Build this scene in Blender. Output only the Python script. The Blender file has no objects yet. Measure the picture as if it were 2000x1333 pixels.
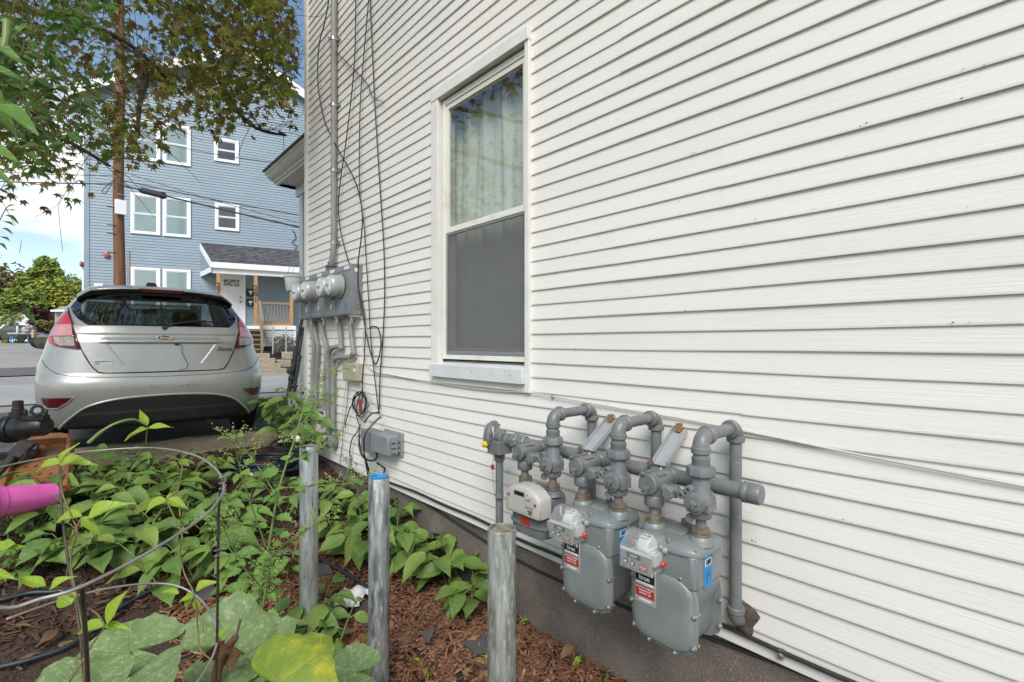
import bpy, math, random
import numpy as np
from mathutils import Vector, Matrix, Euler
R = random.Random(7)
C = bpy.context.scene.collection
S = bpy.context.scene
# ---------------------------------------------------------------- camera, sky, sun, exposure
FPX, HOR, CAMH, WX = 945.0, 670.5, 1.5, 1.8           # focal length / horizon in photo pixels, eye height, x of the white wall
YAW = math.atan2(858, FPX)
cd = bpy.data.cameras.new('camera'); cam = bpy.data.objects.new('camera', cd); C.objects.link(cam)
cam.location = (0, 0, CAMH); cam.rotation_euler = (math.pi/2, 0, -YAW)
cd.sensor_width = 36; cd.lens = FPX/2000*36; cd.shift_y = 0.002; cd.clip_start = .02; cd.clip_end = 2000
S.camera = cam
SUN_EL, SUN_AZ = math.radians(43), math.radians(226)   # azimuth clockwise from +Y
wd = bpy.data.worlds.new('World'); S.world = wd; wd.use_nodes = True
nt = wd.node_tree; nt.nodes.clear()
def nn(t, k, **kw):
    n = t.nodes.new(k)
    for a, b in kw.items(): setattr(n, a, b)
    return n
sky = nn(nt, 'ShaderNodeTexSky', sky_type='NISHITA', sun_disc=False, sun_elevation=SUN_EL, sun_rotation=SUN_AZ, air_density=1.0, dust_density=.15, ozone_density=1.6)
tcw = nn(nt, 'ShaderNodeTexCoord'); sep = nn(nt, 'ShaderNodeSeparateXYZ'); nt.links.new(tcw.outputs['Generated'], sep.inputs[0])
zz = nn(nt, 'ShaderNodeMath', operation='ADD'); zz.inputs[1].default_value = .22; nt.links.new(sep.outputs['Z'], zz.inputs[0])
zm = nn(nt, 'ShaderNodeMath', operation='MAXIMUM'); zm.inputs[1].default_value = .05; nt.links.new(zz.outputs[0], zm.inputs[0])
dv = nn(nt, 'ShaderNodeVectorMath', operation='DIVIDE'); cb = nn(nt, 'ShaderNodeCombineXYZ')
for i in 'XYZ': nt.links.new(zm.outputs[0], cb.inputs[i])
nt.links.new(tcw.outputs['Generated'], dv.inputs[0]); nt.links.new(cb.outputs[0], dv.inputs[1])
cn = nn(nt, 'ShaderNodeTexNoise'); cn.inputs['Scale'].default_value = 1.15; cn.inputs['Detail'].default_value = 8; cn.inputs['Roughness'].default_value = .56; cn.inputs['Distortion'].default_value = .3
of = nn(nt, 'ShaderNodeVectorMath', operation='ADD'); of.inputs[1].default_value = (3.7, 2.4, 0); nt.links.new(dv.outputs[0], of.inputs[0]); nt.links.new(of.outputs[0], cn.inputs['Vector'])
cr = nn(nt, 'ShaderNodeValToRGB'); cr.color_ramp.elements[0].position = .49; cr.color_ramp.elements[1].position = .68
hz = nn(nt, 'ShaderNodeMapRange'); hz.inputs[1].default_value = .05; hz.inputs[2].default_value = .55; hz.inputs[3].default_value = .0; hz.inputs[4].default_value = -.035; nt.links.new(sep.outputs['Z'], hz.inputs[0])
ca = nn(nt, 'ShaderNodeMath', operation='ADD'); nt.links.new(cn.outputs['Fac'], ca.inputs[0]); nt.links.new(hz.outputs[0], ca.inputs[1]); nt.links.new(ca.outputs[0], cr.inputs[0])
mx = nn(nt, 'ShaderNodeMix', data_type='RGBA'); mx.inputs['B'].default_value = (7.4, 7.25, 7.0, 1)
skb = nn(nt, 'ShaderNodeMix', data_type='RGBA', blend_type='MULTIPLY'); skb.inputs['Factor'].default_value = 1; skb.inputs['B'].default_value = (1.12, 1.06, .98, 1)
nt.links.new(sky.outputs[0], skb.inputs['A'])
nt.links.new(cr.outputs[0], mx.inputs['Factor']); nt.links.new(skb.outputs['Result'], mx.inputs['A'])
bg = nn(nt, 'ShaderNodeBackground'); bg.inputs[1].default_value = .12
wo = nn(nt, 'ShaderNodeOutputWorld'); nt.links.new(mx.outputs['Result'], bg.inputs[0]); nt.links.new(bg.outputs[0], wo.inputs[0])
sl = bpy.data.lights.new('sun', 'SUN'); sl.energy = 2.9; sl.angle = math.radians(32); sl.color = (1, .97, .93)
so = bpy.data.objects.new('sun', sl); C.objects.link(so); so.location = (-5, -8, 14)
so.rotation_euler = (math.pi/2 - SUN_EL, 0, -SUN_AZ + math.pi)
S.view_settings.view_transform = 'Standard'; S.view_settings.look = 'None'; S.view_settings.exposure = 0.56; S.view_settings.gamma = 1
S.cycles.max_bounces = 8; S.cycles.transparent_max_bounces = 12; S.cycles.caustics_reflective = False; S.cycles.caustics_refractive = False
# ---------------------------------------------------------------- sight lines of the survey: pixel -> a true place on a plane of the site
FW = (math.sin(YAW), math.cos(YAW)); RT = (math.cos(YAW), -math.sin(YAW))
def ray(px, py):
    u = (px-1000)/FPX
    return Vector((FW[0]+u*RT[0], FW[1]+u*RT[1], -(py-HOR)/FPX))
def wp(px, py, off=0.0):                       # on the white wall, off metres in front of it
    r = ray(px, py); t = (WX-off)/r.x
    return Vector((WX-off, r.y*t, CAMH+r.z*t))
def at(px, py, Z):                             # at a known distance
    r = ray(px, py); return Vector((r.x*Z, r.y*Z, CAMH+r.z*Z))
def sstep(a, b, x):
    t = min(1, max(0, (x-a)/(b-a))); return t*t*(3-2*t)
def gz(x, y):                                  # garden soil height
    z = .40*sstep(2.2, 5.5, y)+.06*sstep(2.5, .5, y)*0
    z += .012*math.sin(3.1*x+1.7*y)+.010*math.sin(5.3*y-2.2*x)
    z += .05*sstep(-.4, -1.5, x)
    z -= .03*sstep(1.2, 1.8, x)
    return z
def lz(x, y):                                  # lot and street height
    return .55 + .95*sstep(17, 40, y)*sstep(6, 0, x-.0*y) + 0.0
def gp(px, py, dz=0.0):                        # on the garden soil
    r = ray(px, py); t = 1.2
    for _ in range(60):
        z = CAMH+r.z*t - gz(r.x*t, r.y*t) - dz
        t += z/(-r.z)*.6
    return Vector((r.x*t, r.y*t, gz(r.x*t, r.y*t)+dz))
# ---------------------------------------------------------------- mesh builder
class M:
    def __init__(s): s.v = []; s.f = []; s.uv = {}
    def add(s, vs, fs):
        o = len(s.v); s.v += [tuple(v) for v in vs]; s.f += [tuple(i+o for i in f) for f in fs]; return s
    def box(s, x0, x1, y0, y1, z0, z1):
        return s.add([(x0,y0,z0),(x1,y0,z0),(x1,y1,z0),(x0,y1,z0),(x0,y0,z1),(x1,y0,z1),(x1,y1,z1),(x0,y1,z1)],
            [(0,3,2,1),(4,5,6,7),(0,1,5,4),(1,2,6,5),(2,3,7,6),(3,0,4,7)])
    def obox(s, c, a, b, d):                   # centre and three half axes
        c, a, b, d = map(Vector, (c, a, b, d))
        return s.add([c-a-b-d, c+a-b-d, c+a+b-d, c-a+b-d, c-a-b+d, c+a-b+d, c+a+b+d, c-a+b+d],
            [(0,3,2,1),(4,5,6,7),(0,1,5,4),(1,2,6,5),(2,3,7,6),(3,0,4,7)])
    def tube(s, pts, r, n=8, closed=False, cap=True, flat=1.0):
        P = [Vector(p) for p in pts]; k = len(P); rr = r if isinstance(r, (list, tuple)) else [r]*k
        T = []
        for i in range(k):
            a = P[(i-1) % k] if (closed or i) else P[i]; b = P[(i+1) % k] if (closed or i < k-1) else P[i]
            t = (b-a); T.append(t.normalized() if t.length > 1e-9 else Vector((0,0,1)))
        u = T[0].orthogonal().normalized(); vs = []; fs = []
        for i in range(k):
            u = (u - T[i]*u.dot(T[i])); u = u.normalized() if u.length > 1e-6 else T[i].orthogonal().normalized()
            w = T[i].cross(u)
            for j in range(n):
                a = 2*math.pi*j/n; vs.append(P[i]+(u*math.cos(a)+w*math.sin(a)*flat)*rr[i])
        for i in range(k if closed else k-1):
            for j in range(n):
                a, b = i*n+j, i*n+(j+1) % n; c = ((i+1) % k)*n+(j+1) % n; d = ((i+1) % k)*n+j
                fs.append((a, b, c, d))
        if cap and not closed: fs += [tuple(range(n-1, -1, -1)), tuple(range((k-1)*n, k*n))]
        return s.add(vs, fs)
    def lathe(s, o, ax, prof, n=16, ph=0.0):   # prof: (radius, distance along axis)
        o = Vector(o); ax = Vector(ax).normalized(); u = ax.orthogonal().normalized(); w = ax.cross(u); vs = []; fs = []
        for r, h in prof:
            for j in range(n):
                a = 2*math.pi*j/n+ph; vs.append(o+ax*h+(u*math.cos(a)+w*math.sin(a))*r)
        for i in range(len(prof)-1):
            for j in range(n): fs.append((i*n+j, i*n+(j+1) % n, (i+1)*n+(j+1) % n, (i+1)*n+j))
        fs += [tuple(range(n-1, -1, -1)), tuple(range((len(prof)-1)*n, len(prof)*n))]
        return s.add(vs, fs)
    def cyl(s, a, b, r, n=12, r2=None): return s.tube([a, b], [r, r if r2 is None else r2], n)
    def prism(s, poly, fn, w0, w1):            # polygon in (u,v), fn(u,v,w) -> point
        n = len(poly); vs = [fn(u, v, w0) for u, v in poly]+[fn(u, v, w1) for u, v in poly]
        fs = [tuple(range(n-1, -1, -1)), tuple(range(n, 2*n))]+[(i, (i+1) % n, n+(i+1) % n, n+i) for i in range(n)]
        return s.add(vs, fs)
    def layers(s, poly, fn, prof):             # polygon stacked with insets: prof = [(scale, w)], capped both ends
        n = len(poly); cx = sum(p[0] for p in poly)/n; cy = sum(p[1] for p in poly)/n; vs = []; fs = []
        for ins, w in prof:
            for u, v in poly:
                du, dv = u-cx, v-cy; L = math.hypot(du, dv) or 1; k = max(0, (L-ins)/L); vs.append(fn(cx+du*k, cy+dv*k, w))
        for i in range(len(prof)-1):
            for j in range(n): fs.append((i*n+j, i*n+(j+1) % n, (i+1)*n+(j+1) % n, (i+1)*n+j))
        fs += [tuple(range(n-1, -1, -1)), tuple(range((len(prof)-1)*n, len(prof)*n))]
        return s.add(vs, fs)
    def ball(s, c, r, n=12, m=8):
        c = Vector(c); r = (r, r, r) if not isinstance(r, (tuple, list)) else r; vs = []; fs = []
        for i in range(m+1):
            t = math.pi*i/m
            for j in range(n):
                a = 2*math.pi*j/n; vs.append((c.x+r[0]*math.sin(t)*math.cos(a), c.y+r[1]*math.sin(t)*math.sin(a), c.z+r[2]*math.cos(t)))
        for i in range(m):
            for j in range(n): fs.append((i*n+j, (i+1)*n+j, (i+1)*n+(j+1) % n, i*n+(j+1) % n))
        return s.add(vs, fs)
    def grid(s, fn, nu, nv):
        vs = [fn(i/nu, j/nv) for j in range(nv+1) for i in range(nu+1)]
        fs = [(j*(nu+1)+i, j*(nu+1)+i+1, (j+1)*(nu+1)+i+1, (j+1)*(nu+1)+i) for j in range(nv) for i in range(nu)]
        return s.add(vs, fs)
    def mesh(s, name='mesh', mat=None, sharp=38, smooth=True, fix=False):
        me = bpy.data.meshes.new(name); me.from_pydata(s.v, [], s.f)
        if fix:
            import bmesh
            b = bmesh.new(); b.from_mesh(me); bmesh.ops.recalc_face_normals(b, faces=b.faces); b.to_mesh(me); b.free()
        if mat: me.materials.append(mat)
        if smooth:
            me.polygons.foreach_set('use_smooth', [True]*len(me.polygons))
            if sharp < 180: me.set_sharp_from_angle(angle=math.radians(sharp))
        me.update(); return me
WLD = {}
def smooth_pts(P, n=6, closed=False):
    P = [Vector(p) for p in P]; k = len(P); out = []
    for i in range(k if closed else k-1):
        p0 = P[(i-1) % k] if (closed or i) else P[0]; p1 = P[i]; p2 = P[(i+1) % k]; p3 = P[(i+2) % k] if (closed or i < k-2) else P[-1]
        for j in range(n):
            t = j/n; out.append(.5*((2*p1)+(p2-p0)*t+(2*p0-5*p1+4*p2-p3)*t*t+(3*p1-p0-3*p2+p3)*t**3))
    if not closed: out.append(P[-1])
    return out
def thing(name, label, cat, loc=(0,0,0), group=None, world=True):
    o = bpy.data.objects.new(name, None); C.objects.link(o); o.location = loc; o.empty_display_size = .05
    o['label'] = label; o['category'] = cat
    if group: o['group'] = group
    if world: WLD[o.name] = Vector(loc)
    return o
def obj(name, m, mat=None, parent=None, sharp=38, smooth=True, bevel=0, kind=None, label=None, fix=False):
    me = m if isinstance(m, bpy.types.Mesh) else m.mesh(name, mat, sharp, smooth, fix)
    o = bpy.data.objects.new(name, me); C.objects.link(o)
    if parent:
        o.parent = parent
        if parent.name in WLD: o.location = -WLD[parent.name]
    if bevel:
        b = o.modifiers.new('edge', 'BEVEL'); b.width = bevel; b.segments = 2; b.limit_method = 'ANGLE'; b.angle_limit = math.radians(35)
    if kind: o['kind'] = kind
    if label: o['label'] = label
    return o
def tag(o, label, cat, group=None):
    o['label'] = label; o['category'] = cat
    if group: o['group'] = group
    return o
def text(body, parent, mat, pos, rx, up, size, shear=0, ext=.0006, name='lettering', align='CENTER', sx=1.0, bold=0):
    """flat print or raised letters: rx = reading direction, up = letter height direction"""
    cu = bpy.data.curves.new(name, 'FONT'); cu.body = body; cu.size = size; cu.align_x = align; cu.align_y = 'CENTER'; cu.shear = shear; cu.extrude = ext; cu.offset = bold; cu.resolution_u = 2
    cu.materials.append(mat)
    o = bpy.data.objects.new(name, cu); C.objects.link(o)
    x = Vector(rx).normalized(); y = Vector(up); y = (y-x*y.dot(x)).normalized(); z = x.cross(y)
    m = Matrix((x*sx, y, z)).transposed().to_4x4(); m.translation = Vector(pos)
    if parent:
        o.parent = parent
        root = parent
        if parent.name in WLD: m.translation = Vector(pos)-WLD[parent.name]
    o.matrix_local = m; TXT.append(o)
    return o
TXT = []
# ---------------------------------------------------------------- materials
def mat(name, col, col2=None, rough=.6, metal=0.0, scale=12, detail=5, lo=.35, hi=.68, col3=None, scale3=40, lo3=.62, hi3=.7, bump=0.0, bscale=60, bdist=.01,
        stretch=(1,1,1), coat=0.0, spec=.5, island=None, emit=None, alpha=1.0, rvar=0.0, bstretch=None, streak=None):
    m = bpy.data.materials.new(name); m.use_nodes = True; t = m.node_tree; b = t.nodes['Principled BSDF']
    b.inputs['Base Color'].default_value = (*col, 1); b.inputs['Roughness'].default_value = rough; b.inputs['Metallic'].default_value = metal
    b.inputs['Coat Weight'].default_value = coat; b.inputs['Coat Roughness'].default_value = .08; b.inputs['Specular IOR Level'].default_value = spec; b.inputs['Alpha'].default_value = alpha
    tc = nn(t, 'ShaderNodeTexCoord')
    def noise(sc, st, det=detail):
        mp = nn(t, 'ShaderNodeMapping'); mp.inputs['Scale'].default_value = st; t.links.new(tc.outputs['Object'], mp.inputs[0])
        n = nn(t, 'ShaderNodeTexNoise'); n.inputs['Scale'].default_value = sc; n.inputs['Detail'].default_value = det; n.inputs['Roughness'].default_value = .6
        t.links.new(mp.outputs[0], n.inputs['Vector']); return n.outputs['Fac']
    def ramp(src, a, c):
        q = nn(t, 'ShaderNodeMapRange'); q.inputs[1].default_value = a; q.inputs[2].default_value = c; t.links.new(src, q.inputs[0]); return q.outputs[0]
    def mixc(f, A, B):
        x = nn(t, 'ShaderNodeMix', data_type='RGBA'); t.links.new(f, x.inputs['Factor'])
        for s, v in (('A', A), ('B', B)):
            if isinstance(v, tuple): x.inputs[s].default_value = (*v, 1)
            else: t.links.new(v, x.inputs[s])
        return x.outputs['Result']
    cur = col
    if island:                                  # colour differs from piece to piece
        g = nn(t, 'ShaderNodeNewGeometry'); oi = nn(t, 'ShaderNodeObjectInfo'); ad = nn(t, 'ShaderNodeMath', operation='ADD'); fr = nn(t, 'ShaderNodeMath', operation='FRACT')
        t.links.new(g.outputs['Random Per Island'], ad.inputs[0]); t.links.new(oi.outputs['Random'], ad.inputs[1]); t.links.new(ad.outputs[0], fr.inputs[0])
        rp = nn(t, 'ShaderNodeValToRGB'); e = rp.color_ramp.elements
        while len(e) < len(island): e.new(.5)
        for i, c in enumerate(island): e[i].position = i/(len(island)-1); e[i].color = (*c, 1)
        t.links.new(fr.outputs[0], rp.inputs[0]); cur = rp.outputs[0]
    if col2: cur = mixc(ramp(noise(scale, stretch), lo, hi), cur, col2)
    if col3: cur = mixc(ramp(noise(scale3, streak or stretch), lo3, hi3), cur, col3)
    if not isinstance(cur, tuple): t.links.new(cur, b.inputs['Base Color'])
    if rvar:
        q = nn(t, 'ShaderNodeMapRange'); q.inputs[3].default_value = max(0, rough-rvar); q.inputs[4].default_value = min(1, rough+rvar); t.links.new(noise(scale*1.7, stretch), q.inputs[0]); t.links.new(q.outputs[0], b.inputs['Roughness'])
    if bump:
        bp = nn(t, 'ShaderNodeBump'); bp.inputs['Strength'].default_value = bump; bp.inputs['Distance'].default_value = bdist
        t.links.new(noise(bscale, bstretch or stretch, 4), bp.inputs['Height']); t.links.new(bp.outputs[0], b.inputs['Normal'])
    if emit: b.inputs['Emission Color'].default_value = (*emit, 1); b.inputs['Emission Strength'].default_value = 1
    return m
def glass_mat(name, tint=(.9,.95,.93), refl=1.5, base=0.0, milk=0.0):
    m = bpy.data.materials.new(name); m.use_nodes = True; t = m.node_tree; t.nodes.clear()
    tr = nn(t, 'ShaderNodeBsdfTransparent'); tr.inputs[0].default_value = (*tint, 1)
    gl = nn(t, 'ShaderNodeBsdfGlossy'); gl.inputs['Roughness'].default_value = .015
    fr = nn(t, 'ShaderNodeFresnel'); fr.inputs[0].default_value = refl
    gm = nn(t, 'ShaderNodeNewGeometry'); io = nn(t, 'ShaderNodeMapRange'); io.inputs[3].default_value = refl; io.inputs[4].default_value = 1/refl; t.links.new(gm.outputs['Backfacing'], io.inputs[0]); t.links.new(io.outputs[0], fr.inputs[0])
    ad = nn(t, 'ShaderNodeMath', operation='ADD'); ad.inputs[1].default_value = base; ad.use_clamp = True; t.links.new(fr.outputs[0], ad.inputs[0])
    tcn = nn(t, 'ShaderNodeTexCoord'); no = nn(t, 'ShaderNodeTexNoise'); no.inputs['Scale'].default_value = 2.2; t.links.new(tcn.outputs['Object'], no.inputs['Vector'])
    bp = nn(t, 'ShaderNodeBump'); bp.inputs['Strength'].default_value = .06; bp.inputs['Distance'].default_value = .05; t.links.new(no.outputs['Fac'], bp.inputs['Height']); t.links.new(bp.outputs[0], gl.inputs['Normal'])
    if milk:
        df = nn(t, 'ShaderNodeBsdfDiffuse'); df.inputs[0].default_value = (.8,.8,.78,1); mm = nn(t, 'ShaderNodeMixShader'); mm.inputs[0].default_value = milk; t.links.new(tr.outputs[0], mm.inputs[1]); t.links.new(df.outputs[0], mm.inputs[2]); tr = mm
    x = nn(t, 'ShaderNodeMixShader'); t.links.new(ad.outputs[0], x.inputs[0]); t.links.new(tr.outputs[0], x.inputs[1]); t.links.new(gl.outputs[0], x.inputs[2])
    o = nn(t, 'ShaderNodeOutputMaterial'); t.links.new(x.outputs[0], o.inputs[0]); return m
def leaf_mat(name, cols, vein=(.2,.3,.08), blotch=None, blo=.6, bhi=.68, bsc=6, veins=7, slant=1.2, trans=.25, rough=.5, radial=0, vstr=.55, spec=.4):
    m = bpy.data.materials.new(name); m.use_nodes = True; t = m.node_tree; b = t.nodes['Principled BSDF']; out = t.nodes['Material Output']
    def ma(op, a, c=None, clamp=False):
        n = nn(t, 'ShaderNodeMath', operation=op, use_clamp=clamp)
        for i, v in enumerate((a, c)):
            if v is None: continue
            if isinstance(v, (int, float)): n.inputs[i].default_value = v
            else: t.links.new(v, n.inputs[i])
        return n.outputs[0]
    def mixc(f, A, B):
        x = nn(t, 'ShaderNodeMix', data_type='RGBA'); t.links.new(f, x.inputs['Factor'])
        for s, v in (('A', A), ('B', B)):
            if isinstance(v, tuple): x.inputs[s].default_value = (*v, 1)
            else: t.links.new(v, x.inputs[s])
        return x.outputs['Result']
    g = nn(t, 'ShaderNodeNewGeometry'); oi = nn(t, 'ShaderNodeObjectInfo')
    rnd = ma('FRACT', ma('ADD', g.outputs['Random Per Island'], oi.outputs['Random']))
    rp = nn(t, 'ShaderNodeValToRGB'); e = rp.color_ramp.elements
    while len(e) < len(cols): e.new(.5)
    for i, c in enumerate(cols): e[i].position = i/(len(cols)-1); e[i].color = (*c, 1)
    t.links.new(rnd, rp.inputs[0]); cur = rp.outputs[0]
    tc = nn(t, 'ShaderNodeTexCoord'); sp = nn(t, 'ShaderNodeSeparateXYZ'); t.links.new(tc.outputs['UV'], sp.inputs[0])
    if radial:
        x_, y_ = ma('SUBTRACT', sp.outputs[0], .5), ma('SUBTRACT', sp.outputs[1], .5)
        ang = ma('ARCTAN2', x_, y_); rad = ma('POWER', ma('ADD', ma('MULTIPLY', x_, x_), ma('MULTIPLY', y_, y_)), .5)
        pp = ma('PINGPONG', ma('ADD', ang, 8*math.pi/radial), math.pi/radial)
        d = ma('MULTIPLY', pp, rad); line = ma('SUBTRACT', 1, ma('DIVIDE', d, .010), True)
        sv = ma('PINGPONG', ma('SUBTRACT', ma('MULTIPLY', rad, veins), ma('MULTIPLY', pp, slant)), .5)
        side = ma('MULTIPLY', ma('SUBTRACT', 1, ma('DIVIDE', sv, .10), True), .6)
    else:
        au = ma('ABSOLUTE', ma('SUBTRACT', sp.outputs[0], .5))
        line = ma('SUBTRACT', 1, ma('DIVIDE', au, .035), True)
        sv = ma('PINGPONG', ma('SUBTRACT', ma('MULTIPLY', sp.outputs[1], veins), ma('MULTIPLY', au, slant*veins*.45)), .5)
        side = ma('MULTIPLY', ma('SUBTRACT', 1, ma('DIVIDE', sv, .09), True), .55)
    vv = ma('MAXIMUM', line, side)
    no = nn(t, 'ShaderNodeTexNoise'); no.inputs['Scale'].default_value = bsc; no.inputs['Detail'].default_value = 5
    ro = nn(t, 'ShaderNodeVectorMath', operation='ADD'); t.links.new(tc.outputs['Object'], ro.inputs[0])
    cx = nn(t, 'ShaderNodeCombineXYZ'); t.links.new(ma('MULTIPLY', rnd, 37.0), cx.inputs[0]); t.links.new(cx.outputs[0], ro.inputs[1]); t.links.new(ro.outputs[0], no.inputs['Vector'])
    cur = mixc(ma('MULTIPLY', ma('SUBTRACT', no.outputs['Fac'], .35, True), .5), cur, tuple(min(1, c*1.7) for c in cols[-1]))
    cur = mixc(ma('MULTIPLY', vv, vstr), cur, vein)
    if blotch:
        for k, bc in enumerate(blotch):
            q = nn(t, 'ShaderNodeMapRange'); q.inputs[1].default_value = blo+.09*k; q.inputs[2].default_value = bhi+.07*k; t.links.new(no.outputs['Fac'], q.inputs[0])
            cur = mixc(q.outputs[0], cur, bc)
    t.links.new(cur, b.inputs['Base Color']); b.inputs['Roughness'].default_value = rough; b.inputs['Specular IOR Level'].default_value = spec
    bp = nn(t, 'ShaderNodeBump'); bp.inputs['Strength'].default_value = .5; bp.inputs['Distance'].default_value = .004; bp.invert = True
    t.links.new(ma('ADD', vv, ma('MULTIPLY', no.outputs['Fac'], .6)), bp.inputs['Height']); t.links.new(bp.outputs[0], b.inputs['Normal'])
    tl = nn(t, 'ShaderNodeBsdfTranslucent'); t.links.new(cur, tl.inputs[0])
    x = nn(t, 'ShaderNodeMixShader'); x.inputs[0].default_value = trans; t.links.new(b.outputs[0], x.inputs[1]); t.links.new(tl.outputs[0], x.inputs[2]); t.links.new(x.outputs[0], out.inputs[0])
    return m
MT = {}
MT['siding'] = mat('white_vinyl', (.77,.745,.69), (.70,.675,.62), rough=.45, island=[(.775,.75,.695),(.75,.725,.67),(.785,.762,.71),(.76,.732,.672)], scale=1.3, lo=.4, hi=.75, bump=.30, bscale=1.0, bdist=.004, bstretch=(10,3.2,170), stretch=(1,.35,1.2), col3=(.42,.37,.29), scale3=9, lo3=.70, hi3=.80, streak=(1,.8,14))
MT['trim'] = mat('white_trim', (.76,.75,.71), (.68,.66,.60), rough=.45, scale=5, bump=.05)
MT['trim_grey'] = mat('grey_white_aluminium', (.66,.68,.68), (.56,.57,.56), rough=.4, scale=6, bump=.06)
MT['vinyl'] = mat('cream_vinyl_frame', (.76,.74,.66), (.62,.58,.48), rough=.4, scale=9, lo=.55, hi=.8)
MT['concrete'] = mat('foundation_concrete', (.215,.175,.145), (.125,.10,.084), rough=.9, scale=4, col3=(.36,.31,.26), scale3=110, lo3=.55, hi3=.72, bump=.9, bscale=130, bdist=.01)
MT['galv'] = mat('weathered_galvanised_steel', (.36,.37,.37), (.12,.14,.12), rough=.5, metal=.55, scale=7, lo=.42, hi=.62, stretch=(5,5,.8), col3=(.58,.59,.58), scale3=17, lo3=.52, hi3=.66, streak=(5,5,.9), bump=.3, bscale=90, bdist=.002, rvar=.12)
MT['galv_moss'] = mat('mossy_galvanised_steel', (.36,.37,.35), (.13,.15,.10), rough=.5, metal=.55, scale=9, lo=.42, hi=.66, stretch=(4,4,.7), col3=(.52,.52,.48), scale3=17, lo3=.50, hi3=.66, streak=(6,6,1.1), bump=.45, bscale=80, bdist=.003, rvar=.12)
MT['galv_light'] = mat('pale_galvanised_steel', (.52,.54,.54), (.33,.35,.33), rough=.45, metal=.5, scale=9, lo=.42, hi=.62, stretch=(5,5,.8), col3=(.12,.14,.11), scale3=14, lo3=.6, hi3=.68, streak=(5,5,.6), bump=.25, bscale=90, bdist=.002)
MT['pipe'] = mat('grey_painted_pipe', (.180,.188,.188), (.135,.141,.141), rough=.38, scale=16, bump=.18, bscale=130, bdist=.002, rvar=.1, col3=(.24,.25,.26), scale3=30, lo3=.64, hi3=.74)
MT['pipe_rust'] = mat('grey_pipe_with_rusty_thread', (.185,.188,.192), (.14,.142,.145), rough=.5, scale=16, col3=(.22,.12,.06), scale3=55, lo3=.50, hi3=.62, bump=.3, bscale=130, bdist=.002)
MT['meter'] = mat('grey_green_meter_paint', (.235,.258,.248), (.19,.21,.205), rough=.42, metal=.15, scale=7, col3=(.15,.155,.145), scale3=38, lo3=.66, hi3=.78, bump=.12, bscale=220, bdist=.0012, rvar=.08)
MT['meter2'] = mat('darker_grey_meter_paint', (.17,.18,.185), (.13,.14,.145), rough=.42, scale=9, bump=.12, bscale=220, bdist=.0012)
MT['brass'] = mat('tarnished_brown_union', (.27,.235,.19), (.15,.11,.075), rough=.45, metal=.5, scale=30, col3=(.35,.32,.27), scale3=60, bump=.2, bscale=160, bdist=.002)
MT['screw'] = mat('zinc_screw', (.55,.56,.55), (.3,.3,.29), rough=.35, metal=.8, scale=80)
MT['rust'] = mat('rusty_screw', (.20,.10,.05), (.08,.05,.03), rough=.8, scale=60)
MT['conduit'] = mat('grey_pvc_conduit', (.30,.29,.28), (.22,.205,.19), rough=.55, scale=9, stretch=(1,1,.4), bump=.1)
MT['cabinet'] = mat('grey_meter_cabinet_paint', (.23,.24,.245), (.18,.185,.19), rough=.45, scale=6, bump=.06, col3=(.3,.31,.31), scale3=20)
MT['black'] = mat('black_rubber', (.016,.016,.017), (.03,.03,.03), rough=.5, scale=20)
MT['cable'] = mat('black_cable', (.02,.019,.018), (.035,.032,.03), rough=.55, scale=30)
MT['cream'] = mat('cream_cable', (.62,.58,.48), (.5,.46,.38), rough=.5, scale=20)
MT['hose'] = mat('dark_blue_grey_hose', (.018,.027,.036), (.03,.04,.05), rough=.45, scale=16)
MT['asphalt'] = mat('old_asphalt', (.33,.31,.28), (.23,.215,.20), rough=.9, scale=.6, col3=(.27,.26,.24), scale3=90, lo3=.6, hi3=.7, bump=.6, bscale=140, bdist=.008)
MT['road'] = mat('worn_road_asphalt', (.36,.35,.33), (.29,.28,.265), rough=.9, scale=.5, col3=(.30,.29,.27), scale3=70, bump=.5, bscale=120, bdist=.008)
MT['drive'] = mat('dark_driveway_asphalt', (.085,.078,.072), (.12,.11,.10), rough=.88, scale=1.5, col3=(.14,.135,.125), scale3=110, lo3=.64, hi3=.72, bump=.8, bscale=150, bdist=.01)
MT['soil'] = mat('dark_soil', (.045,.028,.018), (.085,.05,.03), rough=.95, scale=7, col3=(.15,.10,.065), scale3=70, lo3=.62, hi3=.7, bump=1.0, bscale=45, bdist=.03)
MT['chip'] = mat('red_brown_bark', (.1,.04,.02), rough=.85, island=[(.11,.038,.018),(.28,.115,.05),(.40,.18,.085),(.21,.085,.04),(.50,.29,.17),(.14,.075,.048),(.33,.13,.055)], scale=60, col2=(.07,.03,.015), bump=.4, bscale=200, bdist=.002)
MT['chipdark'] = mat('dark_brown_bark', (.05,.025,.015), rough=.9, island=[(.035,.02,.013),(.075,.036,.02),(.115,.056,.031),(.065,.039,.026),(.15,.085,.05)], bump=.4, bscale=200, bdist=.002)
MT['timber'] = mat('weathered_timber', (.40,.33,.22), (.22,.19,.10), rough=.85, scale=6, stretch=(.6,8,14), col3=(.24,.2,.14), scale3=8, bump=.5, bscale=10, bdist=.006)
MT['blue'] = mat('blue_grey_siding', (.235,.30,.345), (.205,.27,.315), rough=.5, scale=1.2, stretch=(1,1,2), bump=.1, bscale=8)
MT['bluedark'] = MT['blue']
MT['white'] = mat('clean_white_paint', (.80,.80,.79), (.74,.74,.73), rough=.45, scale=4)
MT['shingle'] = mat('grey_roof_shingles', (.075,.075,.08), (.13,.13,.135), rough=.9, scale=9, stretch=(1,1,1), col3=(.17,.165,.165), scale3=26, bump=.6, bscale=30, bdist=.02)
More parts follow.
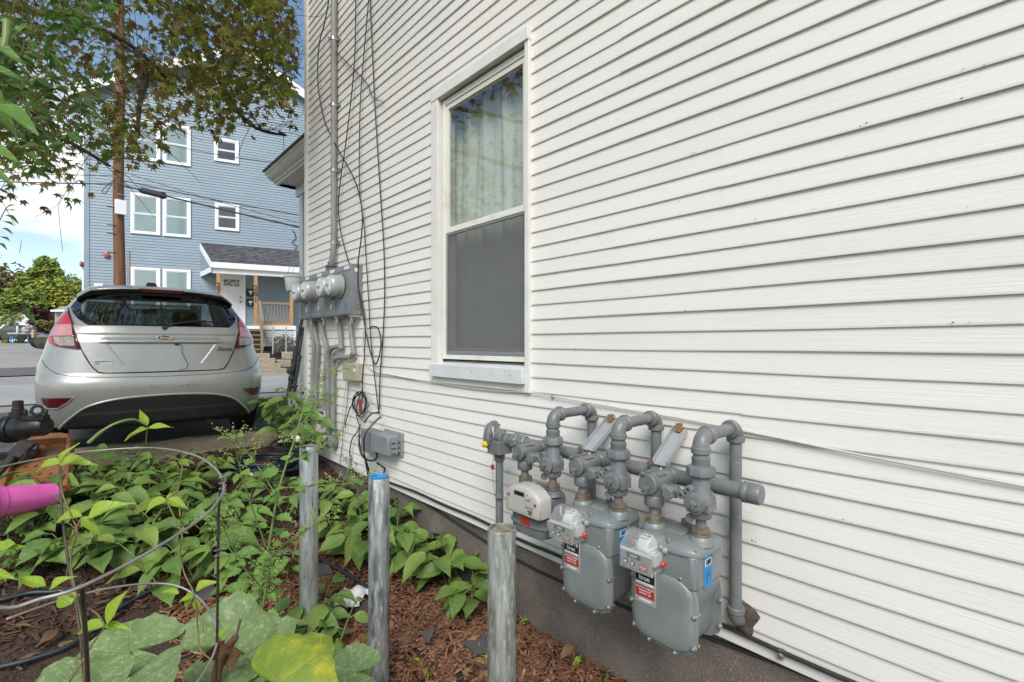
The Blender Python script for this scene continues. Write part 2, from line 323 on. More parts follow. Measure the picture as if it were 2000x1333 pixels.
MT['cedar'] = mat('new_cedar_post', (.48,.27,.09), (.37,.19,.06), rough=.6, scale=5, stretch=(7,7,.7), bump=.2)
MT['deckwood'] = mat('grey_brown_deck_wood', (.30,.21,.13), (.20,.14,.09), rough=.75, scale=8, stretch=(4,4,.8))
MT['stone'] = mat('tan_stone_block', (.36,.30,.22), (.26,.22,.16), rough=.9, scale=7, bump=.6, bscale=25, bdist=.02)
MT['pole'] = mat('brown_creosote_pole', (.20,.095,.045), (.10,.045,.022), rough=.8, scale=4, stretch=(9,9,.35), bump=.6, bscale=8, bdist=.02, bstretch=(9,9,.5), col3=(.34,.18,.08), scale3=5, lo3=.58, hi3=.7, streak=(8,8,.3))
MT['bark'] = mat('grey_brown_bark', (.085,.065,.05), (.05,.04,.03), rough=.9, scale=12, stretch=(2,2,.6), bump=.8, bscale=25, bdist=.02)
MT['winglass'] = glass_mat('window_glass', (.96,.97,.96), 1.55, .07)
MT['farglass'] = mat('far_window_glass', (.20,.27,.27), (.25,.32,.31), rough=.06, scale=.8, spec=.7)
MT['farglass_dark'] = mat('dark_far_window_glass', (.06,.065,.075), (.09,.095,.10), rough=.06, scale=1)
MT['stem'] = mat('green_plant_stem', (.13,.19,.05), (.18,.24,.07), rough=.5, scale=20)
MT['stem_red'] = mat('reddish_plant_stem', (.20,.11,.05), (.13,.14,.04), rough=.5, scale=12)
MT['wire'] = mat('grey_cage_wire', (.36,.35,.34), (.25,.22,.19), rough=.5, metal=.4, scale=18, col3=(.36,.22,.12), scale3=7, lo3=.6, hi3=.7, bump=.3, bscale=300, bdist=.001)
MT['darkwire'] = mat('dark_rusty_cage_leg', (.07,.06,.055), (.12,.09,.07), rough=.6, metal=.5, scale=30)
# leaves
MT['weed'] = leaf_mat('broad_weed_leaf', [(.085,.155,.036),(.125,.22,.045),(.095,.18,.042),(.19,.285,.055),(.115,.21,.05),(.22,.29,.05)], vein=(.13,.22,.08), veins=6, trans=.18)
MT['lime'] = leaf_mat('lime_bean_leaf', [(.28,.40,.035),(.33,.46,.05),(.23,.36,.03)], vein=(.42,.52,.14), veins=6, trans=.32, rough=.42)
MT['seedling'] = leaf_mat('fresh_green_leaf', [(.13,.27,.035),(.17,.33,.045),(.11,.23,.035)], vein=(.18,.3,.08), veins=5, trans=.25)
MT['goose'] = leaf_mat('tall_weed_leaf', [(.13,.25,.045),(.17,.31,.055),(.14,.27,.06)], vein=(.2,.32,.1), veins=4, trans=.25)
MT['squash'] = leaf_mat('pale_mildewed_squash_leaf', [(.15,.235,.085),(.19,.27,.10)], vein=(.30,.38,.17), blotch=[(.30,.38,.19),(.44,.48,.27),(.42,.36,.14)], blo=.50, bhi=.74, bsc=16, radial=7, veins=9, slant=2.4, trans=.2, rough=.6)
MT['squashyel'] = leaf_mat('yellowing_squash_leaf', [(.20,.31,.04),(.24,.35,.05)], vein=(.42,.50,.14), blotch=[(.46,.46,.04),(.60,.52,.05)], blo=.48, bhi=.72, bsc=5, radial=7, veins=9, slant=2.4, trans=.3, rough=.5)
MT['maple'] = leaf_mat('scorched_maple_leaf', [(.11,.17,.025),(.19,.25,.03),(.24,.28,.038),(.16,.20,.03),(.20,.105,.042),(.14,.07,.03),(.19,.205,.035),(.24,.135,.05),(.30,.32,.045)], vein=(.15,.16,.05), trans=.42, vstr=.2)
MT['vine'] = leaf_mat('dark_green_vine_leaf', [(.055,.115,.028),(.075,.155,.034),(.10,.19,.036)], vein=(.12,.2,.08), veins=5, trans=.35, spec=.2)
MT['dryleaf'] = leaf_mat('dry_brown_leaf', [(.20,.10,.045),(.12,.06,.03),(.28,.17,.08),(.16,.085,.04)], vein=(.3,.2,.1), trans=.1, rough=.8)
# ================================================================ ground
def struct(name, m, mt, **k): return obj(name, m, mt, kind='structure', **k)
m = M(); xs = [-30,-14,-8,-5]+[-3.5+.07*i for i in range(77)]+[1.87, 2.2]; ys = [-30,-12,-6,-3,-1.5]+[-.6+.07*i for i in range(91)]+[5.74]
idx = [(x, y, gz(x, y) + (.012*math.sin(x*23+y*7)*math.sin(y*19-x*5) if -3.5 < x < 1.9 and y > -.6 else 0)) for y in ys for x in xs]
n = len(xs); m.add(idx, [(j*n+i, j*n+i+1, (j+1)*n+i+1, (j+1)*n+i) for j in range(len(ys)-1) for i in range(n-1)])
struct('garden_soil', m, MT['soil'], sharp=180)
def sheet(name, x0, x1, y0, y1, dz, mt, nx=24, ny=40, fn=lz):
    struct(name, M().grid(lambda a, b: (x0+(x1-x0)*a, y0+(y1-y0)*b, fn(x0+(x1-x0)*a, y0+(y1-y0)*b)+dz), nx, ny), mt, sharp=180)
m = M()
gy = [5.70+.6*i for i in range(60)]+[45, 60, 90, 150, 300, 900]; gx = [-900,-300,-120,-60]+[-40+2*i for i in range(41)]+[60,120,300,900]
n = len(gx); m.add([(x, y, lz(x, y)-.02) for y in gy for x in gx], [(j*n+i, j*n+i+1, (j+1)*n+i+1, (j+1)*n+i) for j in range(len(gy)-1) for i in range(n-1)])
struct('ground', m, MT['asphalt'], sharp=180)
sheet('driveway', -1.9, 1.75, 5.72, 9.6, -.004, MT['drive'])
RD = math.radians(-9)                            # the street runs slightly askew
def rot(x, y): return x*math.cos(RD)-y*math.sin(RD), x*math.sin(RD)+y*math.cos(RD)
def strip(name, y0, y1, dz, mt, x0=-60, x1=60, zt=None, n=60):
    def f(a, b):
        x, y = rot(x0+(x1-x0)*a, y0+(y1-y0)*b); return (x, y, lz(x, y)+dz)
    struct(name, M().grid(f, n, 6), mt, sharp=180)
strip('street', 10.4, 15.4, 0.0, MT['road'])
m = M()
def kx(a, yy, z): x, y = rot(a, yy); return (x, y, z)
for yy in (15.4,):
    m.add([kx(3, yy, .53), kx(40, yy, .53), kx(40, yy+.15, .53), kx(3, yy+.15, .53), kx(3, yy, .67), kx(40, yy, .67), kx(40, yy+.15, .67), kx(3, yy+.15, .67)],
          [(0,3,2,1),(4,5,6,7),(0,1,5,4),(1,2,6,5),(2,3,7,6),(3,0,4,7)])
struct('kerb', m, MT['stone'])
MT['verge'] = mat('dry_grass_verge', (.20,.16,.07), (.15,.15,.05), rough=.95, scale=8, col3=(.28,.22,.11), scale3=22, bump=.8, bscale=60, bdist=.03)
MT['paving'] = mat('pale_pavement_concrete', (.36,.33,.28), (.29,.27,.23), rough=.9, scale=2, bump=.3, bscale=60)
m = M().grid(lambda a, b: (*rot(3+37*a, 15.55+.8*b), .66+.03*math.sin(40*a)*math.sin(9*b)), 40, 4); struct('grass_verge', m, MT['verge'], sharp=180)
m = M().grid(lambda a, b: (*rot(3+37*a, 16.35+1.2*b), .68), 20, 2); struct('pavement', m, MT['paving'], sharp=180)
m = M().grid(lambda a, b: (*rot(4.3+36*a, 17.9+9*b), 1.14+.25*min(1, b*5)), 20, 12); struct('yard', m, MT['verge'], sharp=180)
# green strip of lawn between driveway and porch
MT['lawn'] = mat('short_green_lawn', (.09,.17,.03), (.14,.22,.05), rough=.9, scale=30, bump=.8, bscale=80, bdist=.02)
m = M(); rr = random.Random(3)
for i in range(2600):
    x, y = rr.uniform(1.45, 2.9), rr.uniform(6.6, 8.8); h = rr.uniform(.03, .08); a = rr.uniform(0, 6.28); dx, dy = math.cos(a)*.006, math.sin(a)*.006; b = rr.uniform(-.03, .03), rr.uniform(-.03, .03)
    m.add([(x-dx, y-dy, .555), (x+dx, y+dy, .555), (x+b[0], y+b[1], .555+h)], [(0,1,2)])
obj('lawn_grass', m, MT['lawn'], kind='stuff', smooth=False)
struct('lawn', M().grid(lambda a, b: (1.45+1.5*a, 6.5+2.4*b, .556), 2, 2), MT['lawn'])
# timber edging behind the car
def edging(name, x0, x1, y0, y1, z0, z1, label):
    d = Vector((x1-x0, y1-y0, 0)).normalized(); nn_ = Vector((-d.y, d.x, 0)); t = thing(name, label, 'timber edging', (x0, y0, z0))
    def f(a, b):
        ang = b*2*math.pi; w, h = .045, (z1-z0)/2
        cx, cz = max(-1, min(1, 1.25*math.cos(ang)))*w, max(-1, min(1, 1.25*math.sin(ang)))*h
        p = Vector((x0, y0, (z0+z1)/2))+d*a*math.hypot(x1-x0, y1-y0); wob = .006*math.sin(a*31+b*9)+.004*math.sin(a*77)
        return p+nn_*(cx+wob)+Vector((0, 0, cz+wob))
    m = M().grid(f, 30, 16); obj('timber', m, MT['timber'], t, sharp=50)
    e = M(); e.obox(Vector((x0, y0, (z0+z1)/2)), d*.004, nn_*.044, Vector((0,0,(z1-z0)/2-.002))); e.obox(Vector((x1, y1, (z0+z1)/2)), d*.004, nn_*.044, Vector((0,0,(z1-z0)/2-.002))); obj('end_grain', e, MT['timber'], t)
edging('timber_edging', -1.75, 1.62, 5.98, 5.545, .36, .575, 'weathered mossy landscape timber edging the bed behind the car')
edging('timber_edging', -1.6, 1.3, 5.79, 5.44, .26, .40, 'lower half-buried landscape timber in front of the mossy one')

# ================================================================ white house
W0, W1, WZ0, WZ1 = 1.822, 2.742, 1.262, 3.158       # window opening in the siding (y0,y1,z0,z1)
house = thing('white_house', 'white clapboard house with one tall sash window on its long side wall', 'house', (WX, 0, .4))
EXP = .0762; rr = random.Random(11)
def course(y0, y1, z, ph, lift=0.0):
    k = max(2, int((y1-y0)/.22)); m = M(); vs = []; fs = []
    for i in range(k+1):
        y = y0+(y1-y0)*i/k
        j = .0016*math.sin(y*2.1+ph)+.0011*math.sin(y*5.3+ph*2.7); w = .0012*math.sin(y*1.7+ph*1.3); g = lift
        vs += [(WX+.001, y, z+j), (WX-.0105-w-g, y, z+j), (WX-.0112-w-g, y, z+.003+j), (WX-.0102-w-g, y, z+.009+j), (WX-.002-g*.5, y, z+EXP+.006+j)]
    for i in range(k):
        o = i*5
        for q in range(4): fs.append((o+q, o+5+q, o+6+q, o+1+q))
    m.add(vs, fs); m.add([vs[0], vs[1], vs[2], vs[3], vs[4]], [(0,1,2,3,4)]); m.add(vs[-5:], [(4,3,2,1,0)])
    return m.mesh('siding_course', MT['siding'], sharp=50)
Y0, Y1 = -2.6, 5.085; z = .405; i = 0; joint = {}
while z < 5.75:
    blk = i//3
    if blk not in joint: joint[blk] = rr.choice([3.0+rr.random()*1.6, .3+rr.random()*1.3, 2.9+rr.random(), None]) if z < 5 else None
    segs = [(Y0, Y1)]
    if z+EXP > WZ0+.01 and z < WZ1-.01: segs = [(Y0, W0+.004), (W1-.004, Y1)]
    out = []
    for a, b in segs:
        jt = joint[blk]
        if jt and a+.3 < jt < b-.3: out += [(a, jt+.012, .0018), (jt, b, 0)]
        else: out.append((a, b, 0))
    for a, b, g in out: obj('siding_course', course(a, b, z, rr.random()*6.28, g), None, house)
    z += EXP; i += 1
WT = z
# wall core with the window recess, room behind, foundation, roof
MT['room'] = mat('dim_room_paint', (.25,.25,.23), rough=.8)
RX = WX+.17
c = M()
c.box(WX+.004, RX, -2.6, W0-.0, .405, 6); c.box(WX+.004, RX, W1, 5.13, .405, 6); c.box(WX+.004, RX, W0, W1, .405, WZ0+.02); c.box(WX+.004, RX, W0, W1, WZ1-.01, 6)
c.box(RX, 7.5, 5.0, 5.13, .405, 6); c.box(7.4, 7.5, -2.6, 5.0, .405, 6); c.box(RX, 7.4, -2.6, -2.5, .405, 6)
obj('wall', c, MT['trim'], house)
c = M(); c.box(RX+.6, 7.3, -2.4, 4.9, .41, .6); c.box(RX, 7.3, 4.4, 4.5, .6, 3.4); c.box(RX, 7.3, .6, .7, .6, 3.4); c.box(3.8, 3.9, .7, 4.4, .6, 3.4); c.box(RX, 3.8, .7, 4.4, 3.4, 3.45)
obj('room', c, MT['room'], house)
f = M().box(WX+.03, 7.4, -2.6, 5.1, -.9, .403); obj('foundation', f, MT['concrete'], house)
m = M()
def rf(u, v, w): return (u, v, w)
m.add([(WX-.35, -3, 5.9), (4.6, -3, 8.2), (7.9, -3, 5.9), (WX-.35, 5.4, 5.9), (4.6, 5.4, 8.2), (7.9, 5.4, 5.9), (WX-.35, -3, 5.75), (7.9, -3, 5.75), (WX-.35, 5.4, 5.75), (7.9, 5.4, 5.75)],
      [(0,1,4,3),(1,2,5,4),(0,3,8,6),(2,7,9,5),(6,8,9,7),(0,6,7,2,1),(3,4,5,9,8)]); obj('roof', m, MT['shingle'], house, smooth=False)  # unseen roof slab, added above the wall for shading
m = M().box(WX-.024, WX+.02, 5.085, 5.15, .42, 5.75); m.box(WX-.02, WX+.07, 5.15, 5.168, .42, 5.75); obj('corner_board', m, MT['trim'], house, bevel=.002)
# porch at the front, seen past the corner
YE = 6.75
def sweep(name, prof, mt, y0=5.17, y1=YE, mit=0.0):     # profile in (x,z) run along the side of the porch, mitred at the street end
    m = M(); n = len(prof); xi = max(p[0] for p in prof); vs = [(x, y0, z) for x, z in prof]+[(x, y1+(1.82-x)*mit, z) for x, z in prof]+[(3.4, y1+(1.82-x)*mit, z) for x, z in prof]
    m.add(vs, [(k*n+i, k*n+(i+1) % n, (k+1)*n+(i+1) % n, (k+1)*n+i) for k in (0, 1) for i in range(n)]+[tuple(range(n-1, -1, -1)), tuple(range(2*n, 3*n))]); obj(name, m, mt, house, sharp=30, fix=True)
sweep('porch_roof', [(1.805,3.691),(1.80,3.712),(2.8,4.27),(2.86,4.22)], MT['shingle'], mit=.0)
sweep('crown_moulding', [(1.822,3.696),(1.832,3.669),(1.844,3.667),(1.865,3.630),(1.898,3.606),(1.926,3.600),(1.930,3.580),(1.955,3.575),(1.962,3.555),(1.994,3.555),(1.994,3.591),(1.928,3.741)], MT['trim'], mit=.0)
sweep('soffit', [(1.995,3.587),(1.995,3.592),(2.21,3.592),(2.21,3.587)], MT['trim'], y1=YE-.02)
sweep('frieze', [(2.20,3.443),(2.20,3.586),(2.27,3.586),(2.27,3.443)], MT['trim'], y1=YE-.03)
m = M(); m.box(2.215, 2.33, 6.50, 6.62, .55, 3.442); m.box(2.30, 5.0, 5.16, 5.20, .55, 3.44); obj('porch_post', m, MT['trim_grey'], house, bevel=.003)
la = M()
for k in range(-8, 14):
    for sg in (1, -1):
        x0 = 2.10+k*.085; z0 = .60; L = .50
        a = Vector((x0, 6.72, z0)); b = Vector((x0+sg*L*.75, 6.72, z0+L))
        def cl(p, q, lim, ax, gt):
            return p
        # clip to x in [1.62,1.78]
        pts = []
        for t in [i/40 for i in range(41)]:
            p = a.lerp(b, t)
            if 2.13 <= p.x <= 2.30: pts.append(p)
        if len(pts) > 2:
            d = (pts[-1]-pts[0]); c0 = (pts[0]+pts[-1])/2; dn = d.normalized(); la.obox(c0+Vector((0, .005*sg, 0)), d/2, Vector((dn.z, 0, -dn.x))*.011, (0, .004, 0))
obj('lattice', la, MT['white'], house)
m = M(); m.box(2.112, 2.13, 6.70, 6.74, .56, 1.14); m.box(2.13, 2.32, 6.70, 6.74, 1.10, 1.14); obj('lattice_frame', m, MT['white'], house)
# ---- the sash window (thing > part > sub-part)
wn = obj('window', M().box(WX-.006, WX+.10, W1-.02, W1-.012, WZ0+.12, WZ1-.02).box(WX-.006, WX+.1, W0+.012, W0+.02, WZ0+.12, WZ1-.02), MT['vinyl'], house)
def wpart(name, m, mt, bevel=.002, **k): return obj(name, m, mt, wn, bevel=bevel, **k)
m = M(); m.box(WX-.036, WX+.01, W1-.075, W1+.004, WZ0+.10, WZ1-.02); wpart('casing', m, MT['trim'])
m = M(); m.box(WX-.030, WX+.01, W0-.002, W0+.030, WZ0-.025, WZ1-.02); wpart('casing', m, MT['trim'])
m = M(); m.box(WX-.040, WX+.02, W0-.004, W1+.008, WZ1-.062, WZ1+.006); wpart('head_casing', m, MT['trim'])
m = M(); m.add([(WX-.052, W0+.03, WZ0+.02), (WX-.052, W1+.004, WZ0+.02), (WX-.050, W1+.004, WZ0+.10), (WX-.050, W0+.03, WZ0+.10), (WX+.06, W0+.03, WZ0+.125), (WX+.06, W1+.004, WZ0+.125), (WX+.0, W0+.03, WZ0+.02), (WX+.0, W1+.004, WZ0+.02)],
     [(0,3,2,1),(3,4,5,2),(0,1,7,6),(0,6,4,3),(1,2,5,7)]); wpart('sill', m, MT['trim_grey'], label='dented grey-white aluminium sill')
m = M(); m.box(WX-.022, WX+.005, W0+.031, W1+.002, WZ0-.022, WZ0+.019); wpart('sill_apron', m, MT['trim'])
for q, yy in enumerate((W0+.12, (W0+W1)/2, W1-.06)): wpart('sill_screw', M().lathe((WX-.052, yy, WZ0+.065+.004*q), (-1,0,0), [(.004,0),(.003,.002)], 8), MT['screw'], 0)
FO0, FO1, FZ0, FZ1 = W0+.034, W1-.083, WZ0+.135, WZ1-.075
m = M()
for a in ((FO0, FO0+.018), (FO1-.03, FO1)): m.box(WX-.004, WX+.075, a[0], a[1], FZ0, FZ1)
m.box(WX-.002, WX+.075, FO0+.018, FO1-.03, FZ1-.035, FZ1); m.box(WX-.002, WX+.075, FO0+.018, FO1-.03, FZ0, FZ0+.028); wpart('window_frame', m, MT['vinyl'])
A0, A1 = FO0+.020, FO1-.032; ZM = 2.235
def sash(y0, y1, z0, z1, x0, x1, st, bt, tp, name='sash'):
    m = M(); m.box(x0, x1, y0, y0+st, z0, z1); m.box(x0, x1, y1-st, y1, z0, z1); m.box(x0, x1, y0+st, y1-st, z0, z0+bt); m.box(x0, x1, y0+st, y1-st, z1-tp, z1); wpart(name, m, MT['vinyl'])
sash(A0, A1, ZM-.022, FZ1-.037, WX+.004, WX+.030, .024, .036, .03)
sash(A0, A1, FZ0+.03, ZM+.012, WX+.040, WX+.066, .036, .042, .03)
wpart('pane', M().box(WX+.014, WX+.018, A0+.022, A1-.022, ZM+.012, FZ1-.065), MT['winglass'], 0)
wpart('pane', M().box(WX+.050, WX+.054, A0+.034, A1-.034, FZ0+.07, ZM-.015), MT['winglass'], 0)
MT['screen'] = bpy.data.materials.new('dark_insect_screen'); MT['screen'].use_nodes = True; t_ = MT['screen'].node_tree; t_.nodes.clear()
_a = nn(t_, 'ShaderNodeBsdfTransparent'); _b = nn(t_, 'ShaderNodeBsdfDiffuse'); _b.inputs[0].default_value = (.19,.195,.19,1); _m = nn(t_, 'ShaderNodeMixShader'); _m.inputs[0].default_value = .50; _o = nn(t_, 'ShaderNodeOutputMaterial')
t_.links.new(_a.outputs[0], _m.inputs[1]); t_.links.new(_b.outputs[0], _m.inputs[2]); t_.links.new(_m.outputs[0], _o.inputs[0])
m = M(); s0, s1 = FZ0+.030, ZM-.024
m.box(WX+.006, WX+.016, A0, A0+.014, s0, s1); m.box(WX+.006, WX+.016, A1-.014, A1, s0, s1); m.box(WX+.006, WX+.016, A0+.014, A1-.014, s0, s0+.022); m.box(WX+.006, WX+.016, A0+.014, A1-.014, s1-.014, s1)
wpart('screen_frame', m, mat('grey_screen_frame', (.20,.205,.21), rough=.5))
wpart('insect_screen', M().box(WX+.010, WX+.0105, A0+.012, A1-.012, s0+.02, s1-.012), MT['screen'], 0)
MT['curtain'] = mat('sage_green_curtain', (.68,.71,.59), (.59,.63,.51), rough=.85, scale=3, stretch=(1,8,.4))
def cur(a, b):
    y = W0+.03+a*(W1-W0-.05); return (WX+.115+.018*math.sin(y*34+.6*math.sin(b*3))+.010*math.sin(y*71+2*b)+.01*b, y+.012*math.sin(b*4+a*9), WZ0+.13+b*(WZ1-WZ0-.2))
tag(obj('curtain', M().grid(cur, 90, 10), MT['curtain'], sharp=180), 'sage green gathered curtain hanging inside the tall sash window', 'curtain')
# ================================================================ gas piping
P = MT['pipe']; mf = thing('gas_piping', 'grey painted gas header pipe with three looped risers on the white wall', 'gas piping', (1.6, 1.2, .5))
HX, HZ, OX, RX_ = 1.60, 1.022, 1.485, 1.742
UY = [.738, 1.054, 1.381]; DY = .165
def arc(c, a, b, r, n=6):                        # quarter bend from c+a*r to c+b*r
    c, a, b = Vector(c), Vector(a), Vector(b)
    return [c+ (a*math.cos(t)+b*math.sin(t))*r for t in [math.pi/2*i/n for i in range(n+1)]]
def collar(m, p, ax, r, w=.011): m.lathe(p, ax, [(r*.9, -w), (r, -w*.7), (r, w*.7), (r*.9, w)], 18)
obj('header_pipe', M().cyl((HX, .64, HZ), (HX, 1.73, HZ), .0265, 20), P, mf)
m = M(); m.lathe((HX, .655, HZ), (0,-1,0), [(.031,0),(.034,.004),(.034,.016),(.032,.020),(.033,.022),(.033,.05),(.029,.058),(.012,.060)], 20); obj('end_cap', m, P, mf)
for y in (1.36, 1.62):
    pass
for i, y0 in enumerate(UY):
    yi = y0+DY
    # riser down to the wall and its loop
    obj('riser_pipe', M().cyl((RX_, y0, .555), (RX_, y0, 1.165), .0205, 16), P, mf)
    m = M(); m.tube(arc((RX_-.036, y0, 1.165), (1,0,0), (0,0,1), .036, 8), .0265, 16); collar(m, (RX_, y0, 1.16), (0,0,1), .031); collar(m, (RX_-.042, y0, 1.201), (1,0,0), .031); obj('elbow', m, P, mf)
    obj('cross_pipe', M().cyl((RX_-.04, y0, 1.201), (OX+.04, y0, 1.201), .0205, 16), P, mf)
    m = M(); m.tube(arc((OX+.036, y0, 1.165), (0,0,1), (-1,0,0), .036, 8), .0268, 16); collar(m, (OX, y0, 1.158), (0,0,1), .0305); collar(m, (OX+.042, y0, 1.201), (1,0,0), .0315); obj('elbow', m, P, mf)
    m = M(); m.lathe((OX, y0, 1.150), (0,0,-1), [(.024,0),(.025,.012),(.029,.014),(.029,.024),(.028,.026),(.0285,.040),(.026,.044)], 18); obj('reducer', m, P, mf)
    m = M(); m.lathe((OX, y0, 1.112), (0,0,-1), [(.030,0),(.043,.006),(.045,.012),(.045,.030),(.040,.036),(.031,.038)], 8, .39); obj('union_nut', m, P, mf, sharp=30)
    # by-pass valve body over the meter outlet
    m = M(); m.lathe((OX, y0, 1.078), (0,0,-1), [(.027,0),(.029,.006),(.029,.045),(.033,.055),(.034,.095),(.034,.128),(.030,.134),(.022,.136)], 18)
    m.lathe((OX+.036, y0, .998), (-1,0,0), [(.026,0),(.036,.006),(.038,.03),(.038,.062),(.034,.068),(.035,.070),(.035,.082),(.030,.085)], 22)
    m.obox((OX-.005, y0-.034, .985), (.028,0,0), (0,.006,0), (0,0,.012)); m.obox((OX-.005, y0+.034, 1.0), (.028,0,0), (0,.006,0), (0,0,.012))
    obj('bypass_valve', m, P, mf, sharp=35)
    m = M(); m.obox((OX-.060, y0-.004, .998), (.012,0,0), (0,.0085,.004), (0,-.004,.0085)); m.obox((OX-.053, y0+.004, .996), (.004,0,0), (0,.006,.02), (0,-.02,.006)); obj('valve_stem', m, P, mf)
    obj('stem_pin', M().lathe((OX-.072, y0-.004, .998), (-1,0,0), [(.004,0),(.0035,.003)], 10), MT['rust'], mf)
    for dy, dz in ((.020, .038), (.045, .016)):
        m = M(); m.lathe((OX-.045, y0+dy, .998+dz), (-1,0,0), [(.0135,-.04),(.0135,0),(.0115,.004),(.006,.004),(.006,-.006)], 12); obj('plug', m, P, mf)
    obj('nipple', M().cyl((OX, y0, .945), (OX, y0, .905), .0165, 14), MT['pipe_rust'], mf)
    m = M(); m.lathe((OX-.030, y0+.022, .944), (-.75,-.66,0), [(.015,0),(.015,.002)], 16); obj('tag_disc', m, P, mf)
    m = M(); m.tube([(OX-.030, y0+.020, .962), (OX-.034, y0+.022, .958)], .0015, 5); obj('tag_wire', m, MT['screw'], mf)
    # inlet angle valve from the header to the meter inlet
    m = M(); m.lathe((HX+.004, yi, HZ), (-1,0,0), [(.032,0),(.034,.012),(.034,.028),(.029,.034),(.031,.05),(.034,.075),(.036,.105),(.036,.145),(.034,.150),(.035,.152),(.035,.166),(.031,.169)], 22)
    m.obox((OX-.006, yi+.008, HZ+.035), (.036,0,0), (0,.007,0), (0,0,.005)); m.obox((OX+.004, yi-.022, HZ+.028), (.026,0,0), (0,.005,.003), (0,-.002,.005)); m.obox((OX-.01, yi+.033, HZ-.01), (.030,0,0), (0,.006,0), (0,0,.012))
    m.lathe((OX-.004, yi, HZ-.012), (0,0,-1), [(.034,0),(.034,.022),(.031,.03),(.0335,.034),(.0335,.062),(.030,.067),(.020,.068)], 18); obj('inlet_valve', m, P, mf, sharp=35)
    m = M(); m.obox((OX-.068, yi-.006, HZ-.012), (.010,0,0), (0,.010,.003), (0,-.003,.010)); obj('valve_stem', m, P, mf)
    obj('stem_pin', M().lathe((OX-.079, yi-.006, HZ-.012), (-1,0,0), [(.0048,0),(.004,.003)], 10), MT['rust'], mf)
    m = M(); m.tube([(OX-.050, yi+.026, HZ+.026), (OX-.052, yi+.017, HZ+.036), (OX-.052, yi+.006, HZ+.034)], .006, 8); obj('lock_wing', m, P, mf)
    obj('nipple', M().cyl((OX-.004, yi, .948), (OX-.004, yi, .905), .0165, 14), MT['pipe_rust'], mf)
    m = M(); m.cyl((OX-.004, yi-.02, HZ-.012), (OX-.004, y0+.03, HZ-.018), .015, 14); obj('bypass_tube', m, P, mf)
    m = M(); m.lathe((OX-.004, yi-.062, HZ-.014), (0,-1,0), [(.018,0),(.023,.004),(.023,.024),(.018,.028)], 6, .2); m.lathe((OX-.020, yi-.074, HZ-.014), (-1,0,0), [(.016,0),(.022,.003),(.022,.028),(.018,.031)], 6, .3); obj('hex_plug', m, P, mf, sharp=25)
    # outlet through the wall
    m = M(); m.tube(arc((RX_+.036, y0, .548), (-1,0,0), (0,0,-1), .036, 8), .0265, 16); collar(m, (RX_, y0, .556), (0,0,1), .031); m.cyl((RX_+.034, y0, .512), (RX_+.10, y0, .512), .021, 14); obj('elbow', m, P, mf)
    rg = random.Random(i); pl = [(.055*(1+.25*math.sin(3*a+i)+.12*math.sin(7*a))*math.cos(a)*.8, .068*(1+.2*math.sin(2*a+1+i))*math.sin(a)) for a in [2*math.pi*k/22 for k in range(22)]]
    m = M().layers(pl, lambda u, v, w: (WX-.012-w, y0-.012+u, .515+v), [(0,0),(.002,.012),(.012,.022),(.03,.026)]); obj('foam_seal', m, mat('brown_foam_seal', (.10,.075,.055), (.05,.038,.03), rough=.9, scale=30, bump=.8, bscale=50, bdist=.01), mf)
# header tees and the left end run
m = M(); m.lathe((HX, 1.66, HZ), (0,1,0), [(.031,0),(.035,.004),(.036,.05),(.040,.056),(.040,.082),(.034,.088)], 8, .3); obj('union_nut', m, P, mf, sharp=30)
obj('left_run_pipe', M().cyl((HX, 1.72, HZ), (HX, 1.84, HZ), .021, 16), P, mf)
m = M(); collar(m, (HX, 1.755, HZ), (0,1,0), .030, .012); collar(m, (HX, 1.79, HZ), (0,1,0), .031, .014); obj('coupling', m, P, mf)
# service regulator
RG = Vector((HX-.01, 1.865, HZ-.005)); rg = obj('regulator', M().lathe(RG+Vector((0,.012,.012)), (-.50,.86,.06), [(.034,-.05),(.040,-.01),(.066,.0),(.076,.006),(.076,.020),(.069,.024),(.060,.044),(.030,.054)], 28), P, mf)
m = M(); m.lathe(RG+Vector((0,-.055,.012)), (0,1,0), [(.026,0),(.030,.004),(.030,.04),(.027,.05)], 16); m.obox(RG+Vector((-.006,-.03,-.035)), (.044,0,0), (0,.046,0), (0,0,.032)); m.lathe(RG+Vector((-.0,-.02,-.06)), (0,0,-1), [(.030,0),(.031,.012),(.027,.02),(.027,.045),(.024,.05)], 16)
obj('regulator_body', m, P, rg, bevel=.004)
m = M(); m.lathe(RG+Vector((-.030,-.045,-.040)), (-.6,-.8,0), [(.014,0),(.016,.003),(.016,.022),(.010,.023),(.010,.01)], 14); obj('vent_port', m, P, rg)
m = M(); m.lathe(RG+Vector((-.036,.012,-.020)), (-1,-.15,0), [(.017,0),(.017,.022),(.014,.026)], 14); obj('cap_neck', m, P, rg)
m = M(); m.lathe(RG+Vector((-.062,.008,-.020)), (-1,-.15,0), [(.016,0),(.0165,.003),(.0165,.016),(.009,.020),(.009,.030),(.007,.031)], 10); obj('yellow_cap', m, mat('yellow_plastic', (.75,.48,.015), rough=.4), rg)
m = M(); m.obox(RG+Vector((-.040,-.012,.04)), (.001,.006,0), (-.006,.001,0), (0,0,.026)); obj('name_strip', m, mat('pale_plate', (.55,.58,.6), rough=.4), rg)
ax_ = Vector((-.50,.86,.06)).normalized(); u_ = ax_.cross(Vector((0,0,1))).normalized(); w_ = ax_.cross(u_)
for k in range(6):
    a = k*math.pi/3+.3; obj('bolt', M().lathe(RG+Vector((0,.012,.012))+ax_*.026+(u_*math.cos(a)+w_*math.sin(a))*.070, -ax_, [(.007,0),(.007,.030)], 6), P, rg)
obj('service_riser', M().cyl((HX-.01, 1.845, .935), (HX-.01, 1.845, -.1), .0195, 16), P, mf)
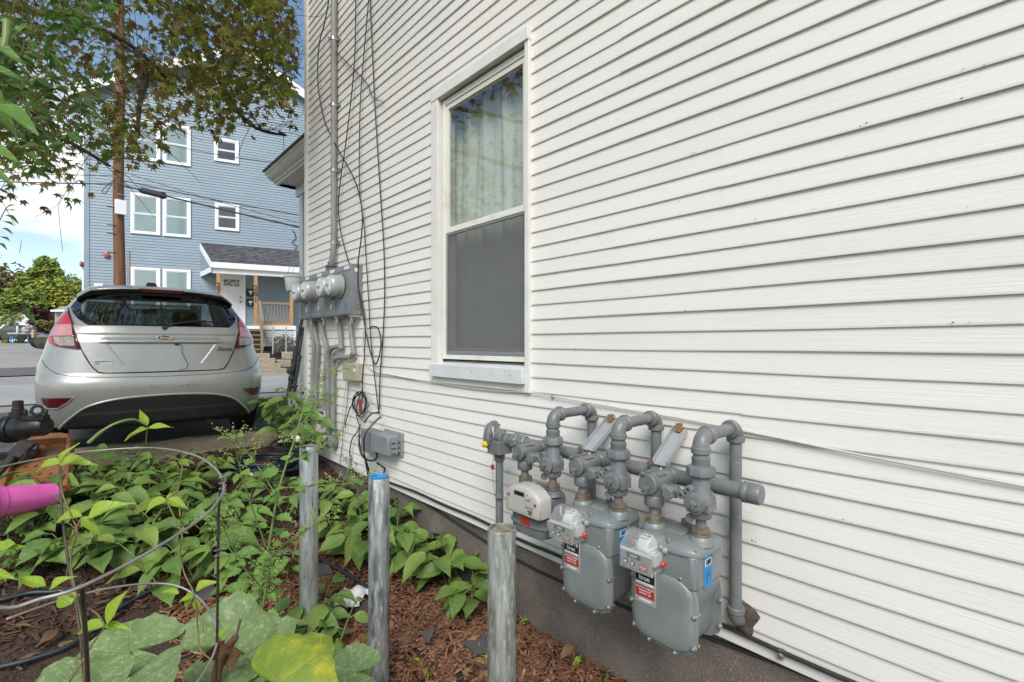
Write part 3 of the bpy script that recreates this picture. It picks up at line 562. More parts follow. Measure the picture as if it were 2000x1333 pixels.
m = M(); m.lathe((HX-.01, 1.845, .728), (0,0,1), [(.021,0),(.0225,.001),(.0225,.014),(.021,.015)], 18); m.obox((HX-.03, 1.823, .735), (.012,-.01,0), (.004,.005,0), (0,0,.006)); obj('clamp', m, MT['screw'], mf)
m = M(); m.tube([(HX-.028, 1.868, .955), (HX-.034, 1.87, .88), (HX-.032, 1.87, .80), (HX-.026, 1.862, .74)], .0012, 5); obj('seal_wire', m, MT['rust'], mf)
m = M().obox((HX-.034, 1.87, .875), (.006,-.006,0), (.001,.001,0), (0,0,.012)); obj('red_tag', m, mat('dark_red_plastic', (.22,.03,.03), rough=.5), mf)
# angled wall brackets
MT['brk'] = mat('zinc_bracket', (.44,.46,.475), (.36,.375,.385), rough=.45, metal=.25, scale=8)
for y in (1.267, .938):
    A = Vector((WX-.012, y+.035, 1.150)); B = Vector((HX-.020, y+.0, HZ+.034)); d = (B-A); wv = Vector((0, .030, 0)); th = d.cross(wv).normalized()*.0025
    m = M(); m.obox((A+B)/2, d/2, wv, th)
    for s in (-1, 1): m.obox((A+B)/2+wv*s*.96+th*4*-1, d/2, wv*.05, th*4)
    br = obj('bracket', m, MT['brk'], mf, bevel=.001)
    m = M(); m.tube([(HX+.028*math.cos(a), y+.0, HZ+.028*math.sin(a)) for a in [math.pi*k/8*1.25-.4 for k in range(9)]], .004, 6); obj('pipe_strap', m, MT['brk'], br)
    m = M(); m.lathe(B+Vector((-.012,.034,.002)), (-1,0,.3), [(.010,0),(.010,.01),(.006,.012)], 6); obj('bolt', m, MT['rust'], br)
    m = M().box(WX-.036, WX-.008, y+.026, y+.044, 1.150, 1.182); obj('wall_block', m, mat('rusty_block', (.30,.18,.07), (.18,.11,.06), rough=.8, scale=40), br)

# ================================================================ gas meters
MT['poly'] = glass_mat('clear_polycarbonate', (.92,.94,.93), 1.25, .03, .16)
MT['plate'] = mat('grey_green_index_plate', (.25,.27,.22), rough=.4); MT['blackp'] = mat('black_print', (.015,.015,.016), rough=.5); MT['whitep'] = mat('white_print', (.72,.72,.70), rough=.5)
MT['redp'] = mat('red_print', (.38,.035,.02), rough=.5); MT['silver'] = mat('brushed_silver_plate', (.62,.62,.60), rough=.35, metal=.6); MT['bluep'] = mat('blue_sticker', (.03,.25,.55), (.02,.20,.48), rough=.45, scale=30)
MT['creamp'] = mat('pale_grey_plastic', (.47,.455,.41), (.40,.385,.345), rough=.45, scale=12)
MT['red2'] = mat('red_plastic', (.55,.04,.05), rough=.35)
def F(yc, x):  # front-plane mapper: u to the viewer's right (towards -y), v up, w out of the wall side
    return lambda u, v, w: (x-w, yc-u, v)
def diaphragm_meter(yc, label, digits):
    t = thing('gas_meter', label, 'gas meter', (OX, yc, .52), 'diaphragm gas meters on the wall')
    G = MT['meter']
    fx = 1.418
    cov = [(-.125,.728),(-.128,.66),(-.126,.60),(-.120,.560),(-.108,.536),(-.085,.524),(-.05,.519),(.0,.517),(.045,.519),(.075,.528),(.098,.545),(.106,.575),(.108,.62),(.108,.69),(.102,.728),(.090,.752),(.070,.766),(.045,.773),(-.06,.773),(-.095,.764),(-.115,.748)]
    f0 = lambda u, v, w: (fx-w, yc-u, v)
    obj('front_cover', M().layers(cov, f0, [(0,-.004),(0,.006),(.002,.008),(.010,.009),(.016,.018),(.022,.021),(.05,.0225)]), G, t, sharp=45)
    bx = 1.575
    obj('back_cover', M().layers(cov, lambda u, v, w: (bx+w, yc-u, v), [(0,-.004),(0,.006),(.010,.009),(.018,.020),(.05,.022)]), G, t, sharp=45, fix=True)
    # body between the covers: upper box flowing into a narrow barrel
    prof = [(-.105,.845),(-.105,.70),(-.100,.66),(-.088,.60),(-.086,.56),(-.070,.540),(-.03,.532),(.03,.532),(.066,.545),(.080,.575),(.080,.62),(.088,.67),(.100,.705),(.104,.74),(.104,.845)]
    obj('body', M().prism(prof, f0, .002, -(bx-fx)-.0), G, t, sharp=35, bevel=.003)
    up_ = [(-.112,.70),(-.112,.845),(.108,.845),(.108,.70)]
    m = M(); m.layers([(-.112+.0,1.41+.006),(-.112,1.582),(-.095,1.598),(.092,1.598),(.108,1.582),(.108,1.416),(.094,1.402),(-.096,1.402)], lambda u, v, w: (v, yc-u, w), [(0,.738),(0,.842)]); obj('upper_case', m, G, t, sharp=35, bevel=.006)
    rr_ = lambda g: [(x_*1.0, y_) for x_, y_ in [( .118*math.copysign(abs(math.cos(a))**.42, math.cos(a))+g*math.copysign(1, math.cos(a)), 1.5+.104*math.copysign(abs(math.sin(a))**.42, math.sin(a))) for a in [2*math.pi*(k+.5)/40 for k in range(40)]]]
    m = M().layers(rr_(0), lambda u, v, w: (v, yc-u-.0, w), [(.004,.836),(0,.839),(0,.846),(.003,.848),(.003,.852),(.006,.856),(.016,.864),(.030,.870),(.06,.874),(.09,.875)]); obj('top_cover', m, G, t, sharp=50)
    # raised plate and ports on top
    m = M().layers([(-.025,1.46),(.035,1.46),(.03,1.56),(.0,1.585),(-.03,1.57)], lambda u, v, w: (v, yc-u-.0, w), [(0,.868),(0,.878),(.006,.882),(.02,.883)]); obj('valve_plate', m, G, t)
    m = M(); m.lathe((1.555, yc+.01, .88), (0,0,1), [(.012,0),(.012,.016),(.009,.018)], 12); m.lathe((1.53, yc-.025, .88), (0,0,1), [(.009,0),(.009,.012),(.006,.013)], 12); obj('test_plug', m, G, t)
    m = M(); m.lathe((1.412, yc-.012, .862), (0,0,1), [(.008,0),(.008,.014),(.006,.016)], 12); pc = obj('seal_cup', m, G, t); obj('seal_fill', M().lathe((1.412, yc-.012, .877), (0,0,1), [(.006,0),(.005,.0015)], 12), mat('faded_red', (.35,.12,.09), rough=.6), pc)
    for s in (-1, 1):
        y = yc-s*DY/2
        m = M(); m.lathe((OX-(.004 if s < 0 else 0), y, .862), (0,0,1), [(.040,0),(.036,.012),(.034,.022),(.030,.026)], 22); obj('connection_boss', m, G, t)
        m = M(); m.lathe((OX-(.004 if s < 0 else 0), y, .886), (0,0,1), [(.028,0),(.031,.002),(.031,.007),(.027,.010),(.028,.011)], 18); m.lathe((OX-(.004 if s < 0 else 0), y, .897), (0,0,1), [(.030,0),(.0305,.003),(.0295,.012),(.022,.017),(.018,.018)], 8, .2); obj('swivel_nut', m, MT['brass'], t, sharp=30)
    for u, v in ((-.119,.715),(-.123,.63),(-.112,.552),(-.055,.527),(.035,.524),(.096,.562),(.099,.66),(.055,.764)):
        m = M(); m.lathe((fx-.006, yc-u, v), (-1,0,0), [(.0105,0),(.0095,.006),(.0062,.007),(.0062,.012),(.005,.0135)], 12); m.lathe((fx+.004, yc-u*1.03, v), (1,0,0), [(.006,0),(.006,.014)], 8); sc = obj('cover_screw', m, MT['screw'] if u else G, t)
    for u, v in ((.104,.575),(.107,.66),(.06,.768),(-.055,.527)):
        m = M(); m.lathe((bx-.004, yc-u*1.02, v), (-1,0,0), [(.007,0),(.007,.010),(.005,.012)], 10); obj('back_screw', m, G, t)
    for x, y in ((1.42,-.098),(1.58,-.098),(1.42,.098),(1.58,.098),(1.5,-.108)):
        m = M(); m.lathe((x, yc+y, .855), (0,0,1), [(.006,0),(.006,.005),(.004,.006)], 8); m.lathe((x, yc+y*1.05, .838), (0,0,-1), [(.006,0),(.006,.012)], 8); obj('top_screw', m, G, t)
    # index: printed plate behind a clear cover
    iy = yc+.052; ix = 1.318
    m = M(); m.box(ix+.004, ix+.009, iy-.056, iy+.056, .782, .842); ip = obj('index_plate', m, MT['plate'], t, bevel=.001)
    m = M(); m.box(ix+.0015, ix+.004, iy-.056, iy+.056, .833, .842); obj('edge_strip', m, MT['whitep'], ip)
    m = M(); m.box(ix+.001, ix+.004, iy-.018, iy+.032, .815, .829); obj('counter_window', m, MT['blackp'], ip)
    text(digits, ip, MT['whitep'], (ix+.0005, iy+.007, .822), (0,-1,0), (0,0,1), .0125)
    for k, dy in enumerate((.036, .010)):
        obj('test_dial', M().lathe((ix+.004, iy+dy, .799), (-1,0,0), [(.0085,0),(.0085,.002),(.006,.002),(.005,.004)], 14), MT['blackp'], ip); obj('dial_face', M().lathe((ix, iy+dy, .799), (-1,0,0), [(.0045,0),(.0045,.0006)], 12), MT['whitep'], ip)
    obj('red_label', M().box(ix+.002, ix+.004, iy-.044, iy-.010, .787, .802), MT['redp'], ip)
    text('CUBIC FEET', ip, MT['whitep'], (ix+.0015, iy-.027, .7965), (0,-1,0), (0,0,1), .0052); text('GAS', ip, MT['whitep'], (ix+.0015, iy-.027, .7905), (0,-1,0), (0,0,1), .0048)
    text('1 FOOT', ip, MT['blackp'], (ix+.0035, iy-.03, .808), (0,-1,0), (0,0,1), .005)
    # white electronics under the clear cover
    m = M(); m.lathe((1.372, iy-.030, .844), (0,1,0), [(.030,0),(.033,.003),(.033,.038),(.030,.041)], 24); m.box(1.343, 1.402, iy-.034, iy+.014, .80, .845); m.box(1.35, 1.395, iy-.052, iy-.03, .795, .832); m.box(1.355, 1.375, iy+.012, iy+.044, .81, .85); tr = obj('transmitter', m, mat('white_electronics', (.70,.69,.66), (.55,.54,.50), rough=.5, scale=30), t, bevel=.003)
    obj('label_sheet', M().box(1.352, 1.388, iy-.026, iy+.008, .876, .8785), MT['whitep'], tr); text('52 48', tr, MT['blackp'], (1.37, iy-.009, .879), (0,-1,0), (1,0,0), .012)
    obj('red_component', M().ball((1.35, iy+.03, .848), (.012,.010,.008), 8, 6), mat('dim_red', (.3,.07,.06), rough=.5), tr)
    pc = [(1.317,.778),(1.317,.845),(1.328,.852),(1.350,.880),(1.370,.886),(1.395,.884),(1.408,.868),(1.408,.778)]
    m = M()
    out = M().layers([(x_, z_) for x_, z_ in pc], lambda u, v, w: (u, iy-w, v), [(.004,-.060),(0,-.056),(0,.056),(.004,.060)])
    obj('clear_cover', out, MT['poly'], t, sharp=30)
    m = M(); m.lathe((1.392, iy-.058, .842), (0,-1,0), [(.010,0),(.010,.010),(.007,.012)], 10); m.lathe((1.372, iy-.058, .858), (0,-1,0), [(.006,0),(.006,.008)], 8); obj('cover_lug', m, MT['silver'], t)
    obj('red_seal', M().lathe((1.384, iy-.056, .800), (-.35,-1,0), [(.008,0),(.009,.003),(.009,.010),(.006,.013),(.005,.013),(.004,.009)], 14), MT['red2'], t)
    # nameplate
    ny = yc+.062; nx = 1.395
    npz = obj('nameplate', M().box(nx-.0015, nx+.004, ny-.038, ny+.042, .640, .760), MT['silver'], t, bevel=.002)
    obj('black_panel', M().box(nx-.0026, nx-.0012, ny-.033, ny+.037, .712, .756), MT['blackp'], npz); obj('red_panel', M().box(nx-.0026, nx-.0012, ny-.033, ny+.037, .664, .700), MT['redp'], npz)
    for k in range(6): obj('printed_box', M().box(nx-.0034, nx-.0024, ny+.027-k*.0105-.004, ny+.027-k*.0105+.004, .738+.0, .753), MT['whitep' if k in (0, 5) else 'silver'], npz)
    text('Itron', npz, MT['whitep'], (nx-.003, ny+.004, .726), (0,-1,0), (0,0,1), .020, bold=.0006)
    obj('white_bar', M().box(nx-.0034, nx-.0024, ny-.030, ny+.034, .705, .713), MT['whitep'], npz)
    for k, s in enumerate(('MAXIMUM WORKING', 'PRESSURE 5 PSI', 'CAPACITY 250')): text(s, npz, MT['whitep'], (nx-.003, ny+.002, .694-.0095*k), (0,-1,0), (0,0,1), .0068)
    text('247828287', npz, MT['whitep'], (nx-.003, ny+.000, .654), (0,-1,0), (0,0,1), .0105, bold=.0003)
    for dy in (.036, -.033): obj('rivet', M().lathe((nx-.002, ny+dy, .682), (-1,0,0), [(.003,0),(.002,.002)], 8), MT['screw'], npz)
    # blue sticker on the right side
    sy = yc-.109
    st = obj('sticker', M().box(1.452, 1.503, sy-.0012, sy+.0008, .735, .834), MT['bluep'], t)
    obj('barcode_panel', M().box(1.456, 1.499, sy-.002, sy-.0010, .803, .824), MT['whitep'], st)
    rb = random.Random(5); x = 1.461
    m = M()
    while x < 1.495:
        w = rb.choice((.0012, .002, .003)); m.box(x, x+w, sy-.0026, sy-.0018, .806, .822); x += w+rb.choice((.0012, .002))
    obj('barcode', m, MT['blackp'], st)
    m = M()
    for k in range(3):
        r = .008+.005*k; m.tube([(1.478+r*.8*math.cos(a), sy-.0012, .768+r*1.3*math.sin(a)) for a in [2*math.pi*j/20 for j in range(20)]], .0007, 4, closed=True)
    obj('printed_rings', m, mat('dark_blue_print', (.015,.11,.33), rough=.5), st)
    return t
diaphragm_meter(UY[0]+DY/2, 'nearest grey-green gas meter, beside the last wall elbow, blue sticker on its side', '5429')
diaphragm_meter(UY[1]+DY/2, 'middle grey-green gas meter between the white-faced meter and the nearest one', '1453')
# third meter: plain case with a pale electronic face
yc = UY[2]+DY/2; ZS = .105; t = thing('gas_meter', 'gas meter with a rounded pale grey plastic face and small dark display', 'gas meter', (OX, yc, .6), 'gas meters on the wall'); G = MT['meter2']
m = M().layers([( .105*math.copysign(abs(math.cos(a))**.5, math.cos(a)), 1.485+.085*math.copysign(abs(math.sin(a))**.5, math.sin(a))) for a in [2*math.pi*(k+.5)/32 for k in range(32)]], lambda u, v, w: (v, yc-u, w), [(.02,.690),(.006,.696),(0,.715),(0,.845),(.006,.862),(.02,.874),(.05,.878)]); obj('body', m, G, t, sharp=45)
m = M().layers([( .112*math.copysign(abs(math.cos(a))**.5, math.cos(a)), 1.485+.092*math.copysign(abs(math.sin(a))**.5, math.sin(a))) for a in [2*math.pi*(k+.5)/32 for k in range(32)]], lambda u, v, w: (v, yc-u, w), [(.004,.736),(0,.739),(0,.746),(.004,.749)]); obj('seam_flange', m, G, t)
for s in (-1, 1):
    y = yc-s*DY/2
    m = M(); m.lathe((OX, y, .855), (0,0,1), [(.036,.010),(.032,.018),(.031,.030),(.028,.032)], 20); obj('connection_boss', m, G, t)
    m = M(); m.lathe((OX, y, .888), (0,0,1), [(.027,0),(.030,.002),(.030,.008),(.026,.011)], 18); m.lathe((OX, y, .899), (0,0,1), [(.029,0),(.030,.003),(.029,.013),(.021,.017)], 8, .2); obj('swivel_nut', m, MT['brass'], t, sharp=30)
face = [(-.095,.690),(-.098,.70),(-.098,.785),(-.092,.800),(-.06,.828),(-.02,.838),(.03,.834),(.065,.815),(.088,.790),(.092,.778),(.092,.690),(.085,.684),(-.088,.684)]
m = M().layers(face, lambda u, v, w: (1.415-w, yc-.020-u*1.08, .79+(v-.684)*.80), [(0,-.02),(0,.030),(.003,.042),(.007,.047),(.014,.049),(.04,.050)]); fc = obj('pale_face', m, MT['creamp'], t, sharp=50)
ZF = lambda v: .79+(v-.684)*.80
fx = 1.3645
obj('display', M().box(fx-.001, fx+.004, (yc-.038)+.005, (yc-.038)+.063, 0.8708, 0.8876), mat('dark_display', (.012,.018,.012), rough=.2), fc)
obj('round_button', M().lathe((fx+.001, (yc-.038)-.020, 0.8780), (-1,0,0), [(.016,0),(.016,.005),(.013,.007),(.008,.007),(.007,.005)], 20), MT['creamp'], fc)
m = M(); m.lathe((fx, (yc-.038)-.0, 0.8412), (-1,0,0), [(.007,0),(.007,.001)], 14); text('Itron', fc, mat('grey_print', (.22,.22,.22), rough=.5), (fx-.001, (yc-.038)-.026, 0.8340), (0,-1,0), (0,0,1), .022)
text('A5B63', fc, MT['blackp'], (fx-.001, (yc-.038)-.03, 0.8188), (0,-1,0), (0,0,1), .010); text('M200', fc, MT['blackp'], (fx-.001, (yc-.038)-.03, 0.8100), (0,-1,0), (0,0,1), .009)
m = M()
for k in range(9): m.box(fx-.0006, fx+.002, (yc-.038)+.092-k*.008, (yc-.038)+.0925-k*.008, 0.8028, 0.8588)
obj('face_ribs', m, mat('pale_groove', (.40,.39,.36), rough=.6), fc)
for dy, z in ((.097,.775), (-.058,.760)): obj('red_seal', M().lathe((fx+.002, (yc-.038)+dy, ZF(z)), (-1,0,0), [(.007,0),(.007,.003),(.004,.004)], 10), mat('dull_red', (.30,.06,.05), rough=.5), fc)
obj('red_plate', M().box(1.392, 1.398, (yc-.038)+.0, (yc-.038)+.055, .64+ZS, .672+ZS), MT['redp'], t); obj('lower_port', M().box(1.395, 1.42, (yc-.038)-.01, (yc-.038)+.065, .632+ZS, .682+ZS), G, t, bevel=.004)
obj('side_label', M().box(1.462, 1.470, (yc-.038)-.1065, (yc-.038)-.104, .76, .84), MT['whitep'], t)
m = M(); m.lathe((1.40, (yc-.038)-.10, .775), (0,0,1), [(.008,-.014),(.008,.016),(.006,.02)], 10); m.box(1.385, 1.42, (yc-.038)-.105, (yc-.038)-.09, .755, .763); obj('latch', m, MT['meter'], t)

# ================================================================ bollards
def bollard(x, y, top, mt, label, kind):
    t = thing('bollard', label, 'bollard', (x, y, gz(x, y)), 'steel pipe bollards guarding the meters')
    r = .0445
    m = M(); m.lathe((x, y, gz(x,y)-.3), (0,0,1), [(r,0),(r,(top-gz(x,y)+.3)*.5),(r,top-gz(x,y)+.3-.003),(r-.0015,top-gz(x,y)+.3),(r-.006,top-gz(x,y)+.3),(r-.007,top-gz(x,y)+.3-.012),(r-.007,top-gz(x,y)+.2)], 36); obj('pipe', m, mt, t, sharp=50)
    if kind == 'concrete':
        m = M(); m.lathe((x, y, top-.02), (0,0,1), [(r-.0065,0),(r-.0068,.013),(r*.55,.017),(.004,.016)], 24); obj('concrete_fill', m, mat('rough_tan_concrete_fill', (.30,.25,.17), (.14,.11,.08), rough=.95, scale=60, col3=(.45,.4,.32), scale3=140, bump=1.0, bscale=120, bdist=.006), t)
    else:
        m = M(); m.lathe((x, y, top-.05), (0,0,1), [(r-.0065,0),(r-.0065,.052),(r-.003,.0545),(r-.003,.0565),(r-.010,.0575),(r-.012,.052),(r-.014,.02)], 28); obj('blue_sleeve', m, mat('bright_blue_plastic', (.04,.30,.62), (.02,.22,.52), rough=.45, scale=40), t)
        obj('fill', M().lathe((x, y, top-.06), (0,0,1), [(r-.012,0),(r-.012,.028)], 24), MT['bluep'], t)
bollard(.985, 1.132, .927, MT['galv_moss'], 'near bollard with crumbly concrete fill, mossy streaks, in front of the meters', 'concrete')
bollard(.984, 1.943, .918, MT['galv'], 'bollard with a bright blue plastic sleeve in its open top', 'blue')
bollard(.892, 2.525, .975, MT['galv_light'], 'pale bollard behind the tall seeding weed, farthest from the gas meters', 'concrete')

# ================================================================ electric meter bank and its conduits
t = thing('electric_meter_bank', 'grey cabinet with four round electric meters under the vertical conduit', 'electric meters', (1.75, 4.4, 1.735))
CX = 1.692; CY = [3.825, 4.13, 4.43, 4.74, 5.05]
for k in range(4):
    m = M(); m.box(CX, 1.795, CY[k]+.001, CY[k+1]-.001, 1.735, 2.155); cb = obj('cabinet_section', m, MT['cabinet'], t, bevel=.003)
    m = M(); m.box(CX-.004, CX+.001, CY[k]+.012, CY[k+1]-.012, 1.745, 1.935); obj('lower_door', m, MT['cabinet'], cb, bevel=.0015)
    m = M(); m.box(CX-.004, CX+.001, CY[k]+.012, CY[k+1]-.012, 2.105, 2.148); obj('upper_cover', m, MT['cabinet'], cb, bevel=.0015)
    obj('paper_label', M().box(CX-.0048, CX-.0035, CY[k]+.03, CY[k]+.13, 2.115, 2.142), MT['whitep'], cb)
    m = M(); m.tube([(CX-.006, CY[k]+.10+.014*math.cos(a), 1.82+.026*math.sin(a)) for a in [2*math.pi*j/14 for j in range(14)]], .003, 5, closed=True); m.obox((CX-.006, CY[k]+.10, 1.815), (.003,0,0), (0,.006,0), (0,0,.018)); obj('hasp', m, MT['silver'] if k else MT['bluep'], cb)
    m = M(); m.box(CX+.01, 1.79, CY[k]+.02, CY[k]+.07, 1.715, 1.736); m.tube([(CX+.02, CY[k]+.045+.016*math.cos(a), 1.685+.028*math.sin(a)) for a in [2*math.pi*j/12 for j in range(12)]], .003, 5, closed=True); obj('padlock_loop', m, MT['silver'], cb)
for y in (4.03, 4.225, 4.61, 4.865):
    mt_ = obj('meter', M().lathe((CX, y, 1.985), (-1,0,0), [(.090,0),(.100,.004),(.100,.014),(.092,.018),(.090,.08),(.088,.10),(.080,.108),(.0,.110)], 30), MT['silver'] if 0 else mat('grey_white_meter_can', (.50,.50,.48), (.42,.42,.40), rough=.35, metal=.2, scale=12), t, sharp=40)
    obj('meter_face', M().lathe((CX-.109, y, 1.985), (-1,0,0), [(.076,0),(.076,.003),(.070,.006),(.05,.008),(.0,.009)], 26), mat('pale_meter_face', (.62,.63,.63), (.40,.41,.42), rough=.15, scale=26, lo=.5, hi=.6, coat=.5), mt_)
    m = M(); m.obox((CX-.125, y-.004, 1.985), (.010,0,0), (0,.016,0), (0,0,.007)); m.lathe((CX-.118, y, 1.985), (-1,0,0), [(.014,0),(.012,.006)], 12); obj('meter_latch', m, MT['screw'], mt_)
    obj('meter_ring', M().tube([(CX-.012, y+.102*math.cos(a), 1.985+.102*math.sin(a)) for a in [2*math.pi*j/28 for j in range(28)]], .006, 6, closed=True), MT['cabinet'], mt_)
    for j in range(8):
        a = j*math.pi/4; obj('rivet', M().lathe((CX-.112, y+.066*math.cos(a), 1.985+.066*math.sin(a)), (-1,0,0), [(.003,0),(.002,.003)], 6), MT['screw'], mt_)
obj('side_label', M().box(1.72, 1.75, 3.8225, 3.8255, 2.09, 2.12), MT['whitep'], t)
obj('knockout', M().tube([(1.755+.02*math.cos(a), 3.823, 1.80+.02*math.sin(a)) for a in [2*math.pi*j/18 for j in range(18)]], .003, 5, closed=True), MT['cabinet'], t)
obj('ground_lug', M().lathe((1.76, 3.86, 2.155), (0,0,1), [(.010,0),(.010,.02),(.005,.022),(.005,.05)], 10), MT['screw'], t)
def wline(L, off=.03, n=5): return smooth_pts([wp(a, b, off if len(q) == 0 else q[0]) for a, b, *q in L], n)
t = thing('service_conduit', 'tall grey weathered conduit strapped to the wall above the meters', 'conduit', tuple(wp(652, 505, .04)))
b0 = wp(652, 476, .045); top = Vector((b0.x, b0.y, 5.7))
obj('pipe', M().tube([top, b0, wp(650, 498, .06), Vector((1.745, b0.y+.03, 2.2))], .027, 14), MT['conduit'], t)
m = M(); e = Vector((1.745, b0.y+.03, 2.155)); m.lathe(e, (0,0,1), [(.05,0),(.05,.028),(.042,.034),(.055,.036),(.055,.046),(.034,.058),(.032,.085)], 16); obj('hub', m, mat('dark_grey_hub', (.10,.10,.11), rough=.5), t)
for y in (78, 207, 334, 475):
    z = wp(653, y, .04).z; m = M(); m.lathe((b0.x, b0.y, z-.016), (0,0,1), [(.0285,0),(.031,.002),(.031,.030),(.0285,.032)], 16); m.obox((b0.x+.025, b0.y-.045, z), (.004,0,0), (0,.025,0), (0,0,.015)); obj('strap', m, MT['screw'], t)
t = thing('lower_conduits', 'five bent grey conduits dropping from the electric cabinet to the ground', 'conduit', (1.76, 4.6, .4))
for L in ([(609,624),(611,655),(613,684),(611,739),(611,800)], [(612,624),(617,660),(621,682),(617,739),(616,800)], [(625,625),(632,658),(637,682),(635,734),(634,800)],
          [(663,622),(665,660),(666,676)], [(682,619),(687,662),(690,687)]):
    obj('pipe', M().tube(wline([(a, b, .045) for a, b in L], 1, 4), .020, 12), MT['conduit'], t)
for L in ([(666,677),(655,678),(646,684),(642,697),(641,730),(641,790),(640,850)], [(690,690),(684,698),(668,698),(656,701),(651,713),(650,735),(650,790),(650,850)]):
    obj('pipe', M().tube(wline([(a, b, .05) for a, b in L], 1, 4), .022, 12), MT['conduit'], t)
for q in ((666, 680), (690, 690)): obj('elbow_fitting', M().ball(wp(*q, .05), (.026,.03,.026), 10, 6), MT['conduit'], t)
m = M(); p = wp(650, 850, .05); m.lathe(p, (0,0,-1), [(.03,0),(.045,.02),(.045,.09),(.03,.11)], 12); obj('base_fitting', m, MT['cabinet'], t)
# ---- cables on the wall, each its own thing
def cable(label, L, r=.005, off=.028, mt='cable', cat='cable', name='wall_cable', group='cables hanging on the white wall', n=6):
    return tag(obj(name, M().tube(wline(L, off, n), r, 7), MT[mt], None, sharp=180), label, cat, group)
cable('black cable bowing left round the conduit from the eave', [(645,-60),(642,0),(634,45),(623,90),(621,162),(632,230),(648,268),(664,299),(693,353),(707,411),(706,460),(700,511),(700,564),(708,612),(720,674),(731,710),(738,705),(743,684),(744,664),(739,643),(730,638),(722,641)], .0055, .05)
cable('black cable just right of the conduit, running behind the meter cabinet to the coil', [(696,-60),(695,0),(692,126),(678,260),(666,346),(661,403),(667,461),(686,528),(703,574),(713,630),(712,690),(708,740),(708,762),(707,790)], .005, .04)
cable('middle straight black cable ending at the grey boxes', [(724,-60),(720,0),(705,180),(702,288),(703,378),(711,440),(715,504),(720,588),(724,660),(732,740),(740,808)], .0045, .035)
cable('rightmost long black cable falling free beside the window', [(722,-60),(723,0),(732,202),(743,378),(750,492),(751,588),(747,672),(742,740),(741,808)], .005, .03)
cable('thin cream wire sagging along a clapboard below the window to the right', [(711,640,.02),(708,672,.02),(712,700,.02),(728,725,.02),(760,732,.018),(850,748,.018),(950,762,.018),(1040,768,.02),(1080,775,.022),(1200,796,.02),(1330,818,.02),(1480,848,.018),(1700,893,.018),(2000,950,.018),(2300,1005,.018)], .0038, .02, 'cream')
cable('short cream wire looping from the beige box past the coil', [(690,690),(699,702),(702,740),(707,755),(724,778),(741,800),(744,812)], .0035, .03, 'cream')
cable('pale thin wire hanging from the beige box to the soil', [(676,745),(671,790),(666,840),(655,870),(645,880)], .003, .03, 'cream')
cable('dark thin wire hanging from the beige box to the soil', [(681,746),(678,790),(672,830),(668,870),(664,905)], .003, .03)
def loops(c, rx, rz, n, off, seed):
    r = random.Random(seed); P = []
    for k in range(n*10):
        a = k*2*math.pi/10; P.append(wp(c[0]+rx*math.cos(a)*(1+.25*math.sin(k*.7+seed))+r.uniform(-1.5,1.5), c[1]+rz*math.sin(a)*(1+.2*math.sin(k*.5))+r.uniform(-1.5,1.5), off+.012*math.sin(k)))
    return P
tag(obj('cable_coil', M().tube(smooth_pts(loops((703,790), 13, 21, 4, .05, 2), 4), .0045, 6).tube(wline([(706,763),(698,790),(697,815),(703,835),(701,850),(705,880),(712,895)], .05), .0045, 6), MT['cable'], None, sharp=180), 'tangled coil of black cable with a red tag hung on the wall', 'cable')
obj('red_tag', M().obox(wp(704, 793, .07), (.006,0,0), (0,.022,0), (0,.008,.05)), mat('faded_red_tag', (.22,.06,.045), rough=.6), bpy.data.objects['cable_coil'])
cable('black lead with a connector hanging left of the coil', [(700,768),(690,785),(683,800),(678,815),(675,825),(675,836)], .0045, .04)
cable('black cable leaving the coil toward the hose tap', [(704,830),(697,845),(687,860),(683,885),(685,892)], .005, .04)
cable('thick black cable arched in front of the left grey box', [(744,815,.05),(735,822,.08),(722,836,.13),(713,850,.17),(711,870,.17),(712,892,.15),(718,910,.10),(722,925,.06)], .0065, .1)
cable('black cable arched over the grey boxes to the wall clip', [(741,806,.03),(728,808,.06),(718,816,.06),(712,826,.05)], .0055, .05)
cable('black cable bundle below the grey boxes curling into the soil', [(703,850,.05),(701,868,.10),(706,888,.11),(716,898,.10),(730,900,.10),(736,892,.10),(735,880,.11)], .007, .09)
cable('black cable dropping from the boxes behind the blue-topped bollard', [(712,890,.09),(715,908,.08),(719,930,.06),(722,950,.05)], .006, .08)
# long cable along the bottom of the siding
LB = [Vector((WX-.024, y, .452+.006*math.sin(y*3)+.004*math.sin(y*9))) for y in [3.45-.15*i for i in range(42)]]
LB = [wp(737, 905, .06), wp(752, 915, .05)]+LB
t = thing('base_cable', 'long black cable clipped along the lowest clapboard', 'cable', (WX, .9, .45)); obj('cable', M().tube(LB, .008, 8), MT['cable'], t)
for y in (.60, 2.02, 1.35): obj('clip', M().lathe((WX-.018, y, .445), (-1,0,0), [(.009,0),(.009,.016),(.005,.018)], 10).box(WX-.03, WX-.014, y-.008, y+.008, .43, .462), MT['screw'], t)
LB = [Vector((WX+.022, y, .345+.05*math.sin(y*2.1+1.0))) for y in [3.2-.2*i for i in range(30)]]
tag(obj('low_black_line', M().tube(LB, .007, 8), MT['cable'], None), 'black line sagging against the foundation under the siding', 'cable')  # thin black line drawn along the foundation below the siding
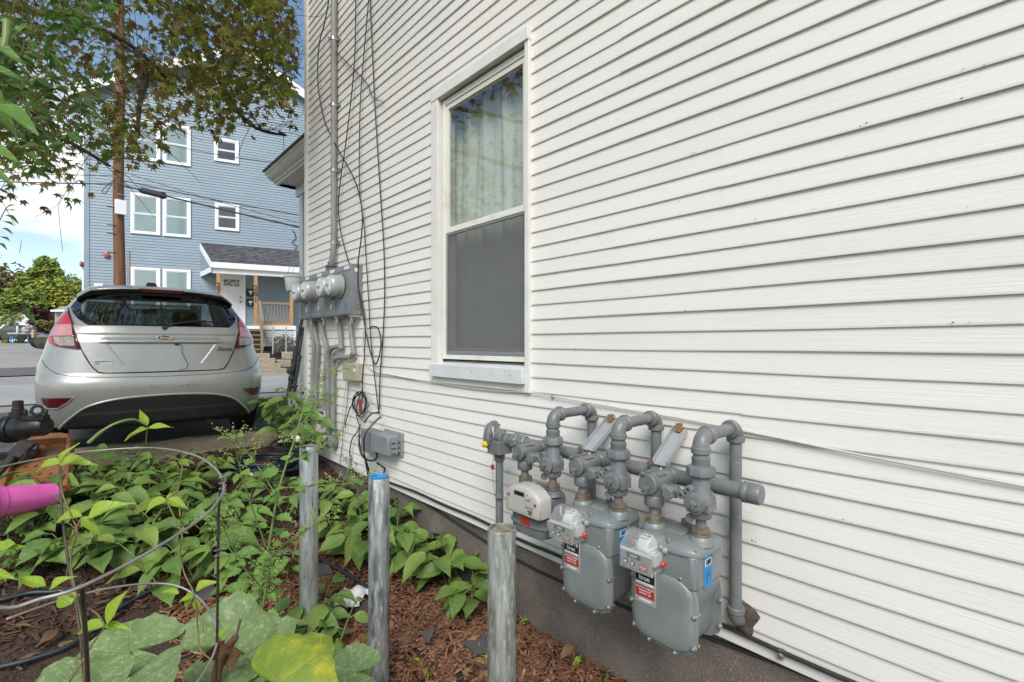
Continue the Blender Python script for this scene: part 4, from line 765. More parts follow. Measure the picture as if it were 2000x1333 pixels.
# boxes
def wallbox(name, label, cat, c0, c1, d, mt, off=.012):
    a = wp(*c0, off+d); b = wp(*c1, off+d); t = thing(name, label, cat, (WX-off, (a.y+b.y)/2, min(a.z, b.z)))
    obj('case', M().box(WX-off-d, WX-off, min(a.y,b.y), max(a.y,b.y), min(a.z,b.z), max(a.z,b.z)), mt, t, bevel=.008); return t, min(a.y,b.y), max(a.y,b.y), min(a.z,b.z), max(a.z,b.z)
MT['gbox'] = mat('grey_plastic_box', (.27,.275,.285), (.22,.225,.23), rough=.5, scale=8)
t, y0, y1, z0, z1 = wallbox('utility_box', 'grey plastic utility box with hinge lugs, right of its twin', 'utility box', (729,846), (757,893), .11, MT['gbox'])
m = M()
for z in (.25, .5, .78): m.box(WX-.10, WX-.02, y0-.016, y0, z0+(z1-z0)*z-.012, z0+(z1-z0)*z+.012); m.lathe((WX-.06, y0-.016, z0+(z1-z0)*z), (0,0,1), [(.008,-.02),(.008,.02)], 8)
obj('hinge', m, MT['gbox'], t); obj('back_plate', M().box(WX-.03, WX-.012, y0-.035, y1+.01, z0-.01, z1+.02), MT['gbox'], t, bevel=.003)
t, y0, y1, z0, z1 = wallbox('utility_box', 'darker grey utility box half hidden by the arched black cable', 'utility box', (704,838), (727,889), .10, mat('darker_grey_plastic', (.19,.195,.205), rough=.5))
obj('hinge', M().box(WX-.10, WX-.05, y0-.012, y0, z0+.05, z0+.08).box(WX-.10, WX-.05, y0-.012, y0, z0+.15, z0+.18), MT['gbox'], t)
t, y0, y1, z0, z1 = wallbox('telephone_box', 'beige telephone junction box with a white sticker below the conduits', 'junction box', (669,709), (696,746), .06, mat('beige_plastic', (.42,.38,.28), (.36,.32,.23), rough=.5, scale=8))
obj('sticker', M().box(WX-.0745, WX-.0715, y0+.02, y0+.06, z0+.08, z1-.04), MT['whitep'], t); obj('cover_groove', M().box(WX-.0745, WX-.0715, y1-.045, y1-.040, z0+.02, z1-.02), MT['creamp'], t); obj('knob', M().lathe((WX-.04, (y0+y1)/2, z0), (0,0,-1), [(.012,0),(.012,.015)], 10), MT['creamp'], t)
t = thing('hose_tap', 'white outdoor hose tap at the foot of the wall', 'tap', tuple(wp(690, 895, .03)))
m = M(); p = wp(690, 893, .0); m.lathe(p, (-1,0,0), [(.022,0),(.022,.012),(.016,.014),(.016,.06)], 12); m.lathe(p+Vector((-.05,0,-.05)), (0,0,1), [(.016,0),(.018,.01),(.016,.05)], 12); obj('spout', m, MT['creamp'], t)
m = M(); m.tube([p+Vector((-.09, .03*math.cos(a), .012+.03*math.sin(a))) for a in [2*math.pi*k/12 for k in range(12)]], .006, 6, closed=True); m.cyl(p+Vector((-.05,0,.0)), p+Vector((-.09,0,.012)), .006, 8); obj('handle', m, MT['creamp'], t)
tag(obj('vine_twig', M().tube(wline([(645,78),(650,92),(660,105),(690,135),(705,150),(718,165),(722,172),(724,184),(732,194),(740,198),(750,200)], .03), [.004]*40+[.002]*11, 6).tube(wline([(645,78),(641,72),(643,84)], .03), .0025, 5).tube(wline([(732,194),(742,196),(746,195)], .03), .002, 5), MT['bark'], None, sharp=180), 'dead brown vine twig clinging across the conduit and cables', 'twig')
for q, (a, b) in enumerate([(1083,775), (797,668), (852,664), (793,670), (775,537), (1240,857), (1396,885)]):
    pass
# nail holes and clip on the clapboards
t = tag(obj('wire_clip', M().lathe(wp(1081, 775, .012), (-1,0,0), [(.009,0),(.008,.012),(.005,.014)], 10), MT['screw']), 'small metal clip holding the cream wire below the window', 'clip')
sp = M(); rs = random.Random(4)
for k in range(260):
    y = rs.uniform(.05, 4.9); z = rs.uniform(.5, 4.2); g = rs.random(); s = rs.uniform(.0009, .0026)
    zc = .405+EXP*math.floor((z-.405)/EXP)+rs.choice([rs.uniform(.012,.06), .008, .006]); fr = (zc-.405)/EXP % 1
    if W0-.04 < y < W1+.04 and WZ0-.05 < zc < WZ1+.03: continue
    x = WX-.0135*(1-fr)-.0022
    for j in range(rs.choice([1,1,2,4])): sp.ball((x, y+rs.gauss(0,.012), zc+rs.gauss(0,.003)), (.0012, s*rs.uniform(.5,1.6), s*rs.uniform(.4,.9)), 6, 4)
obj('wall_specks', sp, mat('dark_dirt_specks', (.05,.035,.025), rough=.9), kind='stuff')
# ================================================================ parked hatchback
CARLOC = (0.612, 5.225, .558)
car = thing('parked_car', 'silver hatchback parked nose-out on the driveway beside the white house', 'car', CARLOC, world=False); car.rotation_euler = (0, 0, -.026)
MT['paint'] = mat('silver_car_paint', (.42,.415,.385), (.37,.365,.335), rough=.40, metal=.5, scale=3, coat=.5, col3=(.33,.32,.29), scale3=14, lo3=.6, hi3=.8, streak=(6,1,1.2), spec=.5)
MT['gap'] = mat('dark_panel_gap', (.02,.02,.02), rough=.7)
MT['blkplast'] = mat('black_bumper_plastic', (.010,.010,.010), (.018,.018,.018), rough=.6, scale=30)
MT['carglass'] = glass_mat('tinted_car_glass', (.24,.28,.27), 1.55, .12)
MT['frit'] = mat('black_gloss_frit', (.008,.008,.008), rough=.08, coat=.6)
MT['redlens'] = mat('red_lens', (.62,.015,.012), rough=.12, coat=.8); MT['darkred'] = mat('dark_red_lens', (.085,.006,.010), rough=.12, coat=.8); MT['pinklens'] = mat('pale_pink_lens', (.62,.27,.25), rough=.15, coat=.8)
MT['clearlens'] = mat('smoky_reverse_lens', (.30,.22,.16), (.45,.42,.36), rough=.15, coat=.8, scale=30); MT['chrome'] = mat('chrome', (.7,.7,.7), rough=.12, metal=1.0); MT['tyre'] = mat('tyre_rubber', (.012,.012,.012), rough=.8, scale=20, bump=.2)
def lerpt(T, h):
    if h <= T[0][0]: return T[0][1]
    for (a, b), (c, d) in zip(T, T[1:]):
        if h <= c: return b+(d-b)*(h-a)/(c-a)
    return T[-1][1]
VT = [(.18,.16),(.25,.07),(.34,.045),(.45,.02),(.58,0),(.645,.012),(.67,.045),(.72,.055),(.95,.085),(1.0,.10),(1.08,.14),(1.40,.40),(1.44,.46),(1.475,.58),(1.49,.75)]
WT_ = [(.18,.78),(.25,.815),(.34,.84),(.48,.862),(.62,.866),(.74,.855),(.87,.815),(.98,.79),(1.06,.768),(1.12,.742),(1.20,.706),(1.30,.655),(1.38,.600),(1.43,.545),(1.465,.46),(1.49,.34)]
FT = [(.18,3.75),(.3,3.88),(.6,3.92),(.72,3.85),(.86,3.45),(.96,2.95),(1.05,2.72),(1.40,1.95),(1.47,1.6),(1.49,1.3)]
NS = 3.5
def CS(l, h, off=0.0):
    W = lerpt(WT_, h); r = min(.9995, abs(l)/W); Dc = .60 if h < 1.1 else .60-.12*(h-1.1)/.4
    return Vector((l, lerpt(VT, h)+Dc*(1-(1-r**NS)**(1/NS)), h))
def CSo(l, h, off):
    p = CS(l, h); e = .004; s = -1 if l > 0 else 1
    n = (CS(l+e*s, h)-p).cross(CS(l, h+e)-p)*s
    if n.length < 1e-12: n = Vector((0,-1,0))
    n.normalize()
    if n.y > .2 or (n.y > 0 and n.x*l < 0): n = -n
    return p+n*off
def cpart(name, m, mt, parent=None, **k): return obj(name, m, mt, parent or car, **k)
def patch(name, rows, off, mt, nx=16, ny=None, parent=None, fn=None, depth=.012, sharp=45):
    H = [r[0] for r in rows]; ny = ny or max(6, 4*(len(rows)-1)); LT = [(r[0], r[1]) for r in rows]; RT_ = [(r[0], r[2]) for r in rows]
    G = []; 
    for j in range(ny+1):
        h = H[0]+(H[-1]-H[0])*j/ny; a, b = lerpt(LT, h), lerpt(RT_, h)
        G.append([CSo(a+(b-a)*i/nx, h, off+(fn(a+(b-a)*i/nx, h) if fn else 0)) for i in range(nx+1)])
    m = M(); m.add([p for r in G for p in r], [(j*(nx+1)+i, j*(nx+1)+i+1, (j+1)*(nx+1)+i+1, (j+1)*(nx+1)+i) for j in range(ny) for i in range(nx)])
    ed = [(0, i) for i in range(nx+1)]+[(j, nx) for j in range(1, ny+1)]+[(ny, i) for i in range(nx-1, -1, -1)]+[(j, 0) for j in range(ny-1, 0, -1)]
    a = [G[j][i] for j, i in ed]; b = [p+Vector((-.15*p.x, 1, 0))*depth for p in a]; k = len(a)
    m.add(a+b, [(i, k+i, k+(i+1) % k, (i+1) % k) for i in range(k)])
    return cpart(name, m, mt, parent, sharp=sharp)
# window outline (h, left, right)
WIN = [(1.088,-.47,.47),(1.10,-.52,.52),(1.15,-.575,.578),(1.20,-.605,.603),(1.25,-.622,.620),(1.30,-.60,.60),(1.34,-.56,.565),(1.40,-.50,.50)]
def inwin(l, h, g=0.0):
    if not (1.088+g < h < 1.40-g): return False
    return lerpt([(r[0], r[1]) for r in WIN], h)+g < l < lerpt([(r[0], r[2]) for r in WIN], h)-g
hs = [.245,.27,.30,.36,.42,.48,.54,.60,.645,.67,.70,.74,.80,.86,.92,.97,1.02,1.06,1.09,1.11,1.13,1.15,1.17,1.19,1.21,1.23,1.25,1.27,1.29,1.31,1.33,1.35,1.37,1.39,1.41,1.43,1.45,1.465,1.48,1.49]
rings = []; NR = 56
for h in hs:
    W = lerpt(WT_, h); fv = lerpt(FT, h); ring = []
    for i in range(NR+1):
        th = -math.pi/2+math.pi*i/NR; l = W*math.copysign(abs(math.sin(th))**(2/NS), math.sin(th)); ring.append(CS(max(-W*.9995, min(W*.9995, l)), h))
    y1 = ring[-1].y
    for t in (.25, .5, .75): ring.append(Vector((W*(1+.012*math.sin(math.pi*t)), y1+(fv-.5-y1)*t, h)))
    for i in range(15):
        th = math.pi/2-math.pi*i/14; l = W*.98*math.copysign(abs(math.sin(th))**(.6), math.sin(th)); ring.append(Vector((l, fv-.5*(1-abs(math.cos(th))**.6), h)))
    for t in (.75, .5, .25): ring.append(Vector((-W*(1+.012*math.sin(math.pi*t)), y1+(fv-.5-y1)*t, h)))
    rings.append(ring)
n = len(rings[0]); fs = []
for j in range(len(hs)-1):
    for i in range(n):
        c = (rings[j][i]+rings[j+1][(i+1) % n])/2
        if i < NR and inwin(c.x, c.z, .004): continue
        if NR+5 <= i <= NR+16 and 1.04 < c.z < 1.42: continue
        fs.append((j*n+i, j*n+(i+1) % n, (j+1)*n+(i+1) % n, (j+1)*n+i))
m = M(); m.add([p for r in rings for p in r], fs)
k = len(hs)-1; top = len(m.v); m.v.append((0, 1.05, 1.498)); m.f += [(k*n+i, k*n+(i+1) % n, top) for i in range(n)]
body = cpart('body', m, MT['paint'], sharp=60)
m = M(); m.box(-.55,.55,.45,3.6,.19,.24); m.box(-.6,.6,.45,2.9,.6,.62); cpart('underbody', m, MT['blkplast'])
# glass: dark gloss border and clear tinted middle
patch('window_border', WIN[:1]+[(1.115,-.54,.54)]+WIN[2:], -.006, MT['frit'], 40, 30, depth=.0) if 0 else None
def ring_patch(name, off, mt, inner):
    m = M(); OUT = []; IN = []
    def outline(g, k=90):
        P = []
        L = [(r[0], r[1]) for r in WIN]; Rr = [(r[0], r[2]) for r in WIN]; h0, h1 = 1.088+g*.5, 1.40-g*2.4
        for i in range(24): l = lerpt(L, h0+.01)+g+(lerpt(Rr, h0+.01)-lerpt(L, h0+.01)-2*g)*i/24; P.append((l, h0))
        for i in range(20): h = h0+(h1-h0)*i/20; P.append((lerpt(Rr, h)-g*1.6, h))
        for i in range(24): l = lerpt(Rr, h1)-g*1.6-(lerpt(Rr, h1)-lerpt(L, h1)-3.2*g)*i/24; P.append((l, h1))
        for i in range(20): h = h1+(h0-h1)*i/20; P.append((lerpt(L, h)+g*1.6, h))
        return P
    a = outline(-.008); b = outline(inner); k = len(a)
    m.add([CSo(l, h, off) for l, h in a]+[CSo(l, h, off) for l, h in b], [(i, (i+1) % k, k+(i+1) % k, k+i) for i in range(k)])
    return cpart(name, m, mt)
rw = patch('rear_window', [(1.09,-.47,.47)]+WIN[1:], .002, MT['carglass'], 30, 24, depth=.003, sharp=180)
ring_patch('window_border', .004, MT['frit'], .032)
# hatch panel with ledge and number plate recess
HT = [(.692,-.405,.405),(.70,-.44,.44),(.715,-.463,.46),(.753,-.495,.49),(.885,-.556,.55),(.98,-.583,.58),(1.064,-.606,.604),(1.086,-.612,.61)]
PL = [(.752,-.285,.27),(.935,-.395,.388)]
def recess(l, h):
    a, b = lerpt([(r[0], r[1]) for r in PL], h), lerpt([(r[0], r[2]) for r in PL], h)
    d = min(l-a, b-l, h-.752, .938-h)
    q = -(.010+.018*(h-.752)/.18)*sstep(-.006, .020, d)
    q += .012*sstep(.938, .946, h)*sstep(1.0, .955, h)*sstep(.47, .40, abs(l))       # chrome-like ledge
    q += .006*sstep(1.012, 1.022, h)-.006*sstep(.60, .5, abs(l))*sstep(.95, 1.0, h)*sstep(1.03, 1.01, h)
    return q
hatch = patch('hatch', HT, .005, MT['paint'], 90, 80, fn=recess, depth=.02, sharp=70)
def cline(name, pts, r, mt, off=.002, parent=None, n=5):
    P = smooth_pts([(l, h, 0) for l, h in pts], n); return cpart(name, M().tube([CSo(p.x, p.y, off) for p in P], r, 6), mt, parent, sharp=180)
HO = [(-.655,1.25),(-.645,1.21),(-.610,1.064),(-.560,.885),(-.500,.753),(-.468,.713),(-.43,.692),(-.2,.688),(0,.687),(.2,.688),(.43,.692),(.468,.713),(.495,.753),(.555,.885),(.608,1.064),(.640,1.21),(.648,1.25)]
cline('hatch_gap', HO, .0055, MT['gap'], .0)
cline('bumper_seam', [(-.81,.80),(-.775,.745),(-.692,.687),(-.515,.660),(-.2,.651),(0,.648),(.2,.650),(.515,.660),(.692,.690),(.78,.75),(.812,.80)], .0028, MT['gap'], .0)
cline('crease_line', [(-.56,1.016),(-.3,1.022),(0,1.024),(.3,1.022),(.57,1.018)], .0025, MT['paint'], .004, hatch)
# bumper lower trim and lip
DF = [(.232,-.67,.69),(.27,-.655,.66),(.297,-.64,.64),(.356,-.585,.585),(.40,-.533,.533),(.432,-.455,.455),(.455,-.36,.36),(.468,-.22,.22),(.474,-.06,.06)]
dif = patch('lower_bumper_trim', DF, .003, MT['blkplast'], 40, 26, fn=lambda l, h: .004*sstep(.36, .35, h))
cline('bumper_lip', [(-.70,.235),(-.655,.297),(-.60,.356),(-.548,.402),(-.47,.438),(-.36,.465),(-.22,.480),(0,.486),(.22,.480),(.36,.465),(.47,.438),(.548,.402),(.60,.356),(.655,.297),(.71,.235)], .012, MT['paint'], .001)
m = M(); m.tube([CSo(l, .25, .0)+Vector((0,.06,.02)) for l in [-.62+.124*i for i in range(11)]], .04, 10); cpart('lower_valance', m, MT['blkplast'], dif, sharp=180)
for s in (-1, 1):
    rows = [(.416,.705,.765),(.435,.675,.786),(.47,.635,.800),(.497,.612,.806)] if s > 0 else [(.416,-.765,-.705),(.435,-.786,-.675),(.47,-.800,-.635),(.497,-.806,-.612)]
    rf_ = patch('rear_reflector', rows, .004, MT['darkred'], 12, 10)
    cline('reflector_rim', [(s*.61,.499),(s*.635,.468),(s*.675,.432),(s*.705,.412),(s*.768,.412),(s*.79,.435)], .0045, MT['chrome'] if 0 else MT['paint'], .004, rf_)
    TL = [(.890,.600,.562),(.905,.690,.566),(.925,.735,.570),(.945,.758,.574),(.98,.770,.585),(1.02,.760,.592),(1.06,.744,.600),(1.10,.727,.610),(1.15,.700,.625),(1.20,.664,.644),(1.215,.652,.648)]
    def sd(rows): return [(h, a*s, b*s) if s < 0 else (h, b, a) for h, a, b in rows]
    tl = patch('tail_light', sd(TL), .010, MT['darkred'], 14, 30)
    patch('upper_lens', sd([(1.098,.716,.620),(1.15,.693,.634),(1.198,.658,.646)]), .014, MT['redlens'], 8, 8, tl)
    patch('middle_lens', sd([(1.000,.752,.612),(1.05,.738,.616),(1.095,.718,.622)]), .014, MT['pinklens'], 8, 8, tl)
    patch('outer_lens', sd([(.925,.728,.700),(.95,.755,.728),(.992,.760,.735)]), .014, MT['redlens'], 6, 8, tl)
    patch('reverse_lens', sd([(.918,.690,.598),(.95,.724,.600),(.992,.732,.606)]), .014, MT['clearlens'], 8, 8, tl)
    cline('lens_divider', [(s*.60,.996),(s*.68,.997),(s*.757,.996)], .003, MT['chrome'], .016, tl)
    # wheel
    for v in (.76, 3.25):
        w = cpart('wheel', M().lathe((s*.665, v, .30), (s,0,0), [(.20,0),(.275,.0),(.297,.02),(.302,.05),(.302,.12),(.297,.165),(.27,.185),(.20,.185)], 36), MT['tyre'])
        cpart('rim', M().lathe((s*.66, v, .30), (s,0,0), [(.19,.02),(.19,.16),(.12,.15),(.05,.17),(.0,.172)], 20), MT['silver'], w)
    m = M(); m.box(*sorted((s*.60, s*.80)), .40, 1.12, .30, .62); cpart('wheel_arch', m, MT['gap'])
    # door mirror
    m = M(); m.ball((s*.92, 2.28, .95), (.105,.075,.075), 16, 10); m.cyl((s*.74, 2.30, .92), (s*.86, 2.29, .94), .03, 8); mr = cpart('door_mirror', m, MT['blkplast'])
    m = M(); m.lathe((s*.922, 2.209, .95), (0,-1,0), [(.066,-.006),(.064,.004),(.0,.005)], 20); cpart('mirror_glass', m, MT['frit'], mr)
    m = M(); m.ball((s*.90, 2.29, .99), (.09,.06,.05), 16, 8); cpart('mirror_cap', m, MT['paint'], mr)
    # side glass
    m = M(); 
    for j in range(8):
        pass
    m.grid(lambda a, b: (s*(lerpt(WT_, 1.09+.27*b)*1.012+.003), 1.0+.25*b+a*(1.35-.55*b), 1.09+.27*b), 8, 6); cpart('side_window', m, MT['frit'], sharp=180)
# spoiler over the window, brake light
m = M(); L = 24; vs = []
for i in range(L+1):
    l = -.60+1.2*i/L; q = abs(l)/.6; dz = -.045*q**3-.055*max(0, q-.85)/.15; dv = .10*q**3
    for v, h in ((.72,1.492),(.55,1.487),(.42,1.468),(.355,1.447),(.350,1.438),(.36,1.428),(.44,1.408),(.60,1.41)): vs.append((l, v+dv, h+dz))
m.add(vs, [(i*8+k, (i+1)*8+k, (i+1)*8+(k+1) % 8, i*8+(k+1) % 8) for i in range(L) for k in range(8)]+[tuple(range(7,-1,-1)), tuple(L*8+k for k in range(8))]); sp = cpart('roof_spoiler', m, MT['paint'], sharp=40)
m = M(); vs = []
for i in range(L+1):
    l = -.585+1.17*i/L; q = abs(l)/.6; dz = -.045*q**3-.055*max(0, q-.85)/.15; dv = .10*q**3
    for v, h in ((.349,1.4375),(.345,1.430),(.420,1.385),(.46,1.385)): vs.append((l, v+dv, h+dz))
m.add(vs, [(i*4+k, (i+1)*4+k, (i+1)*4+(k+1) % 4, i*4+(k+1) % 4) for i in range(L) for k in range(4)]); cpart('spoiler_underside', m, MT['frit'], sp, sharp=180)
m = M(); m.add([(-.172,.342,1.442),(.172,.342,1.442),(.150,.348,1.412),(-.150,.348,1.412),(-.172,.40,1.442),(.172,.40,1.442),(.150,.41,1.412),(-.150,.41,1.412)], [(0,1,2,3),(0,4,5,1),(1,5,6,2),(2,6,7,3),(3,7,4,0)]); cpart('brake_light', m, MT['darkred'], sp, smooth=False)
m = M(); m.layers([(-.045,.60),(.045,.60),(.05,.70),(.03,.80),(-.03,.80),(-.05,.70)], lambda u, v, w: (u-.06, v, w), [(0,1.485),(.006,1.505),(.02,1.515),(.03,1.53)]); cpart('aerial_base', m, MT['blkplast'])
for s in (-1, 1): cpart('roof_strip', M().tube([(s*.50, .62, 1.452), (s*.51, 1.0, 1.462), (s*.50, 1.6, 1.45)], .012, 6), MT['blkplast'])
# wiper
wpv = CSo(.0, 1.084, .02); wpe = CSo(.44, 1.135, .02)
m = M(); m.lathe(CSo(0, 1.075, .0), (0,-1,.35), [(.020,0),(.020,.018),(.014,.024)], 12); m.tube([wpv+Vector((-.005,0,-.012)), CSo(.06,1.098,.024), CSo(.2,1.128,.026), CSo(.33,1.142,.02)], [.011,.010,.008,.006], 8); wi = cpart('rear_wiper', m, MT['blkplast'])
cpart('wiper_blade', M().tube([CSo(.10+.034*k, 1.113+.0042*k-.0001*k*k, .012) for k in range(11)], .007, 6), MT['black'], wi)
# emblem, writing, plate screws, loose wire
m = M(); m.lathe((0, 0, 0), (0,-1,0), [(1,0),(1,.008),(.94,.011)], 36); E_ = CSo(-.006, .985, .016)
m.v = [(E_.x+x*.060, E_.y+y, E_.z+z*.0245) for x, y, z in m.v]; em = cpart('oval_emblem', m, MT['chrome'])
m = M(); m.lathe((0, 0, 0), (0,-1,0), [(.88,.0105),(.86,.0125),(.0,.013)], 36); m.v = [(E_.x+x*.060, E_.y+y, E_.z+z*.0245) for x, y, z in m.v]; cpart('emblem_field', m, mat('dark_navy_enamel', (.008,.012,.03), rough=.15, coat=.6), em)
text('Ford', em, MT['chrome'], (E_.x, E_.y-.0135, E_.z-.001), (1,0,0), (0,0,1), .030, shear=.4, sx=1.3, bold=-.0004)
p = CSo(.463, .882, .008); text('Fiesta', hatch, MT['gap'], p, CSo(.53,.884,.0)-CSo(.395,.880,.0), (0,.1,1), .056, shear=.5, sx=1.05, ext=.0015, bold=-.0006)
a, b = CSo(-.489,.779,.0), CSo(-.365,.779,.0); d = (b-a).normalized(); 
bd = cpart('dealer_badge', M().obox((a+b)/2+Vector((0,-.008,0)), d*.064, (0,.0025,0), (0,0,.0215)), MT['silver'], bevel=.001)
for tx, dz, s_ in (('PORTSMOUTH', .007, .0165), ('FORD', -.011, .011)): text(tx, bd, MT['gap'], (a+b)/2+Vector((0,-.0112,dz))+(d*-.035 if dz < 0 else Vector()), d, (0,0,1), s_, bold=.0005)
for l, h in ((-.075,.922),(.085,.925),(-.075,.782),(.12,.785)): cpart('plate_screw', M().lathe(CSo(l, h, -(.010+.018*(h-.752)/.18)+.006), (0,-1,0), [(.0085,0),(.008,.004)], 10), MT['gap'] if h < .9 else MT['rust'], hatch)
cpart('plate_lamp', M().obox(CSo(.088, .93, -.004), (.016,0,0), (0,.01,0), (0,0,.007)), MT['gap'], hatch)
cpart('loose_wire', M().tube(smooth_pts([CSo(.09,.928,.0), CSo(.125,.915,.012), CSo(.125,.85,.014), CSo(.148,.80,.01), CSo(.165,.745,.012), CSo(.15,.71,.016), CSo(.10,.698,.01)], 6), .0022, 5), MT['gap'], hatch)
sc_ = M(); rs = random.Random(9)
for k in range(26):
    l = rs.uniform(.08,.28) if rs.random() < .75 else rs.uniform(-.12,.06); q = CSo(l, .565+rs.gauss(0,.006), .0012); sc_.obox(q, (rs.uniform(.004,.014),0,0), (0,.0006,0), (0,0,rs.uniform(.001,.003)))
cpart('bumper_scuffs', sc_, mat('scuff_grey', (.25,.23,.21), rough=.8), kind='stuff')
m = M(); m.cyl((.36,.20,.20), (.36,.60,.22), .032, 12); m.tube([(.02,.62,.22), (.62,.62,.22)], .075, 12); cpart('exhaust', m, mat('rusty_exhaust', (.16,.11,.07), (.07,.05,.04), rough=.7, metal=.4, scale=20))
# cabin
MT['seat'] = mat('dark_seat_fabric', (.03,.03,.032), rough=.9)
for l in (-.40, 0, .40):
    m = M(); m.box(l-.20, l+.20, 1.0, 1.12, .62, 1.06) if l else m.box(-.16, .16, 1.02, 1.12, .62, 1.04); st = cpart('rear_seat', m, MT['seat'], bevel=.04)
    if l: cpart('headrest', M().box(l-.12, l+.12, 1.05, 1.13, 1.07, 1.16), MT['seat'], st, bevel=.03)
for l in (-.37, .37):
    m = M(); m.box(l-.24, l+.24, 1.95, 2.08, .6, 1.14); st = cpart('front_seat', m, MT['seat'], bevel=.05); cpart('headrest', M().box(l-.13, l+.13, 1.97, 2.06, 1.16, 1.33), MT['seat'], st, bevel=.04)
cpart('dashboard', M().box(-.68, .68, 2.55, 2.9, .8, 1.0), MT['seat'], bevel=.04); cpart('parcel_shelf', M().box(-.55, .55, .36, .95, 1.0, 1.03), MT['seat'])
cpart('rear_view_mirror', M().obox((0, 2.16, 1.33), (.10,0,0), (0,.015,0), (0,0,.03)), MT['seat'], bevel=.008)
cpart('windscreen', M().grid(lambda a, b: (-.62+.04*b*2+a*(1.24-.16*b), 2.70-.72*b+.10-.35*abs(a-.5)**2*2, 1.05+.36*b), 8, 6), MT['carglass'], sharp=180)

# ================================================================ blue house across the street
BA = math.radians(-15.2); BP = Vector((1.577, 22.205, 0)); BD = Vector((math.cos(BA), math.sin(BA), 0)); BN = Vector((BD.y, -BD.x, 0))
bh = thing('blue_house', 'three storey blue-grey clapboard house with white framed windows across the street', 'house', tuple(BP+Vector((0,0,1.2))))
def B(u, z, o=0.0): return BP+BD*u+BN*o+Vector((0,0,z))
def bbox(m, u0, u1, z0, z1, o0, o1):
    return m.add([B(u0,z0,o0),B(u1,z0,o0),B(u1,z0,o1),B(u0,z0,o1),B(u0,z1,o0),B(u1,z1,o0),B(u1,z1,o1),B(u0,z1,o1)], [(0,1,2,3),(7,6,5,4),(0,4,5,1),(1,5,6,2),(2,6,7,3),(3,7,4,0)])
UL, UR, UPK, ZE, ZPK = -1.3, 8.25, 3.45, 10.35, 13.0
def top_at(u): return ZPK-(ZPK-ZE)*abs(u-UPK)/(UPK-UL)
m = M(); z = 1.9; e_ = .104
while z < ZPK-.1:
    f = max(0, (z-ZE)/(ZPK-ZE)); a = UL+.12+(UPK-UL-.12)*f; b = UR-(UR-UPK)*f
    m.add([B(a,z,.0),B(b,z,.0),B(b,z,.022),B(a,z,.022),B(b,min(z+e_+.01, ZPK),.004),B(a,min(z+e_+.01,ZPK),.004)], [(0,1,2,3),(3,2,4,5)]); z += e_
obj('siding_boards', m, MT['blue'], bh, kind='stuff', smooth=False)
m = M(); dp = 11.0
P6 = [(UL,1.0),(UR,1.0),(UR,ZE),(UPK,ZPK),(UL,ZE)]
m.prism(P6, lambda u, v, w: B(u, v, w), 0.0, -dp); obj('wall', m, MT['blue'], bh, smooth=False)
m = M()
for k in range(0):
    pass
z = 1.9
while z < ZE:
    m.add([B(UL,z,-dp),B(UL,z,0),B(UL-.02,z,0),B(UL-.02,z,-dp),B(UL-.003,z+e_,0),B(UL-.003,z+e_,-dp)], [(0,1,2,3),(3,2,4,5)]); z += e_
obj('side_siding_boards', m, MT['blue'], bh, kind='stuff', smooth=False)
m = M(); bbox(m, UL-.03, UL+.12, 1.3, ZE-.05, -.10, .035); obj('corner_trim', m, MT['blue'], bh)
m = M(); bbox(m, UR-.12, UR+.03, 1.3, ZE-.05, -.1, .035); obj('corner_trim', m, MT['white'], bh)
m = M(); bbox(m, UL, UR, .8, 1.9, -.02, .01); obj('foundation', m, MT['stone'], bh)
# roof slopes with white rakes
for s, ue in ((-1, UL-.35), (1, UR+.35)):
    zl = top_at(ue); m = M()
    P = [(ue, zl), (UPK, ZPK), (UPK, ZPK+.22), (ue, zl+.22)]
    m.prism(P, lambda u, v, w: B(u, v, w), -.02 + .30, -dp-.3); rf_ = obj('roof', m, MT['shingle'], bh, smooth=False)
    P = [(ue, zl-.20), (UPK, ZPK-.20), (UPK, ZPK+.16), (ue, zl+.16)]
    m = M(); m.prism(P, lambda u, v, w: B(u, v, w), .285, .33); obj('rake_board', m, MT['white'], rf_, smooth=False)
    P = [(ue, zl-.03), (UPK, ZPK-.03), (UPK, ZPK-.0), (ue, zl-.0)]; m = M(); m.prism(P, lambda u, v, w: B(u, v, w), .02, .284); obj('soffit', m, MT['white'], rf_, smooth=False)
def bwin(u0, u1, z0, z1, kind='pale'):
    m = M(); fr = .095
    for a in ((u0-.0, u0+fr), (u1-fr, u1)): bbox(m, a[0], a[1], z0, z1, 0, .065)
    bbox(m, u0+fr, u1-fr, z0, z0+fr*.8, 0, .07); bbox(m, u0+fr, u1-fr, z1-fr, z1, 0, .065); w = obj('window', m, MT['white'], bh)
    m = M(); zc = (z0+z1)/2; s = .032
    for a, b, o in ((z0+fr*.8, zc, .022), (zc, z1-fr, .034)):
        bbox(m, u0+fr, u0+fr+s, a, b, o-.01, o+.012); bbox(m, u1-fr-s, u1-fr, a, b, o-.01, o+.012); bbox(m, u0+fr+s, u1-fr-s, a, a+s, o-.01, o+.012); bbox(m, u0+fr+s, u1-fr-s, b-s, b, o-.01, o+.012)
    obj('sash', m, MT['white'], w)
    for a, b, o in ((z0+fr*.8+s, zc-s, .024), (zc+s, z1-fr-s, .036)):
        m = M(); bbox(m, u0+fr+s, u1-fr-s, a, b, o-.008, o); obj('pane', m, MT['farglass' if kind == 'pale' else 'farglass_dark'], w)
for z0, z1 in ((2.75, 4.26), (5.47, 6.95), (8.17, 9.66)):
    bwin(-.02, .86, z0, z1); bwin(.93, 1.80, z0, z1)
bwin(2.58, 3.40, 5.88, 6.91, 'dark'); bwin(2.55, 3.38, 8.53, 9.43, 'dark'); bwin(6.2, 7.0, 5.47, 6.95); bwin(6.2, 7.0, 8.17, 9.66)
